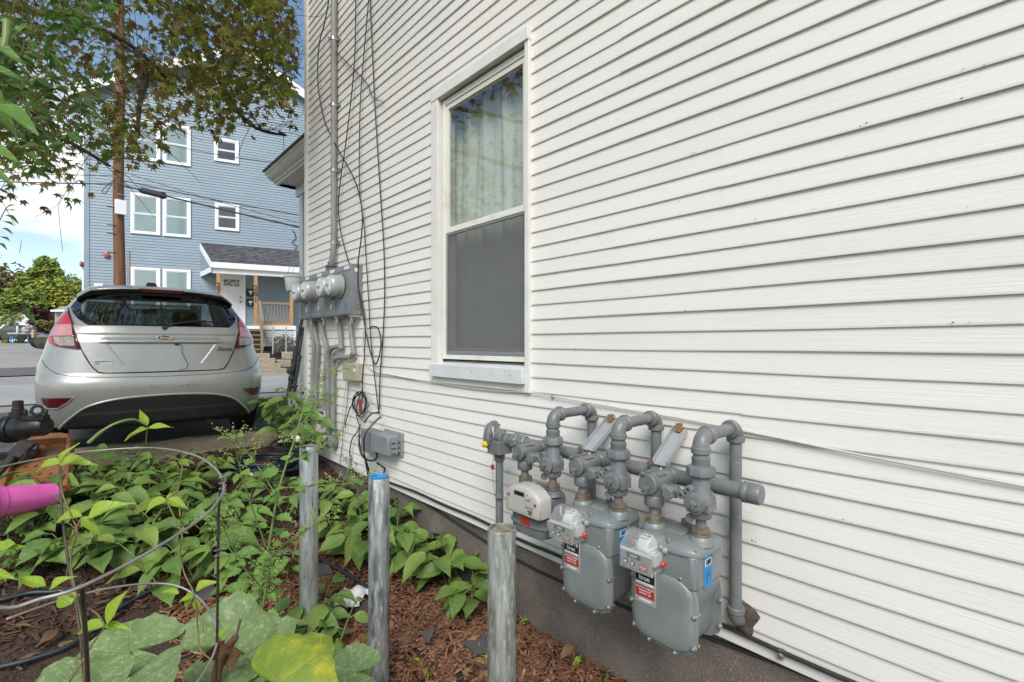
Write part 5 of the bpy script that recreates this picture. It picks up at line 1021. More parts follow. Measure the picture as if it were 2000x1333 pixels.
# front door
DZ = 2.16; m = M()
for a in ((2.66, 2.75), (3.52, 3.61)): bbox(m, a[0], a[1], DZ, 4.30, 0, .07)
bbox(m, 2.75, 3.52, 4.21, 4.30, 0, .07); dr = obj('front_door', m, MT['white'], bh)
m = M(); bbox(m, 2.755, 3.515, DZ+.02, 4.205, .0, .03); leaf = obj('door_leaf', m, mat('off_white_door', (.72,.71,.69), rough=.45), dr)
m = M(); bbox(m, 2.87, 3.40, 3.72, 3.98, .028, .045); obj('door_light', m, mat('leaded_glass', (.10,.13,.12), (.45,.5,.48), rough=.1, scale=14, lo=.45, hi=.55), dr)
for k in range(4): m = M(); bbox(m, 2.84+.17*k, 2.85+.17*k+.005, DZ+.3, 3.6, .029, .034); obj('door_groove', m, MT['trim_grey'], dr)
for zz_, r_ in ((3.12,.03), (3.30,.028)): obj('door_handle', M().lathe(B(3.44,zz_,.03), BN, [(r_,0),(r_,.02),(r_*.6,.03),(r_*.8,.06)], 10), MT['gap'], dr)
# porch roof
m = M(); pr = [(0,5.30),(1.50,4.50),(1.50,4.32),(0,4.80)]
PU0, PU1 = 2.22, 6.1
m.add([B(PU0-.12,5.33,0),B(PU1,5.33,0),B(PU1,4.46,1.62),B(PU0+.36,4.46,1.62),B(PU0-.12,5.26,0),B(PU1,5.26,0),B(PU1,4.40,1.62),B(PU0+.36,4.40,1.62)], [(0,1,2,3),(7,6,5,4),(0,3,7,4),(1,5,6,2),(2,6,7,3)]); po = obj('porch_roof', m, MT['shingle'], bh, smooth=False)
m = M()
for j in range(11):
    b = j/11; o = 1.62*b; z = 5.335-.87*b
    for k in range(26):
        a0 = PU0-.12+(PU1-PU0+.12)*(k+(.5 if j % 2 else 0))/26; a1 = a0+(PU1-PU0)/26-.012
        a0 = max(a0, PU0-.12+.48*(j+1)/11)
        if a0 > a1-.02: continue
        m.add([B(a0,z+.002,o),B(min(a1,PU1),z+.002,o),B(min(a1,PU1),z-.079+.016,o+.149),B(a0,z-.079+.016,o+.149)], [(0,1,2,3)])
obj('shingles', m, mat('mixed_grey_shingles', (.1,.1,.1), island=[(.055,.055,.06),(.12,.12,.125),(.085,.085,.09),(.15,.148,.148)], rough=.95, bump=.5, bscale=40), po, kind='stuff', smooth=False)
m = M(); bbox(m, PU0+.36, PU1, 4.20, 4.40, 1.58, 1.625); obj('fascia', m, MT['white'], po)
m = M(); bbox(m, PU0+.38, PU1-.04, 4.02, 4.19, 1.36, 1.50); obj('beam', m, MT['white'], po)
m = M(); bbox(m, PU0+.36, PU1-.03, 4.19, 4.205, 0, 1.58); obj('porch_ceiling', m, MT['white'], po)
P = [(0,4.24),(1.58,4.24),(1.58,4.40),(0,5.25)]; m = M(); m.prism([(.03,4.26),(1.40,4.26),(1.40,4.50),(.03,5.20)], lambda u, v, w: B(PU0-.08+.29*u+w, v, u), -.02, .02); obj('gable_end', m, MT['blue'], po, smooth=False)
m = M(); m.add([B(PU0-.14,5.31,.0),B(PU0+.335,4.43,1.625),B(PU0+.335,4.20,1.625),B(PU0-.14,5.08,0),B(PU0-.11,5.31,.0),B(PU0+.365,4.43,1.625),B(PU0+.365,4.20,1.625),B(PU0-.11,5.08,0)], [(0,1,2,3),(7,6,5,4),(0,4,5,1),(1,5,6,2),(2,6,7,3),(3,7,4,0)]); obj('rake_board', m, MT['white'], po, smooth=False)
m = M(); m.add([B(PU0-.12,4.03,0),B(PU0+.33,4.03,1.56),B(PU0+.33,4.22,1.56),B(PU0-.12,4.22,0),B(PU0-.08,4.03,0),B(PU0+.37,4.03,1.56),B(PU0+.37,4.22,1.56),B(PU0-.08,4.22,0)], [(0,1,2,3),(7,6,5,4),(0,4,5,1),(1,5,6,2),(2,6,7,3),(3,7,4,0)]); obj('side_beam', m, MT['white'], po)
# porch deck, posts, railing, steps, lattice
m = M(); bbox(m, 2.4, 5.35, 2.02, 2.14, 0, 1.55); obj('deck', m, MT['white'], bh)
posts = []
for u, dig in ((2.80, '279'), (3.99, '281'), (5.20, '')):
    m = M(); bbox(m, u-.06, u+.06, 2.14, 4.02, 1.38, 1.50); ps = obj('porch_post', m, MT['cedar'], bh)
    for k, ch in enumerate(dig): text(ch, ps, MT['gap'], B(u, (3.56, 3.34, 3.12)[k]+(.02 if u < 3 else -.02), 1.505), BD, (0,0,1), .26, ext=.006, bold=.004)
rl = M(); bbox(rl, 4.05, 5.14, 2.96, 3.04, 1.40, 1.49); bbox(rl, 4.05, 5.14, 2.25, 2.31, 1.42, 1.47); ra = obj('railing', rl, MT['deckwood'], bh)
for k in range(9): m = M(); bbox(m, 4.16+.108*k, 4.195+.108*k, 2.31, 2.96, 1.425, 1.465); obj('baluster', m, MT['deckwood'], ra)
for k in range(7): m = M(); bbox(m, 5.18, 5.22, 2.31, 2.96, .2+.17*k, .235+.17*k); obj('baluster', m, MT['cedar'], ra)
m = M(); bbox(m, 5.17, 5.24, 2.96, 3.03, .05, 1.40); bbox(m, 4.06, 5.2, 2.16, 2.24, 1.5, 1.54); obj('side_rail', m, MT['cedar'], ra)
def bar(m, a, b, w, h):
    a, b = Vector(a), Vector(b); d = b-a; s = BD*w; u = d.cross(s).normalized()*h; return m.obox((a+b)/2, d/2, s, u)
st = thing('porch_steps', 'wooden porch steps with a sloping handrail and stone treads to the pavement', 'steps', tuple(B(3.8,1.2,2)))
for k in range(5):
    m = M(); bbox(m, 3.25, 4.18, 1.98-.17*k-.04, 1.98-.17*k, 1.55+.26*k, 1.84+.26*k); obj('tread', m, MT['deckwood'], st)
m = M(); bar(m, B(3.22,2.0,1.5), B(3.22,1.05,2.95), .025, .10); bar(m, B(4.20,2.0,1.5), B(4.20,1.05,2.95), .025, .10); obj('stringer', m, MT['deckwood'], st)
m = M(); bar(m, B(4.12,3.06,1.46), B(4.20,2.26,2.72), .05, .03); bar(m, B(4.12,2.40,1.5), B(4.20,1.62,2.72), .03, .03); obj('handrail', m, MT['deckwood'], st)
m = M(); bbox(m, 4.16, 4.25, 1.15, 2.34, 2.68, 2.77); obj('newel_post', m, MT['deckwood'], st)
for k in range(7): f = (k+.5)/7; m = M(); p = B(4.13+.07*f, 2.72-.79*f-.0, 1.5+1.2*f); m.obox(p, BD*.016, BN*.016, (0,0,.34)); obj('baluster', m, MT['deckwood'], st)
for k in range(4): m = M(); bbox(m, 3.1, 4.45+.16*k, 1.15-.16*k-.17, 1.15-.16*k, 2.95+.36*k, 3.4+.36*k); obj('stone_tread', m, MT['stone'], st, bevel=.02)
m = M()
for k in range(26):
    for s in (-1, 1):
        u0 = 4.28+.105*k-.6; a = Vector((u0, 0, 1.45)); pts = [(u0+s*.55*t, 1.44+.55*t) for t in [i/30 for i in range(31)]]; pts = [q for q in pts if 4.26 <= q[0] <= 5.3]
        if len(pts) > 2: bar(m, B(pts[0][0], pts[0][1], 1.51+.004*s), B(pts[-1][0], pts[-1][1], 1.51+.004*s), .004, .020) if 0 else m.obox((B(*pts[0],1.51+.005*s)+B(*pts[-1],1.51+.005*s))/2, (B(*pts[-1],0)-B(*pts[0],0))/2, BN*.005, (B(*pts[-1],0)-B(*pts[0],0)).cross(BN).normalized()*.02)
obj('lattice', m, MT['white'], bh, smooth=False)
m = M(); bbox(m, 4.22, 5.36, 2.0, 2.16, 1.50, 1.56); bbox(m, 4.22, 5.36, 1.38, 1.46, 1.50, 1.54); bbox(m, 5.29, 5.36, 1.46, 2.0, 1.50, 1.54); obj('porch_skirt', m, MT['white'], bh)
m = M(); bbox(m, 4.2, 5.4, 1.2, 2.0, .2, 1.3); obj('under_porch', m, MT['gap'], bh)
for z, lb in ((3.36, 'upper black letterbox with white emblem beside the white door'), (2.96, 'lower black letterbox with white emblem beside the white door')):
    tb = thing('letterbox', lb, 'letterbox', tuple(B(3.74, z, .03)), 'letterboxes on the blue house'); m = M(); bbox(m, 3.60+.06, 3.92, z, z+.28, .02, .14); obj('case', m, MT['gap'], tb, bevel=.01)
    m = M(); m.prism([(3.72,z+.2),(3.86,z+.2),(3.84,z+.13),(3.80,z+.12),(3.82,z+.06),(3.76,z+.06),(3.78,z+.12),(3.74,z+.13)], lambda u, v, w: B(u, v, w), .1405, .146); obj('emblem', m, MT['white'], tb, smooth=False)
for u, z, o, lb in ((-.70, 4.62, .03, 'red alarm bell on the blue siding left of the pole'), (-1.36, 4.25, .0, 'red alarm strobe on the left edge of the blue house')):
    tag(obj('alarm_bell', M().lathe(B(u, z, o), BN if u > -1 else -BD, [(.09,0),(.10,.03),(.09,.07),(.04,.09)], 14), mat('faded_red_bell', (.42,.08,.07), rough=.5)), lb, 'alarm')
m = M(); bbox(m, -1.05, -.80, 3.50, 3.60, .024, .04); tag(obj('house_sign', m, MT['white']), 'small white plate low on the blue siding', 'sign')
m = M(); bbox(m, UL-.10, UL-.03, 1.4, ZE-.1, -.14, -.05); obj('downspout', m, MT['white'], bh)
m = M(); bbox(m, UL-.26, UL-.02, 2.6, 4.2, -2.2, -1.2); bbox(m, UL-.12, UL-.02, 5.4, 7.0, -2.4, -1.3); bbox(m, UL-.12, UL-.02, 8.2, 9.7, -2.4, -1.3); obj('side_window_frame', m, MT['white'], bh)
m = M(); bbox(m, UL-.35, UL-.03, 8.0, 9.9, -4.5, -1.6); obj('side_bay', m, MT['trim_grey'], bh)
# retaining wall, chain-link posts, dry shrubs
t = thing('stone_wall', 'low tan stone retaining wall right of the porch steps', 'wall', tuple(B(5.5,.9,3)))
rs = random.Random(2)
for k in range(9):
    for j in range(2):
        u0 = 4.62+.52*k+(.2 if j else 0); m = M(); bbox(m, u0, u0+.50, .66+.27*j, .66+.27*j+.262, 2.9+rs.uniform(0,.03), 3.28+rs.uniform(-.02,.03)); obj('stone', m, MT['stone'], t, bevel=.025)
cf = thing('chain_link_fence', 'grey chain-link fence with round posts in front of the porch lattice', 'fence', tuple(B(5,1.2,2.6)))
for u in (4.55, 4.98, 6.4): obj('fence_post', M().cyl(B(u,1.1,2.5), B(u,2.05,2.5), .028, 8).ball(B(u,2.06,2.5), .034, 8, 5), MT['galv_light'], cf)
obj('top_rail', M().cyl(B(4.55,1.98,2.5), B(6.4,1.98,2.5), .018, 6), MT['galv_light'], cf)
m = M()
for k in range(40):
    for s in (-1, 1):
        a, b = (4.55+.07*k-.85, 1.15), (4.55+.07*k-.85+s*.85, 2.0); pts = [(a[0]+(b[0]-a[0])*i/20, a[1]+(b[1]-a[1])*i/20) for i in range(21)]; pts = [p for p in pts if 4.55 <= p[0] <= 6.4]
        if len(pts) > 1: m.tube([B(*pts[0],2.5), B(*pts[-1],2.5)], .0022, 3, cap=False)
obj('wire_mesh', m, MT['galv_light'], cf, kind='stuff')

# ================================================================ utility pole and overhead wires
q = at(233, 560, 13.0); PX, PYY = q.x, q.y
t = thing('utility_pole', 'brown wooden utility pole with a white box in front of the blue house', 'utility pole', (PX, PYY, .5))
obj('pole', M().tube([(PX+.02*math.sin(k), PYY, .4+k*1.1) for k in range(12)], [.140-.004*k for k in range(12)], 18), MT['pole'], t)
a = at(224, 390, 12.8); b = at(242, 418, 12.8); m = M().box(a.x, a.x+.25, a.y-.06, a.y+.02, b.z, a.z); obj('white_box', m, MT['white'], t, bevel=.01)
m = M(); m.cyl((PX+.2, PYY-.05, .5), (PX+.2, PYY-.05, 4.0), .035, 8); obj('riser_conduit', m, MT['conduit'], t)
for z in (4.62, 4.40, 3.9, 5.1): obj('pole_step', M().cyl((PX-.26, PYY-.1, z), (PX+.02, PYY-.1, z), .012, 6), MT['gap'], t)
m = M(); [m.lathe((PX, PYY, 5.32+.14*k), (0,0,1), [(.120,0),(.127,.004),(.127,.022),(.120,.026)], 18) for k in range(2)]; obj('steel_band', m, MT['galv'], t)
def span(a, b, sag, r, label, mt='cable', grp='overhead wires'):
    P = []
    for k in range(25): f = k/24; p = a.lerp(b, f); p = Vector((p.x, p.y, p.z-sag*4*f*(1-f))); P.append(p)
    return tag(obj('overhead_wire', M().tube(P, r, 5), MT[mt], None, sharp=180), label, 'wire', grp)
A = Vector((PX, PYY-.12, 0))
def az(px, y, Z=13.0): return at(px, y, Z)
span(az(236,362,12.9), at(700,470,11.5), .02, .022, 'thick black overhead cable from the pole toward the white house')
span(az(236,352,12.9), at(690,438,11.8), .05, .012, 'thin black wire above the thick cable, right of the pole')
span(az(238,335,12.9), at(700,462,12.5), .1, .008, 'very thin overhead wire just under the two darker ones')
span(az(240,260,12.9), at(720,330,11.0), .2, .008, 'thin wire crossing the upper blue siding between the windows')
span(at(-400,330,16.0), az(232,360,12.9), .1, .016, 'black overhead cable running left from the pole over the lot')
span(at(-400,300,17.0), az(232,344,12.9), .15, .010, 'thin overhead wire left of the pole, above the black cable')
m = M(); p0, p1 = az(272,371,12.9), az(325,384,12.8); m.tube(smooth_pts([p0, p0.lerp(p1,.12), p0.lerp(p1,.3), p0.lerp(p1,.7), p0.lerp(p1,.9), p1], 4), [.02]+[.05]*3+[.085]*10+[.095]*3+[.05]*3+[.02], 10); tag(obj('splice_case', m, MT['black']), 'black splice case on the overhead cable right of the pole', 'cable splice')
tag(obj('cable_loop', M().tube(smooth_pts([az(232,345,12.8), az(215,365,12.7), az(206,378,12.7), az(200,372,12.7), az(225,350,12.8)], 6), .01, 5), MT['cable'], None, sharp=180), 'drooping loop of cable on the left of the pole', 'cable')
# ================================================================ leaves: one mesh per kind, shared
def uvmesh(m, uvs, name, mt, smooth=True):
    me = m.mesh(name, mt, 180, smooth); l = me.uv_layers.new(name='UVMap')
    vi = np.zeros(len(me.loops), dtype=np.int32); me.loops.foreach_get('vertex_index', vi)
    l.data.foreach_set('uv', np.asarray(uvs, dtype=np.float32)[vi].ravel()); return me
def ovate(name, mt, w=.5, n=9, peak=.35, fold=.18, droop=.25, serr=0.0, wave=.03, tip=1.6, heart=0.0, seed=0):
    r = random.Random(seed); vs = []; uv = []; cols = (-1, -.55, 0, .55, 1); k = len(cols)
    ph = r.random()*6
    for i in range(n+1):
        v = i/n; t = v/peak if v < peak else 1-(v-peak)/(1-peak)
        hw = (math.sin(min(1, t)*math.pi/2)**(.75 if v < peak else tip/1.3))*w/2 if 0 < v < 1 else 0.0
        if i == 0: hw = w*.03
        if i == n: hw = .004
        for u in cols:
            s = 1+serr*(1 if i % 2 else -1)*(abs(u) == 1)
            x = u*hw*s; back = -heart*abs(u)*max(0, 1-v/peak)
            vs.append((x, v+back, abs(x)*fold*2-droop*v*v+wave*math.sin(v*9+ph+u*2)*abs(u))); uv.append((.5+u*.5*(hw/(w/2) if w else 1)*.9, v))
    m = M(); m.add(vs, [(i*k+j, i*k+j+1, (i+1)*k+j+1, (i+1)*k+j) for i in range(n) for j in range(k-1)])
    return uvmesh(m, uv, name, mt)
def polar(name, mt, R, nr=5, ns=36, cup=.1, und=.06, uf=3, seed=0, off=0.0, uvs=.5, curl=0.0):
    vs = [(0,0,0)]; uv = [(.5,.5)]; r = random.Random(seed); ph = r.random()*6
    for i in range(1, nr+1):
        f = i/nr
        for j in range(ns):
            a = 2*math.pi*j/ns; q = R(a)*f; x, y = q*math.sin(a), q*math.cos(a)
            vs.append((x, y, cup*q*q+und*math.sin(uf*a+ph)*f*f+.4*und*math.sin(2.3*uf*a+2*ph)*f**3-curl*max(0, f-.6)**2*(1+math.sin(2*a+ph)))); uv.append((.5+x*uvs, .5+y*uvs))
    fs = [(0, 1+(j+1) % ns, 1+j) for j in range(ns)]+[(1+i*ns+j, 1+i*ns+(j+1) % ns, 1+(i+1)*ns+(j+1) % ns, 1+(i+1)*ns+j) for i in range(nr-1) for j in range(ns)]
    m = M(); m.add(vs, fs); return uvmesh(m, uv, name, mt)
LM = {}
LM['weed'] = [ovate('leaf', MT['weed'], w=.58, peak=.36, droop=.22+.1*k, serr=.035, heart=.03, seed=k, n=12, wave=.025) for k in range(3)]
LM['lime'] = [ovate('leaf', MT['lime'], w=.46, peak=.3, droop=.10+.16*k, fold=.28, seed=k, tip=1.8) for k in range(3)]
LM['vine'] = [ovate('leaf', MT['vine'], w=.42, peak=.4, droop=.2+.15*k, fold=.2, seed=k, n=6) for k in range(2)]
LM['goose'] = [ovate('leaf', MT['goose'], w=.62, peak=.38, droop=.25+.1*k, serr=.16, seed=k, n=9) for k in range(2)]
LM['big'] = [ovate('leaf', leaf_mat('bright_near_leaf', [(.10,.20,.03),(.14,.27,.05)], vein=(.22,.34,.1), trans=.3), w=.62, peak=.3, droop=.3, serr=.02, seed=3, n=12)]
LM['dry'] = [ovate('leaf', MT['dryleaf'], w=.5, peak=.4, droop=-.25, fold=.5, wave=.08, seed=k) for k in range(2)]
def pinnate():
    vs = []; uv = []; fs = []
    for k, (s, y, L, a) in enumerate([(0,.62,.42,0),(1,.55,.30,.9),(-1,.55,.30,.9),(1,.36,.32,1.05),(-1,.36,.32,1.05),(1,.18,.22,1.1),(-1,.18,.22,1.1)]):
        an = s*a; o = len(vs)
        for i in range(7):
            v = i/6; hw = [.008,.20,.26,.24,.17,.10,.004][i]*L*(1.18 if i % 2 else .85)
            for u in (-1, 0, 1):
                x, yy = u*hw, v*L; vs.append((x*math.cos(an)+yy*math.sin(an), y+yy*math.cos(an)-x*math.sin(an), .12*abs(x)-.3*v*v*L-.15*(y**2)*0)); uv.append((.5+u*.42, v))
        fs += [(o+i*3+j, o+i*3+j+1, o+i*3+j+4, o+i*3+j+3) for i in range(6) for j in range(2)]
    o = len(vs); vs += [(-.008,0,0),(.008,0,0),(.004,.7,-.0),(-.004,.7,-.0)]; uv += [(.5,0)]*4; fs.append((o,o+1,o+2,o+3))
    m = M(); m.add(vs, fs); return uvmesh(m, uv, 'leaf', MT['seedling'])
LM['seed'] = [pinnate()]
def Rsq(a): 
    a_ = (a+math.pi) % (2*math.pi)-math.pi
    return (1.0+.07*math.cos(5*a_)+.018*math.sin(19*a_)+.012*math.sin(31*a_+1))*(1-.80*math.exp(-((abs(a_)-math.pi)/.20)**2))*.5
LM['squash'] = [polar('leaf', MT['squash'], Rsq, 8, 72, .35, .035, 5, k, uvs=.95, curl=.35*k) for k in range(2)]
LM['squashyel'] = [polar('leaf', MT['squashyel'], Rsq, 8, 72, -.25, .03, 4, 5, uvs=.95, curl=.3)]
LOB = [(0,1.0),(.22,.52),(.32,.60),(.42,.40),(.80,.92),(.98,.50),(1.12,.55),(1.25,.36),(1.62,.62),(1.85,.36),(2.3,.40),(2.75,.28),(3.14,.14)]
def Rm(a):
    a = abs((a+math.pi) % (2*math.pi)-math.pi)
    for (p, q), (s, t_) in zip(LOB, LOB[1:]):
        if a <= s: return (q+(t_-q)*(a-p)/(s-p))*.62
    return .1
def maple(k):
    an = [0]+[a for a, _ in LOB[1:-1]]; an = [-a for a in reversed(an[1:])]+an+[math.pi]; vs = [(0,.25,0)]; uv = [(.5,.5)]; r = random.Random(k)
    for a in an:
        q = Rm(a); x, y = q*math.sin(a), .25+q*math.cos(a); vs.append((x, y, .25*abs(x)*(k % 2*2-1)*-1-.35*(q*q)*(1+k*.6)+r.uniform(-.04,.04))); uv.append((.5+x*.5, .1+y*.8))
    n = len(an); m = M(); m.add(vs, [(0, 1+(i+1) % n, 1+i) for i in range(n)]); return uvmesh(m, uv, 'leaf', MT['maple'])
LM['maple'] = [maple(k) for k in range(4)]
def put(name, me, parent, base, y, up, size, wid=1.0):
    """leaf object: base point, growing direction y, upper face towards up"""
    y = Vector(y).normalized(); up = Vector(up); z = up-y*up.dot(y); z = z.normalized() if z.length > 1e-5 else y.orthogonal().normalized(); x = y.cross(z)
    m = Matrix((x*size*wid, y*size, z*size)).transposed().to_4x4()
    o = bpy.data.objects.new(name, me); C.objects.link(o)
    m.translation = Vector(base)-(WLD[parent.name] if parent and parent.name in WLD else Vector())
    if parent: o.parent = parent
    o.matrix_local = m; return o
UPV = Vector((0,0,1)); TOCAM = Vector((-FW[0], -FW[1], 0))
# ---- leafy weeds
def weed(base, h, nst, lv, size, label, grp, kind='weed', mt='stem', spread=.6, seed=0, name='leafy_weed', cat='plant'):
    r = random.Random(seed); t = thing(name, label, cat, tuple(base), grp); m = M()
    for s in range(nst):
        a = 2*math.pi*(s+r.random()*.6)/nst; ln = h*r.uniform(.75, 1.1); sp = spread*r.uniform(.5, 1.1)*(0 if nst == 1 else 1)+r.uniform(0,.12)
        P = [Vector(base)+Vector((math.cos(a)*sp*ln*f**1.3, math.sin(a)*sp*ln*f**1.3, ln*(f-.12*f*f)-.02)) for f in [i/5 for i in range(6)]]
        m.tube(P, [.0055*(1-.13*i) for i in range(6)], 6)
        for k in range(lv):
            f = (.30+.70*(k+.7)/lv) if lv > 1 else 1; f = min(1, f); i = min(4, int(f*5)); p = P[i].lerp(P[i+1], f*5-i)
            b = a+(2.399*k if k < lv-1 else 0)+r.uniform(-.4,.4); q = p+Vector((math.cos(b), math.sin(b), .35))*size*.22
            m.tube([p, q], .0022, 4)
            d = Vector((math.cos(b), math.sin(b), r.uniform(-.35,.25))); up = Vector((r.uniform(-.35,.35), r.uniform(-.35,.35), 1))+TOCAM*r.uniform(.0,.6)
            put('leaf', r.choice(LM[kind]), t, q, d, up, size*r.uniform(.7,1.15)*(1.0 if f < .9 else .8), r.uniform(.85,1.1))
    obj('stem', m, MT[mt], t, sharp=180); return t
GW = 'broad-leaved weeds in the garden bed'
k = 0
LEFTW = [(60,1060,.30,.15),(120,1000,.30,.16),(180,1060,.36,.17),(230,1000,.30,.17),(300,1040,.34,.18),(345,1090,.34,.18),(400,1060,.34,.16),(260,1110,.30,.18),(200,1120,.28,.16),(380,1130,.30,.16),(320,1160,.28,.17),(150,1110,.26,.15),(430,1010,.25,.14),(340,980,.28,.16),
         (190,960,.22,.15),(270,960,.22,.15),(390,970,.24,.15),(90,1110,.22,.13),(440,1090,.26,.13),(20,1020,.26,.15)]
WD = ['hugging the pink pot on its near side', 'left of the front cage leg, by the lime leaves', 'just right of the tall front cage leg', 'in the middle of the patch under the wire arc', 'under the long sloping wire, right of centre', 'right under the sloping wire by the lime vine',
      'beyond the far rim where the wire curves', 'lowest one right of the front cage leg', 'low one left under the sloping wire', 'low one by the double hose', 'nearest one under the sloping wire above the squash', 'low one between the two lime leaf groups', 'by the thin right cage leg below the rim',
      'behind the hanging lime pair', 'at the lower right corner of the wooden tray', 'next to the timber edging, left part', 'next to the timber edging by the blue hose connector', 'at the left among the seedlings', 'against the thin right cage leg near the hose', 'at the far left edge in front of the pink pot']
for (a, b, h, s) in LEFTW:
    p = gp(a, b); weed(p, h*1.15, 3, 4+k % 2, s*1.2, 'broad green weed '+WD[k], GW, seed=k+1, spread=.55); k += 1
RIGHTW = [(705,1110,.34,.15,'beside the farthest bollard, partly behind the blue-topped one'),(770,1115,.38,.16,'just right of the blue-topped bollard'),(830,1120,.42,.17,'against the foundation left of the service riser'),(880,1150,.36,.17,'reaching out in front of the foundation wall'),(920,1190,.26,.16,'left of the near concrete-filled bollard'),(850,1030,.36,.14,'by the green bottle under the siding'),
          (740,1040,.34,.13,'under the grey utility boxes'),(690,1010,.30,.12,'at the foot of the wall near the hose tap'),(660,1060,.26,.13,'between the two farther bollards'),(620,1020,.28,.12,'behind the farthest bollard')]
for (a, b, h, s, lb) in RIGHTW:
    p = gp(a, b); p.x = min(p.x, 1.72); p.z = gz(p.x, p.y); weed(p, h*1.05, 3, 5, s*1.22, 'dark green broad-leaved weed '+lb, GW, seed=k+3, spread=.5, mt='stem'); k += 1
for (a, b, h, s, lb) in [(590,1290,.22,.12,'at the foot of the farthest bollard'),(650,1300,.24,.12,'low in the mulch left of the blue-topped bollard'),(540,1290,.20,.12,'behind the yellowing squash leaf'),(470,1170,.18,.11,'by the bend of the hose'),(705,1330,.18,.09,'small and pale beside the base of the blue-topped bollard')]:
    weed(gp(a, b), h, 3, 4, s, 'low green weed '+lb, GW, seed=k+3, spread=.8); k += 1
for (X, Y, h, s, lb) in [(1.64,5.30,.80,.21,'tallest leaf clump at the house corner below the black poles'),(1.64,5.0,.85,.20,'leaf clump in front of the conduits at the house corner'),(1.70,5.52,.50,.17,'small leaf clump at the very edge of the house corner, beyond the tallest'),(1.67,4.6,.72,.17,'leaf clump under the lower conduits')]:
    weed((X, Y, gz(X, Y) if Y < 5.6 else .56), h, 5, 5, s, 'broad-leaved '+lb, 'leafy clumps at the house corner', seed=k, spread=.35, name='leafy_clump'); k += 1
for (a, b, h, s, lb) in [(480,1040,.34,.14,'in the open mulch right of the wire cage'),(450,1130,.30,.15,'beside the hose bend right of the cage leg'),(560,1130,.28,.12,'at the foot of the tall seeding weed'),(555,1010,.30,.12,'behind the tall seeding weed by the hose coil'),(420,930,.26,.13,'near the timber edging, right part'),(500,960,.24,.11,'by the white scrap and hose coil'),
      (110,985,.30,.16,'in front of the wooden tray'),(250,930,.26,.16,'against the lower timber'),(335,935,.26,.15,'against the mossy timber right of centre'),(655,985,.34,.13,'between the farthest bollard and the hose tap'),(800,1075,.40,.16,'tallest of the weeds along the foundation'),(905,1105,.36,.16,'leaning on the foundation by the service riser'),(620,1230,.26,.14,'low and wide behind the farthest bollard foot')]:
    p = gp(a, b); p.x = min(p.x, 1.70); p.z = gz(p.x, p.y); weed(p, h, 3, 5, s, 'broad green weed '+lb, GW, seed=k+7, spread=.55); k += 1
SD = ['above the wire arc near the timber', 'tallest, against the timber, above the wire', 'beside the tall front cage leg', 'under the sloping wire left of centre', 'at the far left by the lowest lime leaf', 'directly left of the front cage leg, low', 'below the hanging lime pair', 'in front of the wooden tray', 'left edge below the pink pot', 'behind the thin lime vine stem']
# feathery seedlings (tomato-like)
for q, (a, b, h, s) in enumerate([(205,1000,.34,.17),(290,985,.36,.17),(110,1050,.34,.15),(240,1055,.34,.16),(60,1130,.30,.14),(130,1130,.30,.15),(395,1075,.30,.14),(175,940,.26,.15),(20,1090,.3,.14),(330,1060,.30,.15)]):
    weed(gp(a, b), h, 1, 7, s, 'light green feathery seedling '+SD[q], 'feathery seedlings in the bed', kind='seed', seed=q+50, name='feathery_seedling')
# small sprouts in the mulch
for q, (a, b, lb) in enumerate([(1140,1290,'near the concrete edge right of the near bollard'),(1180,1345,'at the bottom edge by the foundation'),(1040,1215,'tucked behind the near bollard'),(830,1310,'between the two front bollards'),(935,1285,'left of the near bollard by a slate')]):
    weed(gp(a, b), .06, 2, 2, .055, 'tiny yellow-green sprout in the mulch '+lb, 'tiny sprouts in the mulch', kind='lime', seed=q+90, name='sprout')
# ---- tall seeding weed
def tall_weed(pts, br, label, seed):
    r = random.Random(seed); P = smooth_pts(pts, 6); t = thing('tall_weed', label, 'plant', tuple(P[0])); m = M(); m.tube(P, [.0075*(1-.7*i/len(P)) for i in range(len(P))], 7)
    sd_ = M(); stems = [(P, .28, 1.0)]
    for b in br:
        Q = smooth_pts(b, 5); m.tube(Q, [.004*(1-.7*i/len(Q)) for i in range(len(Q))], 5); stems.append((Q, .1, .75))
    for Q, f0, sc in stems:
        n = int(22*sc)
        for k in range(n):
            f = f0+(1-f0)*k/n; i = min(len(Q)-2, int(f*(len(Q)-1))); p = Q[i].lerp(Q[i+1], f*(len(Q)-1)-i); a = 2.4*k+r.random()
            side = Vector((math.cos(a), math.sin(a), .25)); q = p+side*.022
            m.tube([p, q], .0015, 4)
            put('leaf', r.choice(LM['goose']), t, q, side+Vector((0,0,r.uniform(-.5,.2))), UPV+TOCAM*r.uniform(0,.8)+Vector((r.uniform(-.3,.3),)*3), (.085 if f < .55 else .055)*sc*r.uniform(.6,1.25)*(1.15-.5*f))
            if f > .45:
                e = q+side*.05+Vector((0,0,.035)); m.tube([p, e], .0012, 3)
                for c in range(9): g = p.lerp(e, .35+.65*c/8)+Vector((r.gauss(0,.006), r.gauss(0,.006), r.gauss(0,.006))); sd_.ball(g, r.uniform(.0022,.004), 5, 3)
    obj('stem', m, MT['stem'], t, sharp=180); obj('seed_clusters', sd_, mat('pale_green_seeds', (.30,.36,.10), island=[(.24,.32,.08),(.38,.42,.14),(.30,.36,.16)], rough=.7), t, kind='stuff')
g0 = gp(497, 1240); z0 = 2.30
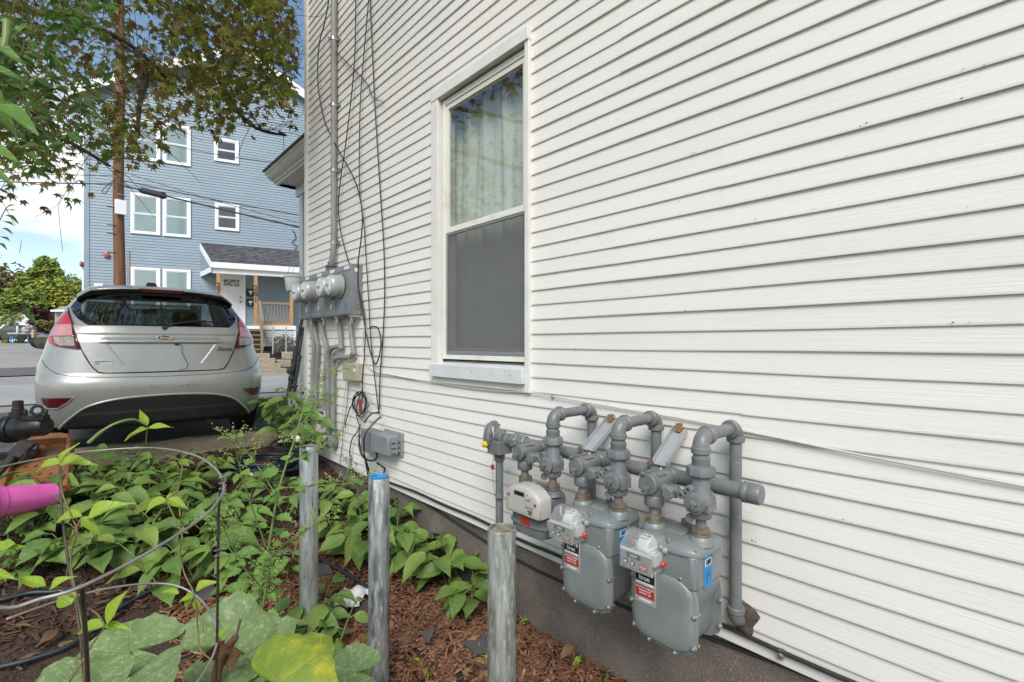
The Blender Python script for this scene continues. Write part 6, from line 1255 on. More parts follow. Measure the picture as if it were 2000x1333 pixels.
tall_weed([g0, at(512,1150,2.27), at(528,1050,2.26), at(545,955,2.30), at(575,860,2.36), at(603,775,2.42), at(640,735,2.48), at(668,722,2.52)],
          [[at(524,1080,2.27), at(490,985,2.2), at(470,920,2.15), at(458,870,2.1), at(450,850,2.1)], [at(545,955,2.3), at(600,950,2.25), at(680,945,2.2), at(730,930,2.2)], [at(560,905,2.33), at(620,880,2.4), at(660,850,2.45)],
           [at(520,1100,2.27), at(560,1060,2.2), at(610,1030,2.15), at(650,1010,2.1)], [at(540,970,2.3), at(510,920,2.35), at(480,880,2.4), at(455,845,2.4)], [at(512,1150,2.27), at(480,1110,2.2), at(450,1060,2.15), at(430,1010,2.1)], [at(586,830,2.38), at(620,800,2.5), at(650,770,2.55)]],
          'tall branching green weed with seed sprays leaning toward the meter cabinet', 5)
tall_weed([gp(505,1260), at(512,1200,2.2), at(522,1130,2.18), at(530,1090,2.18)], [[at(515,1190,2.2), at(490,1130,2.2), at(440,1060,2.2), at(415,1010,2.2)]], 'short pale-stemmed weed with a toothed leaf at the squash patch', 8)
# ---- wire tomato cage
ZR = .81
ring_ = [(0,913,1.05),(-120,955,.80),(-190,1050,.55),(-150,1150,.45),(0,1188,.493),(80,1170,.515),(162,1145,.538),(290,1079,.624),(394,1012,.76),(430,972,.86),(437,946,.926),(420,915,1.02),(375,888,1.13),(290,875,1.247),(150,885,1.20)]
cage = thing('plant_cage', 'bent round wire plant cage with two rings in the left corner', 'plant cage', tuple(gp(200,1400)))
obj('top_ring', M().tube(smooth_pts([at(*q[:2], q[2]*ZR) for q in ring_], 6, True), .0017, 8, closed=True), MT['wire'], cage, sharp=180)
r2 = [(12,1210,.80),(120,1172,.86),(220,1148,.92),(300,1140,.97),(350,1146,.98),(390,1170,.97),(415,1205,.94),(425,1245,.90),(412,1290,.85),(385,1333,.78),(320,1420,.66),(200,1480,.60),(60,1420,.62),(-40,1300,.68)]
obj('lower_ring', M().tube(smooth_pts([at(*q) for q in r2], 6), .0020, 8), MT['wire'], cage, sharp=180)
for L in ([(434,935,.75),(427,1000,.78),(426,1080,.80),(425,1180,.85),(424,1240,.88),(420,1400,.98)], [(160,1143,.437),(164,1200,.47),(170,1300,.50),(176,1420,.56)], [(118,893,.92),(120,985,.9),(132,1090,.88),(150,1190,.84),(162,1290,.82),(172,1420,.86)]):
    obj('leg', M().tube(smooth_pts([at(*q) for q in L], 6), .0022, 7), MT['darkwire'], cage, sharp=180)
p = at(426,1075,.80); obj('wire_tie', M().tube([p+Vector((.006*math.cos(a*1.3), .006*math.sin(a*1.3), .002*a-.014)) for a in range(14)], .0012, 4), MT['wire'], cage)
p = at(435,945,.755); obj('wire_tie', M().tube([p+Vector((.005*math.cos(a*1.3), .005*math.sin(a*1.3), .0018*a-.012)) for a in range(14)], .0012, 4), MT['wire'], cage)
# ---- bean vine on the cage, lime leaves set by base and tip
bean = thing('bean_vine', 'lime-leaved bean vine twining up the wire plant cage', 'vine', tuple(gp(200,1380)))
def bl(bx, by, tx, ty, Z, up=(0,0,1), w=1.0, k=0, dz=0.0, cam=.7, kind='lime', parent=None):
    a = at(bx, by, Z); b = at(tx, ty, Z+dz); put('leaf', LM[kind][k % len(LM[kind])], parent or bean, a, b-a, Vector(up)+TOCAM*cam, (b-a).length*1.03, w)
for q in [(118,905,57,915,.90,.95),(118,905,178,898,.90,.95),(118,905,140,865,.88,.75),(170,1013,233,970,.86,1.0),(160,1008,95,1014,.88,.8),(160,1010,196,1045,.86,.75),(325,978,268,1000,.98,1.0),(327,975,368,993,.98,.9),(325,978,340,958,1.0,.6),
          (30,1062,-30,1095,.80,1.0),(-20,1080,35,1060,.80,1.0),(-30,1120,32,1130,.78,.7),(90,1145,28,1127,.80,.7),(98,1150,130,1122,.80,1.1),(140,1180,112,1158,.80,1.9),(210,1222,245,1150,.82,.85),(205,1222,135,1232,.82,.8),(205,1222,258,1228,.82,.6),
          (378,1165,348,1175,.90,.9),(382,1152,420,1132,.90,1.0),(380,1160,345,1200,.90,1.1),(382,1170,390,1200,.9,.9),(350,1160,310,1150,.90,.6),(425,1255,440,1222,.9,1.0),
          (288,832,272,800,1.10,.85),(288,838,240,858,1.10,.6),(288,838,336,832,1.10,.65)]:
    bl(*q[:5], w=q[5], k=int(q[0]) % 3)
for L in ([(118,905,.90),(121,960,.9),(140,1010,.88),(150,1040,.86),(138,1100,.86),(160,1220,.82),(165,1300,.80),(160,1400,.8)], [(325,978,.98),(340,1010,.96),(355,1045,.92),(352,1080,.92),(360,1120,.92),(380,1165,.90),(386,1230,.9),(392,1270,.88),(415,1290,.88)], [(160,1020,.87),(135,1052,.86)], [(160,1010,.87),(140,1050,.86)], [(98,1148,.80),(118,1154,.80),(140,1165,.80)],
          [(325,890,1.15),(352,900,1.1),(355,920,1.08),(350,945,1.04),(345,970,1.0),(350,990,.98),(352,1010,.97)], [(288,835,1.10),(286,870,1.12),(300,876,1.15),(325,882,1.15)], [(205,1222,.82),(190,1200,.83),(172,1188,.84)], [(205,1225,.82),(180,1260,.82),(150,1310,.8),(130,1340,.8)]):
    obj('stem', M().tube(smooth_pts([at(*q) for q in L], 5), .0015, 5), MT['stem_red'], bean, sharp=180)
obj('curled_tip', M().tube(smooth_pts([at(288,832,1.10), at(262,820,1.08), at(230,826,1.05), at(200,842,1.03), at(172,866,1.0)], 6), [.0022]*6+[.0028]*12+[.0035]*7, 6), MT['stem'], bean, sharp=180)
# ---- squash plant: big leaves on stalks
sq = thing('squash_plant', 'squash plant with big mildewed and yellowing leaves along the bottom edge', 'plant', tuple(gp(380,1420)))
sm = M(); sq0 = gp(420, 1420)
for q in [(255,1275,1.22,.22,0,(-.2,.5,1),.4,'squash',0),(448,1255,1.30,.23,1,(.5,.3,.75),1.2,'squash',1),(545,1335,1.15,.26,0,(.1,.1,1),.9,'squashyel',0),(235,1350,1.02,.23,1,(.1,.2,1),.6,'squash',0),(95,1370,1.15,.22,1,(-.4,.3,1),.3,'squash',1),(520,1278,1.32,.19,0,(-.2,-.6,.75),.2,'squash',0),(470,1200,1.75,.20,0,(.3,.6,.8),-.2,'squash',1),(690,1315,1.7,.19,1,(-.3,.1,1),.4,'squash',0)]:
    px, py, Z, s, k, up, cm, kd, mi = q; c = at(px, py, Z); a = .6+1.9*k+px*.01
    put('leaf', LM[kd][mi % len(LM[kd])], sq, c, Vector((RT[0], RT[1], 0))*math.cos(a)+Vector((FW[0], FW[1], 0))*math.sin(a), Vector(up)+TOCAM*cm, s)
    sm.tube(smooth_pts([sq0+Vector((.2*math.sin(px), .15*math.cos(px), 0)), c.lerp(sq0, .45)+Vector((0,0,.03)), c-Vector((0,0,.03)), c], 5), [.009-.0003*i for i in range(16)], 7)
obj('stalk', sm, mat('yellow_green_stalk', (.26,.32,.05), (.18,.26,.05), rough=.5, scale=20), sq, sharp=180)
put('dead_leaf', polar('dead_leaf', MT['dryleaf'], Rsq, 5, 36, 1.2, .12, 3, 3, uvs=.95), sq, at(440,1262,1.2), Vector((.3,.2,-.4)), TOCAM, .09)
obj('dry_stalk', M().tube(smooth_pts([at(422,1330,1.2), at(430,1290,1.2), at(446,1262,1.2), at(460,1245,1.2), at(470,1210,1.22)], 5), [.012]*10+[.009]*6+[.003]*5, 8), MT['dryleaf'] if 0 else mat('withered_stalk', (.16,.085,.045), (.09,.045,.03), rough=.85, scale=30), sq, sharp=180)
# ---- near plant in the upper left corner
npz_ = thing('tall_leafy_plant', 'tall plant with one large bright leaf poking in at the upper left', 'plant', (-1.2, .2, gz(-1.2,.2)))
for q in [(-25,205,72,233,.62,1.0,.3),(-30,290,30,300,.62,.9,.6),(-60,70,35,95,.66,.7,.8),(-30,330,24,350,.66,.6,.6),(10,120,22,30,.68,.55,1.2),(-20,140,52,148,.7,.5,.9),(-10,165,12,260,.66,.5,1.0)]:
    bl(q[0], q[1], q[2], q[3], q[4], w=q[5], cam=q[6], kind='big', parent=npz_)
obj('stem', M().tube(smooth_pts([Vector((-1.2,.2,gz(-1.2,.2))), at(-420,900,.7), at(-300,500,.70), at(-140,250,.68), at(-40,160,.67), at(6,100,.67), at(14,40,.68)], 6), .0045, 7), MT['stem'], npz_, sharp=180)
# ---- dark-leaved vine hanging in the maple, upper left
vn = thing('hanging_vine', 'dark green small-leaved vine hanging in the tree at the upper left', 'vine', tuple(at(-300,-100,2.6)))
vr = random.Random(21); vs_ = M()
for k in range(46):
    x0 = vr.uniform(-40, 190); y0 = vr.uniform(-40, 250)-max(0, x0-120)*1.1; Z = vr.uniform(2.2, 3.0); P = [at(x0, y0, Z)]; d = vr.uniform(-.5,.5)
    for s in range(5): x0 += 22*d+vr.uniform(-6,10); y0 += vr.uniform(8,26); P.append(at(x0, y0, Z))
    vs_.tube(P, .0022, 4)
    for s in range(6):
        p = P[s]
        for e in (-1, 1):
            if vr.random() < .82: put('leaf', vr.choice(LM['vine']), vn, p, Vector((RT[0],RT[1],0))*e+Vector((vr.uniform(-.4,.4),vr.uniform(-.4,.4),vr.uniform(-.9,.2))), UPV*vr.uniform(.2,1)+TOCAM*vr.uniform(-.5,1), vr.uniform(.055,.10))
for L in ([(160,-10),(158,40),(163,75),(160,110)], [(85,190),(95,250),(105,290),(100,310)], [(45,220),(55,260),(68,300)], [(115,255),(122,300),(128,330),(126,352)], [(126,380),(115,400),(116,430),(120,470),(123,492)], [(42,470),(38,495)], [(0,385),(18,420),(30,440)]):
    vs_.tube(smooth_pts([at(a, b, 2.5) for a, b in L], 5), .0016, 4)
obj('stem', vs_, mat('brown_vine_stem', (.16,.11,.07), rough=.8), vn, sharp=180, kind='stuff')
for nm, L, lv, lb in (('vine_sprig', [(-30,500),(0,430),(14,405),(24,400)], [(12,412,30,408),(10,420,36,428),(5,432,28,438),(2,446,24,450),(0,462,20,468),(-4,475,14,482),(16,404,32,398)], 'leafy sprig poking in at the left edge against the sky'),
                      ('vine_sprig', [(-30,640),(30,612),(70,580),(96,552),(104,540)], [(100,536,128,531),(96,548,112,560),(90,555,118,550),(70,575,95,586),(50,600,54,622),(40,608,72,622),(8,630,-12,648),(25,618,20,640),(84,562,70,570)], 'thin sprig with dark leaves in front of the yellow-green trees')):
    t = thing(nm, lb, 'sprig', tuple(at(-30, 500, 2.0))); obj('stem', M().tube(smooth_pts([at(a, b, 2.0) for a, b in L], 5), .002, 4), MT['bark'], t, sharp=180)
    for i, (a, b, c, d) in enumerate(lv): bl(a, b, c, d, 2.0, w=1.0, k=i, cam=.25, kind='vine', parent=t)
# ---- maple overhead
mp = thing('maple_tree', 'maple with scorched brown and green leaves whose boughs overhang the car', 'tree', (-3.6, 2.2, 0))
tr_ = M(); tr_.tube([Vector((-3.6,2.2,-.1)), Vector((-3.55,2.25,1.5)), Vector((-3.5,2.4,3.2)), Vector((-3.6,2.6,5.5)), Vector((-3.4,2.5,8))], [.24,.19,.17,.13,.06], 14); obj('trunk', tr_, MT['bark'], mp, sharp=180)
LIMB = [[Vector((-3.5,2.4,3.0)), at(-200,-60,4.0), at(60,20,4.3), at(190,55,4.5), at(270,100,4.7), at(330,160,5.0)], [Vector((-3.55,2.5,3.6)), at(-100,-180,4.6), at(180,-60,5.0), at(380,40,5.4), at(500,90,5.8), at(580,140,6.1)],
        [Vector((-3.5,2.4,2.6)), at(-250,160,3.6), at(0,230,4.0), at(120,270,4.2), at(215,325,4.4)], [at(270,100,4.7), at(285,145,4.7), at(272,210,4.6), at(270,270,4.55)], [at(380,40,5.4), at(420,130,5.3), at(450,200,5.2), at(500,250,5.2), at(560,265,5.3)], [Vector((-3.6,2.5,5)), Vector((-1.5,2.0,6.2)), Vector((.2,1.2,6.6))], [Vector((-3.5,2.4,4.5)), Vector((-3,-.5,6)), Vector((-1.5,-3,6.8))]]
for L in LIMB:
    P = smooth_pts(L, 5); obj('limb', M().tube(P, [.035*(1-.8*i/len(P))+.004 for i in range(len(P))], 7), MT['bark'], mp, sharp=180)
BND = [(-200,420),(0,352),(60,385),(100,340),(140,392),(172,322),(215,285),(240,338),(300,352),(345,322),(352,288),(400,235),(425,262),(470,250),(520,212),(560,268),(600,272)]
lr = random.Random(33); leaves = []; tw = M()
tips = [];
for k in range(530):
    px = lr.uniform(-160, 585) if lr.random() < .78 else lr.uniform(330, 575); yb = lerpt(BND, px); py = yb-14-(yb+90)*lr.random()**1.25; Z = lr.uniform(3.9, 6.0) if px > 60 else lr.uniform(3.4, 5.0)
    if k > 470: px, py = lr.uniform(140, 580), lr.uniform(-60, 210); Z = lr.uniform(4.4, 6.2)
    if px > 520: py = min(py, yb-20)
    p = at(px, py, Z); d = Vector((lr.gauss(.2,.6), lr.gauss(.1,.6), lr.gauss(-.35,.3))).normalized(); L = lr.uniform(.22,.50); P = [p-d*L*.7+Vector((0,0,.05)), p-d*L*.25+Vector((0,0,.03)), p]
    tw.tube(smooth_pts([p-d*L*1.1+Vector((-.08,.0,.08))]+P, 3), .0022, 4); tips.append(p)
    for j in range(lr.randint(7, 12)):
        f = lr.random(); q = P[0].lerp(P[2], f)+Vector((lr.gauss(0,.085), lr.gauss(0,.085), lr.gauss(0,.075)))
        leaves.append((q, Vector((lr.uniform(-1,1), lr.uniform(-1,1), lr.uniform(-1.1,.15))), Vector((lr.uniform(-.8,.8), lr.uniform(-.8,.8), 1)), lr.uniform(.08,.125)))
for L in LIMB[:5]:
    Q = smooth_pts(L, 6)
    for p in Q[6:]:
        for j in range(2):
            e = p+Vector((lr.gauss(0,.25), lr.gauss(0,.25), lr.gauss(-.05,.2))); tw.tube([p, p.lerp(e, .5)+Vector((0,0,.04)), e], [.004,.003,.0015], 4)
obj('twig', tw, MT['bark'], mp, sharp=180, kind='stuff')
vis = []; drop = set()
for i, (q, d, u, s) in enumerate(leaves):
    Z = q.x*FW[0]+q.y*FW[1]; X = q.x*RT[0]+q.y*RT[1]; px, py = 1000+FPX*X/Z, HOR-FPX*(q.z-CAMH)/Z
    if px > 578 and py < 600: drop.add(i); continue
    if 0 < px < 600 and 0 < py < 400: vis.append((s/Z*(1.5 if px > 160 else 1), i))
vis.sort(reverse=True); sel = set(i for _, i in vis[:300])
def bake(name, items, meshes, mt, parent, kind='stuff'):
    V = []; Fc = []; U = []; base = []
    for me in meshes:
        v = np.zeros(len(me.vertices)*3, dtype=np.float32); me.vertices.foreach_get('co', v); v = v.reshape(-1, 3); uv = np.zeros((len(v), 2), dtype=np.float32)
        ul = me.uv_layers[0].data; f = [tuple(p.vertices) for p in me.polygons]
        for p in me.polygons:
            for li in p.loop_indices: uv[me.loops[li].vertex_index] = ul[li].uv
        base.append((v, f, uv))
    o = 0
    for n_, (q, d, u, s) in enumerate(items):
        v, f, uv = base[n_ % len(base)]; y = Vector(d).normalized(); z = Vector(u); z = (z-y*z.dot(y)); z = z.normalized() if z.length > 1e-5 else y.orthogonal().normalized(); x = y.cross(z)
        Rm_ = np.array([x, y, z], dtype=np.float32)*s; V.append(v@Rm_+np.array(q, dtype=np.float32)); U.append(uv); Fc += [tuple(a+o for a in g) for g in f]; o += len(v)
    V = np.concatenate(V); U = np.concatenate(U); me = bpy.data.meshes.new(name); me.from_pydata(V.tolist(), [], Fc); me.materials.append(mt); me.polygons.foreach_set('use_smooth', [True]*len(me.polygons))
    l = me.uv_layers.new(name='UVMap'); vi = np.zeros(len(me.loops), dtype=np.int32); me.loops.foreach_get('vertex_index', vi); l.data.foreach_set('uv', U[vi].ravel()); me.update()
    return obj(name, me, None, parent, kind=kind)
for i in sorted(sel): q, d, u, s = leaves[i]; put('leaf', LM['maple'][i % 4], mp, q, d, u, s)
far = [L for i, L in enumerate(leaves) if i not in sel and i not in drop]
for k in range(2200):                                  # the rest of the crown, overhead and behind the camera
    x, y = lr.uniform(-7, .9), lr.uniform(-6, 6.5); z = lr.uniform(3.9, 8.5)
    if math.hypot((x+3)/4.6, (y-.3)/6.2)+ (z-6)*.06 > 1: continue
    Z = x*FW[0]+y*FW[1]
    if Z > .3:
        px = 1000+FPX*(x*RT[0]+y*RT[1])/Z; py = HOR-FPX*(z-CAMH)/Z
        if py > -30 and -60 < px < 2060: continue
    far.append((Vector((x, y, z)), Vector((lr.uniform(-1,1), lr.uniform(-1,1), lr.uniform(-1,.2))), Vector((lr.uniform(-.6,.6), lr.uniform(-.6,.6), 1)), lr.uniform(.14,.24)))
for k in range(1500):                                  # unseen maple leaves, added above the view to shade the upper wall
    q = Vector((lr.uniform(-3.0, .9), lr.uniform(1.5, 6.6), lr.uniform(5.0, 8.2))); Z = q.x*FW[0]+q.y*FW[1]
    if Z > .2:
        px = 1000+FPX*(q.x*RT[0]+q.y*RT[1])/Z; py = HOR-FPX*(q.z-CAMH)/Z
        if py > -40 and -80 < px < 2080: continue
    far.append((q, Vector((lr.uniform(-1,1), lr.uniform(-1,1), lr.uniform(-1,.2))), Vector((lr.uniform(-.6,.6), lr.uniform(-.6,.6), 1)), lr.uniform(.12,.20)))
bake('crown', far, LM['maple'], MT['maple'], mp)

# ================================================================ mulch, litter, clutter on the bed
def chips(name, n, reg, mt, smin, smax, seed, lift=.004):
    g = np.random.default_rng(seed); pts = []
    while len(pts) < n:
        x, y = g.uniform(reg[0], reg[1]), g.uniform(reg[2], reg[3]); pts.append((x, y))
    V = np.zeros((n, 8, 3)); cx = np.array([[-1,-1,-1],[1,-1,-1],[1,1,-1],[-1,1,-1],[-.8,-.7,1],[.7,-.9,1],[.9,.6,1],[-.7,.9,1]], dtype=float)
    L = g.uniform(smin, smax, n); a = g.uniform(0, 6.283, n); w = L*g.uniform(.10,.26, n); t_ = g.uniform(.002,.0055, n); pi_ = g.normal(0,.22, n)
    for i, (x, y) in enumerate(pts):
        c = cx*np.array([L[i]/2, w[i]/2, t_[i]/2]); ca, sa, cp, sp_ = math.cos(a[i]), math.sin(a[i]), math.cos(pi_[i]), math.sin(pi_[i])
        q = np.stack([c[:,0]*cp-c[:,2]*sp_, c[:,1], c[:,0]*sp_+c[:,2]*cp], 1); V[i,:,0] = x+q[:,0]*ca-q[:,1]*sa; V[i,:,1] = y+q[:,0]*sa+q[:,1]*ca; V[i,:,2] = gz(x, y)+lift+g.uniform(0,.016)+q[:,2]
    F6 = np.array([(0,3,2,1),(4,5,6,7),(0,1,5,4),(1,2,6,5),(2,3,7,6),(3,0,4,7)]); Fc = (np.arange(n)[:,None,None]*8+F6[None]).reshape(-1,4)
    me = bpy.data.meshes.new(name); me.from_pydata(V.reshape(-1,3).tolist(), [], Fc.tolist()); me.materials.append(mt); me.update(); return obj(name, me, None, None, kind='stuff')
chips('bark_mulch', 15000, (.35,1.83,.55,3.6), MT['chip'], .025, .07, 1)
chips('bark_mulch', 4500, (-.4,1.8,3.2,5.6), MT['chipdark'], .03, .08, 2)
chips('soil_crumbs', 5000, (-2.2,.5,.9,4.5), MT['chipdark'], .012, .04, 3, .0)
rl_ = random.Random(77); lit = []
for k in range(420):
    a, b = rl_.uniform(-2.0, 1.7), rl_.uniform(1.0, 5.4); lit.append((Vector((a, b, gz(a, b)+.018)), Vector((rl_.uniform(-1,1), rl_.uniform(-1,1), rl_.uniform(-.1,.25))), Vector((rl_.uniform(-.5,.5), rl_.uniform(-.5,.5), 1)), rl_.uniform(.05,.10)))
bake('leaf_litter', lit, LM['maple'][:2]+[], MT['dryleaf'], None)
lf = put('dry_leaf', LM['dry'][0], None, gp(70,1270,.02), gp(108,1248)-gp(70,1270), UPV+TOCAM*.3, .12, .8); tag(lf, 'pale tan dry leaf lying alone on the bare soil at lower left', 'leaf')
for q, (a, b, s, lb) in enumerate([(1095,1290,.11,'orange-brown dry maple leaf in the mulch right of the near bollard'),(880,1120,.10,'curled tan dry leaf under the broad weed'),(1050,1205,.09,'dry brown leaf tucked behind the near bollard')]):
    tag(put('dry_leaf', LM['dry'][q % 2], None, gp(a, b, .02), Vector((math.cos(q*2), math.sin(q*2), .1)), UPV+TOCAM*.4, s, .9), lb, 'leaf')
MT['slate'] = mat('grey_slate', (.075,.068,.068), (.11,.10,.098), rough=.8, scale=14, bump=.4, bscale=60)
for q, (pl, lb) in enumerate([([(692,1178),(745,1168),(738,1235),(700,1215)], 'grey roofing slate scrap behind the blue-topped bollard'), ([(905,1255),(965,1235),(985,1265),(930,1275)], 'dark grey shingle scrap left of the near bollard'), ([(820,1235),(850,1228),(838,1256)], 'small grey slate chip between the front bollards'), ([(360,1150),(420,1135),(415,1165),(375,1170)], 'grey slate scrap near the lower ring of the cage'), ([(600,1105),(640,1100),(650,1118),(610,1125)], 'flat grey slate beside the hose behind the far bollard')]):
    c = [gp(a, b, .03) for a, b in pl]; m = M(); n = len(c); m.add(c+[p-Vector((0,0,.012)) for p in c], [tuple(range(n)), tuple(range(2*n-1, n-1, -1))]+[(i, n+i, n+(i+1) % n, (i+1) % n) for i in range(n)]); tag(obj('slate_scrap', m, MT['slate'], fix=True, smooth=False), lb, 'slate', 'slate scraps in the mulch')
c0 = gp(688, 1172, .03); rn = random.Random(6)
m = M().grid(lambda a, b: c0+Vector((RT[0]*(a-.5)*.15*(1-.2*math.sin(5*b)), RT[1]*(a-.5)*.15+.0, 0))+Vector((FW[0]*(b-.5)*.20*(1-.25*math.sin(6*a)), FW[1]*(b-.5)*.20, .018*math.sin(7*a+2)*math.sin(6*b)+.012*math.sin(15*a*b)+.02)), 16, 12); tag(obj('white_rag', m, mat('white_rag_cloth', (.74,.70,.70), (.62,.56,.56), rough=.8, scale=20), sharp=180), 'crumpled white rag on the mulch left of the blue-topped bollard', 'rag')
def hose(label, L, r=.011, mt='hose', n=7):
    return tag(obj('garden_hose', M().tube(smooth_pts([gp(a, b, c) for a, b, c in L], n), r, 9), MT[mt], None, sharp=180), label, 'hose', 'garden hoses in the bed')
hose('dark hose curving up from the lower left corner under the squash leaves', [(-60,1318,.03),(0,1303,.03),(60,1288,.03),(130,1264,.03),(185,1230,.03),(230,1190,.03),(300,1150,.03)])
hose('dark hose at the far left edge behind the cage', [(-60,1180,.03),(0,1172,.03),(60,1158,.03),(110,1155,.03),(170,1140,.03)])
hose('long dark hose crossing the mulch behind the two farther bollards', [(300,1094,.03),(380,1096,.03),(450,1084,.03),(545,1082,.03),(610,1088,.03),(655,1108,.03),(700,1135,.03),(735,1165,.03),(745,1200,.03)])
hose('dark hose doubling back and bending down beside the long one', [(300,1078,.045),(380,1082,.045),(440,1080,.045),(458,1090,.045),(468,1115,.04),(472,1150,.03),(470,1175,.02)])
hose('dark hose near the blue connector behind the cage', [(370,955,.03),(395,965,.03),(430,972,.03),(475,980,.03),(530,982,.03),(560,980,.03)])
P = []
cc = gp(525, 915); 
for k in range(46):
    a = k*2*math.pi/15; P.append(cc+Vector(((.30+.03*math.sin(k))*math.cos(a), (.24+.03*math.cos(k*1.7))*math.sin(a), .03+.022*k/15+.01*math.sin(k*1.3))))
P += [cc+Vector((.10,.30,.14)), cc+Vector((.25,.35,.20)), cc+Vector((.34,.2,.12)), cc+Vector((.3,0,.06))]
tag(obj('hose_coil', M().tube(smooth_pts(P, 4), .012, 8), mat('dark_teal_hose', (.012,.026,.036), rough=.4), None, sharp=180), 'coil of dark teal hose by the end of the timber edging', 'hose')
t = thing('hose_connector', 'small blue and grey hose connector on the mulch behind the cage', 'hose fitting', tuple(gp(400,1012))); a = gp(385,1002,.04); b = gp(410,1015,.04); d = b-a
obj('blue_collar', M().cyl(a+d*.45, b, .014, 10), MT['bluep'], t); obj('nozzle', M().tube([a-d*2.2, a, a+d*.5], [.008,.011,.012], 10), MT['galv_light'], t); obj('cap', M().cyl(b, b+d*.35, .017, 10), MT['brass'], t)
t = thing('black_pot', 'black plastic plant pot lying by the hose coil', 'pot', tuple(gp(575,930))); p = gp(575, 925); m = M(); m.lathe(p+Vector((.0,0,.02)), (-.25,-.35,1), [(.10,0),(.125,.09),(.135,.10),(.14,.10),(.14,.12),(.130,.122),(.125,.10),(.09,.01)], 26); obj('pot', m, MT['blkplast'], t)
t = tag(obj('white_scrap', M().grid(lambda a, b: gp(496,925,.03)+Vector((.09*(a-.5), .11*(b-.5), .02*math.sin(9*a)*math.sin(7*b))), 8, 8), MT['trim'], sharp=180), 'torn white plastic scrap beside the hose coil', 'scrap')
# green spray bottle
p = gp(771, 1000); p = Vector((1.60, 3.02, gz(1.6,3.02))); t = thing('spray_bottle', 'clear bottle with a bright green pump top under the siding', 'bottle', tuple(p)); GB = mat('bright_green_plastic', (.03,.42,.05), rough=.3)
obj('bottle', M().lathe(p, (0,0,1), [(.035,.0),(.037,.01),(.037,.14),(.028,.17),(.018,.185),(.018,.195)], 18), mat('cloudy_plastic', (.45,.50,.44), (.6,.63,.6), rough=.3, scale=18), t); obj('collar', M().lathe(p, (0,0,1), [(.020,.19),(.022,.195),(.020,.235),(.010,.245),(.008,.275)], 14), GB, t); m = M(); m.lathe(p, (0,0,1), [(.016,.272),(.020,.276),(.020,.288),(.012,.292)], 14); m.tube([p+Vector((0,0,.282)), p+Vector((-.045,.02,.282)), p+Vector((-.055,.024,.272))], .006, 6); obj('pump_head', m, GB, t)
# pink pot on its side
t = thing('pink_pot', 'bright pink plastic pot lying on its side among the weeds', 'pot', tuple(gp(40,1015))); b = at(-30,985,2.75); e = at(102,968,3.05); ax = e-b; L = ax.length
obj('pot', M().lathe(b, ax, [(.0,.02),(.080,.02),(.092,.0),(.100,-.004),(.102,.012),(.096,.02),(.094,.06),(.088,.062),(.080,L*.75),(.074,L),(.066,L+.004),(.0,L+.004)], 30), mat('hot_pink_plastic', (.85,.15,.52), (.78,.12,.46), rough=.28, scale=6), t)
# perforated wooden tray
t = thing('wooden_tray', 'orange-brown wooden tray with raised sides and rows of round holes behind the pink pot', 'tray', tuple(at(75,960,3.9))); WO = mat('orange_stained_wood', (.36,.145,.045), (.24,.09,.03), rough=.5, scale=6, stretch=(5,5,1.2), col3=(.12,.06,.03), scale3=7, bump=.2)
TL_, TR_, BL_, BR_ = at(40,868,3.85), at(142,862,3.75), at(8,965,3.25), at(135,958,3.15)
def tq(u, v, w=0.0):
    p = TL_.lerp(TR_, u).lerp(BL_.lerp(BR_, u), v); nrm = (TR_-TL_).cross(BL_-TL_).normalized(); nrm = nrm if nrm.z > 0 else -nrm; return p+nrm*w
m = M(); m.prism([(0,0),(1,0),(1,1),(0,1)], lambda u, v, w: tq(u, v, w), -.02, 0); obj('board', m, WO, t, smooth=False)
m = M(); m.prism([(-.03,0),(.05,0),(.05,1),(-.03,1)], lambda u, v, w: tq(u, v, w), -.02, .05); obj('side_rail', m, WO, t, bevel=.008); m = M(); m.prism([(.95,0),(1.03,0),(1.03,1),(.95,1)], lambda u, v, w: tq(u, v, w), -.02, .05); obj('side_rail', m, WO, t, bevel=.008)
m = M(); m.prism([(0,-.03),(.15,-.08),(.85,-.08),(1,-.03),(1,.05),(0,.05)], lambda u, v, w: tq(u, v, w), -.02, .06); obj('end_rail', m, WO, t, bevel=.006)
for j in range(4):
    for i in range(5):
        u, v = .14+.18*i+(.09 if j % 2 else 0), .34+.17*j
        if u < .94: obj('hole', M().lathe(tq(u, v, .0005), tq(0,0,1)-tq(0,0,0), [(.013,0),(.013,.0012)], 12), MT['gap'], t)
obj('old_leaf', LM['dry'][1], None, t).matrix_local = Matrix.Translation(tq(.55,.12,.01)-WLD[t.name]) @ Matrix.Scale(.05, 4)
# black pool pump, ring and clamp
t = thing('pool_pump', 'black plastic pool pump with a vertical inlet stub beside the car bumper', 'pump', tuple(at(30,870,3.4))); BK = mat('satin_black_plastic', (.012,.012,.013), (.025,.025,.025), rough=.38, scale=20); z = 3.45
m = M(); a, b = at(-60,842,z), at(92,832,z); m.lathe(a, b-a, [(.080,0),(.088,.02),(.088,(b-a).length-.16),(.070,(b-a).length-.14),(.070,(b-a).length-.02),(.055,(b-a).length)], 24); obj('motor_housing', m, BK, t)
m = M(); q = at(35,825,z); m.lathe(q, (0,0,1), [(.045,0),(.048,.05),(.048,.075),(.034,.08),(.034,.10),(.030,.105),(.030,.15),(.022,.155)], 18); obj('inlet_stub', m, mat('dark_maroon_black', (.03,.017,.018), rough=.45), t)
m = M(); m.lathe(at(14,838,z), b-a, [(.098,0),(.102,.01),(.102,.06),(.098,.07)], 24); [m.obox(at(-8,812+9*k,z-.1), (.02,0,0), (0,.004,0), (0,0,.008)) for k in range(6)]; obj('clamp_ring', m, BK, t)
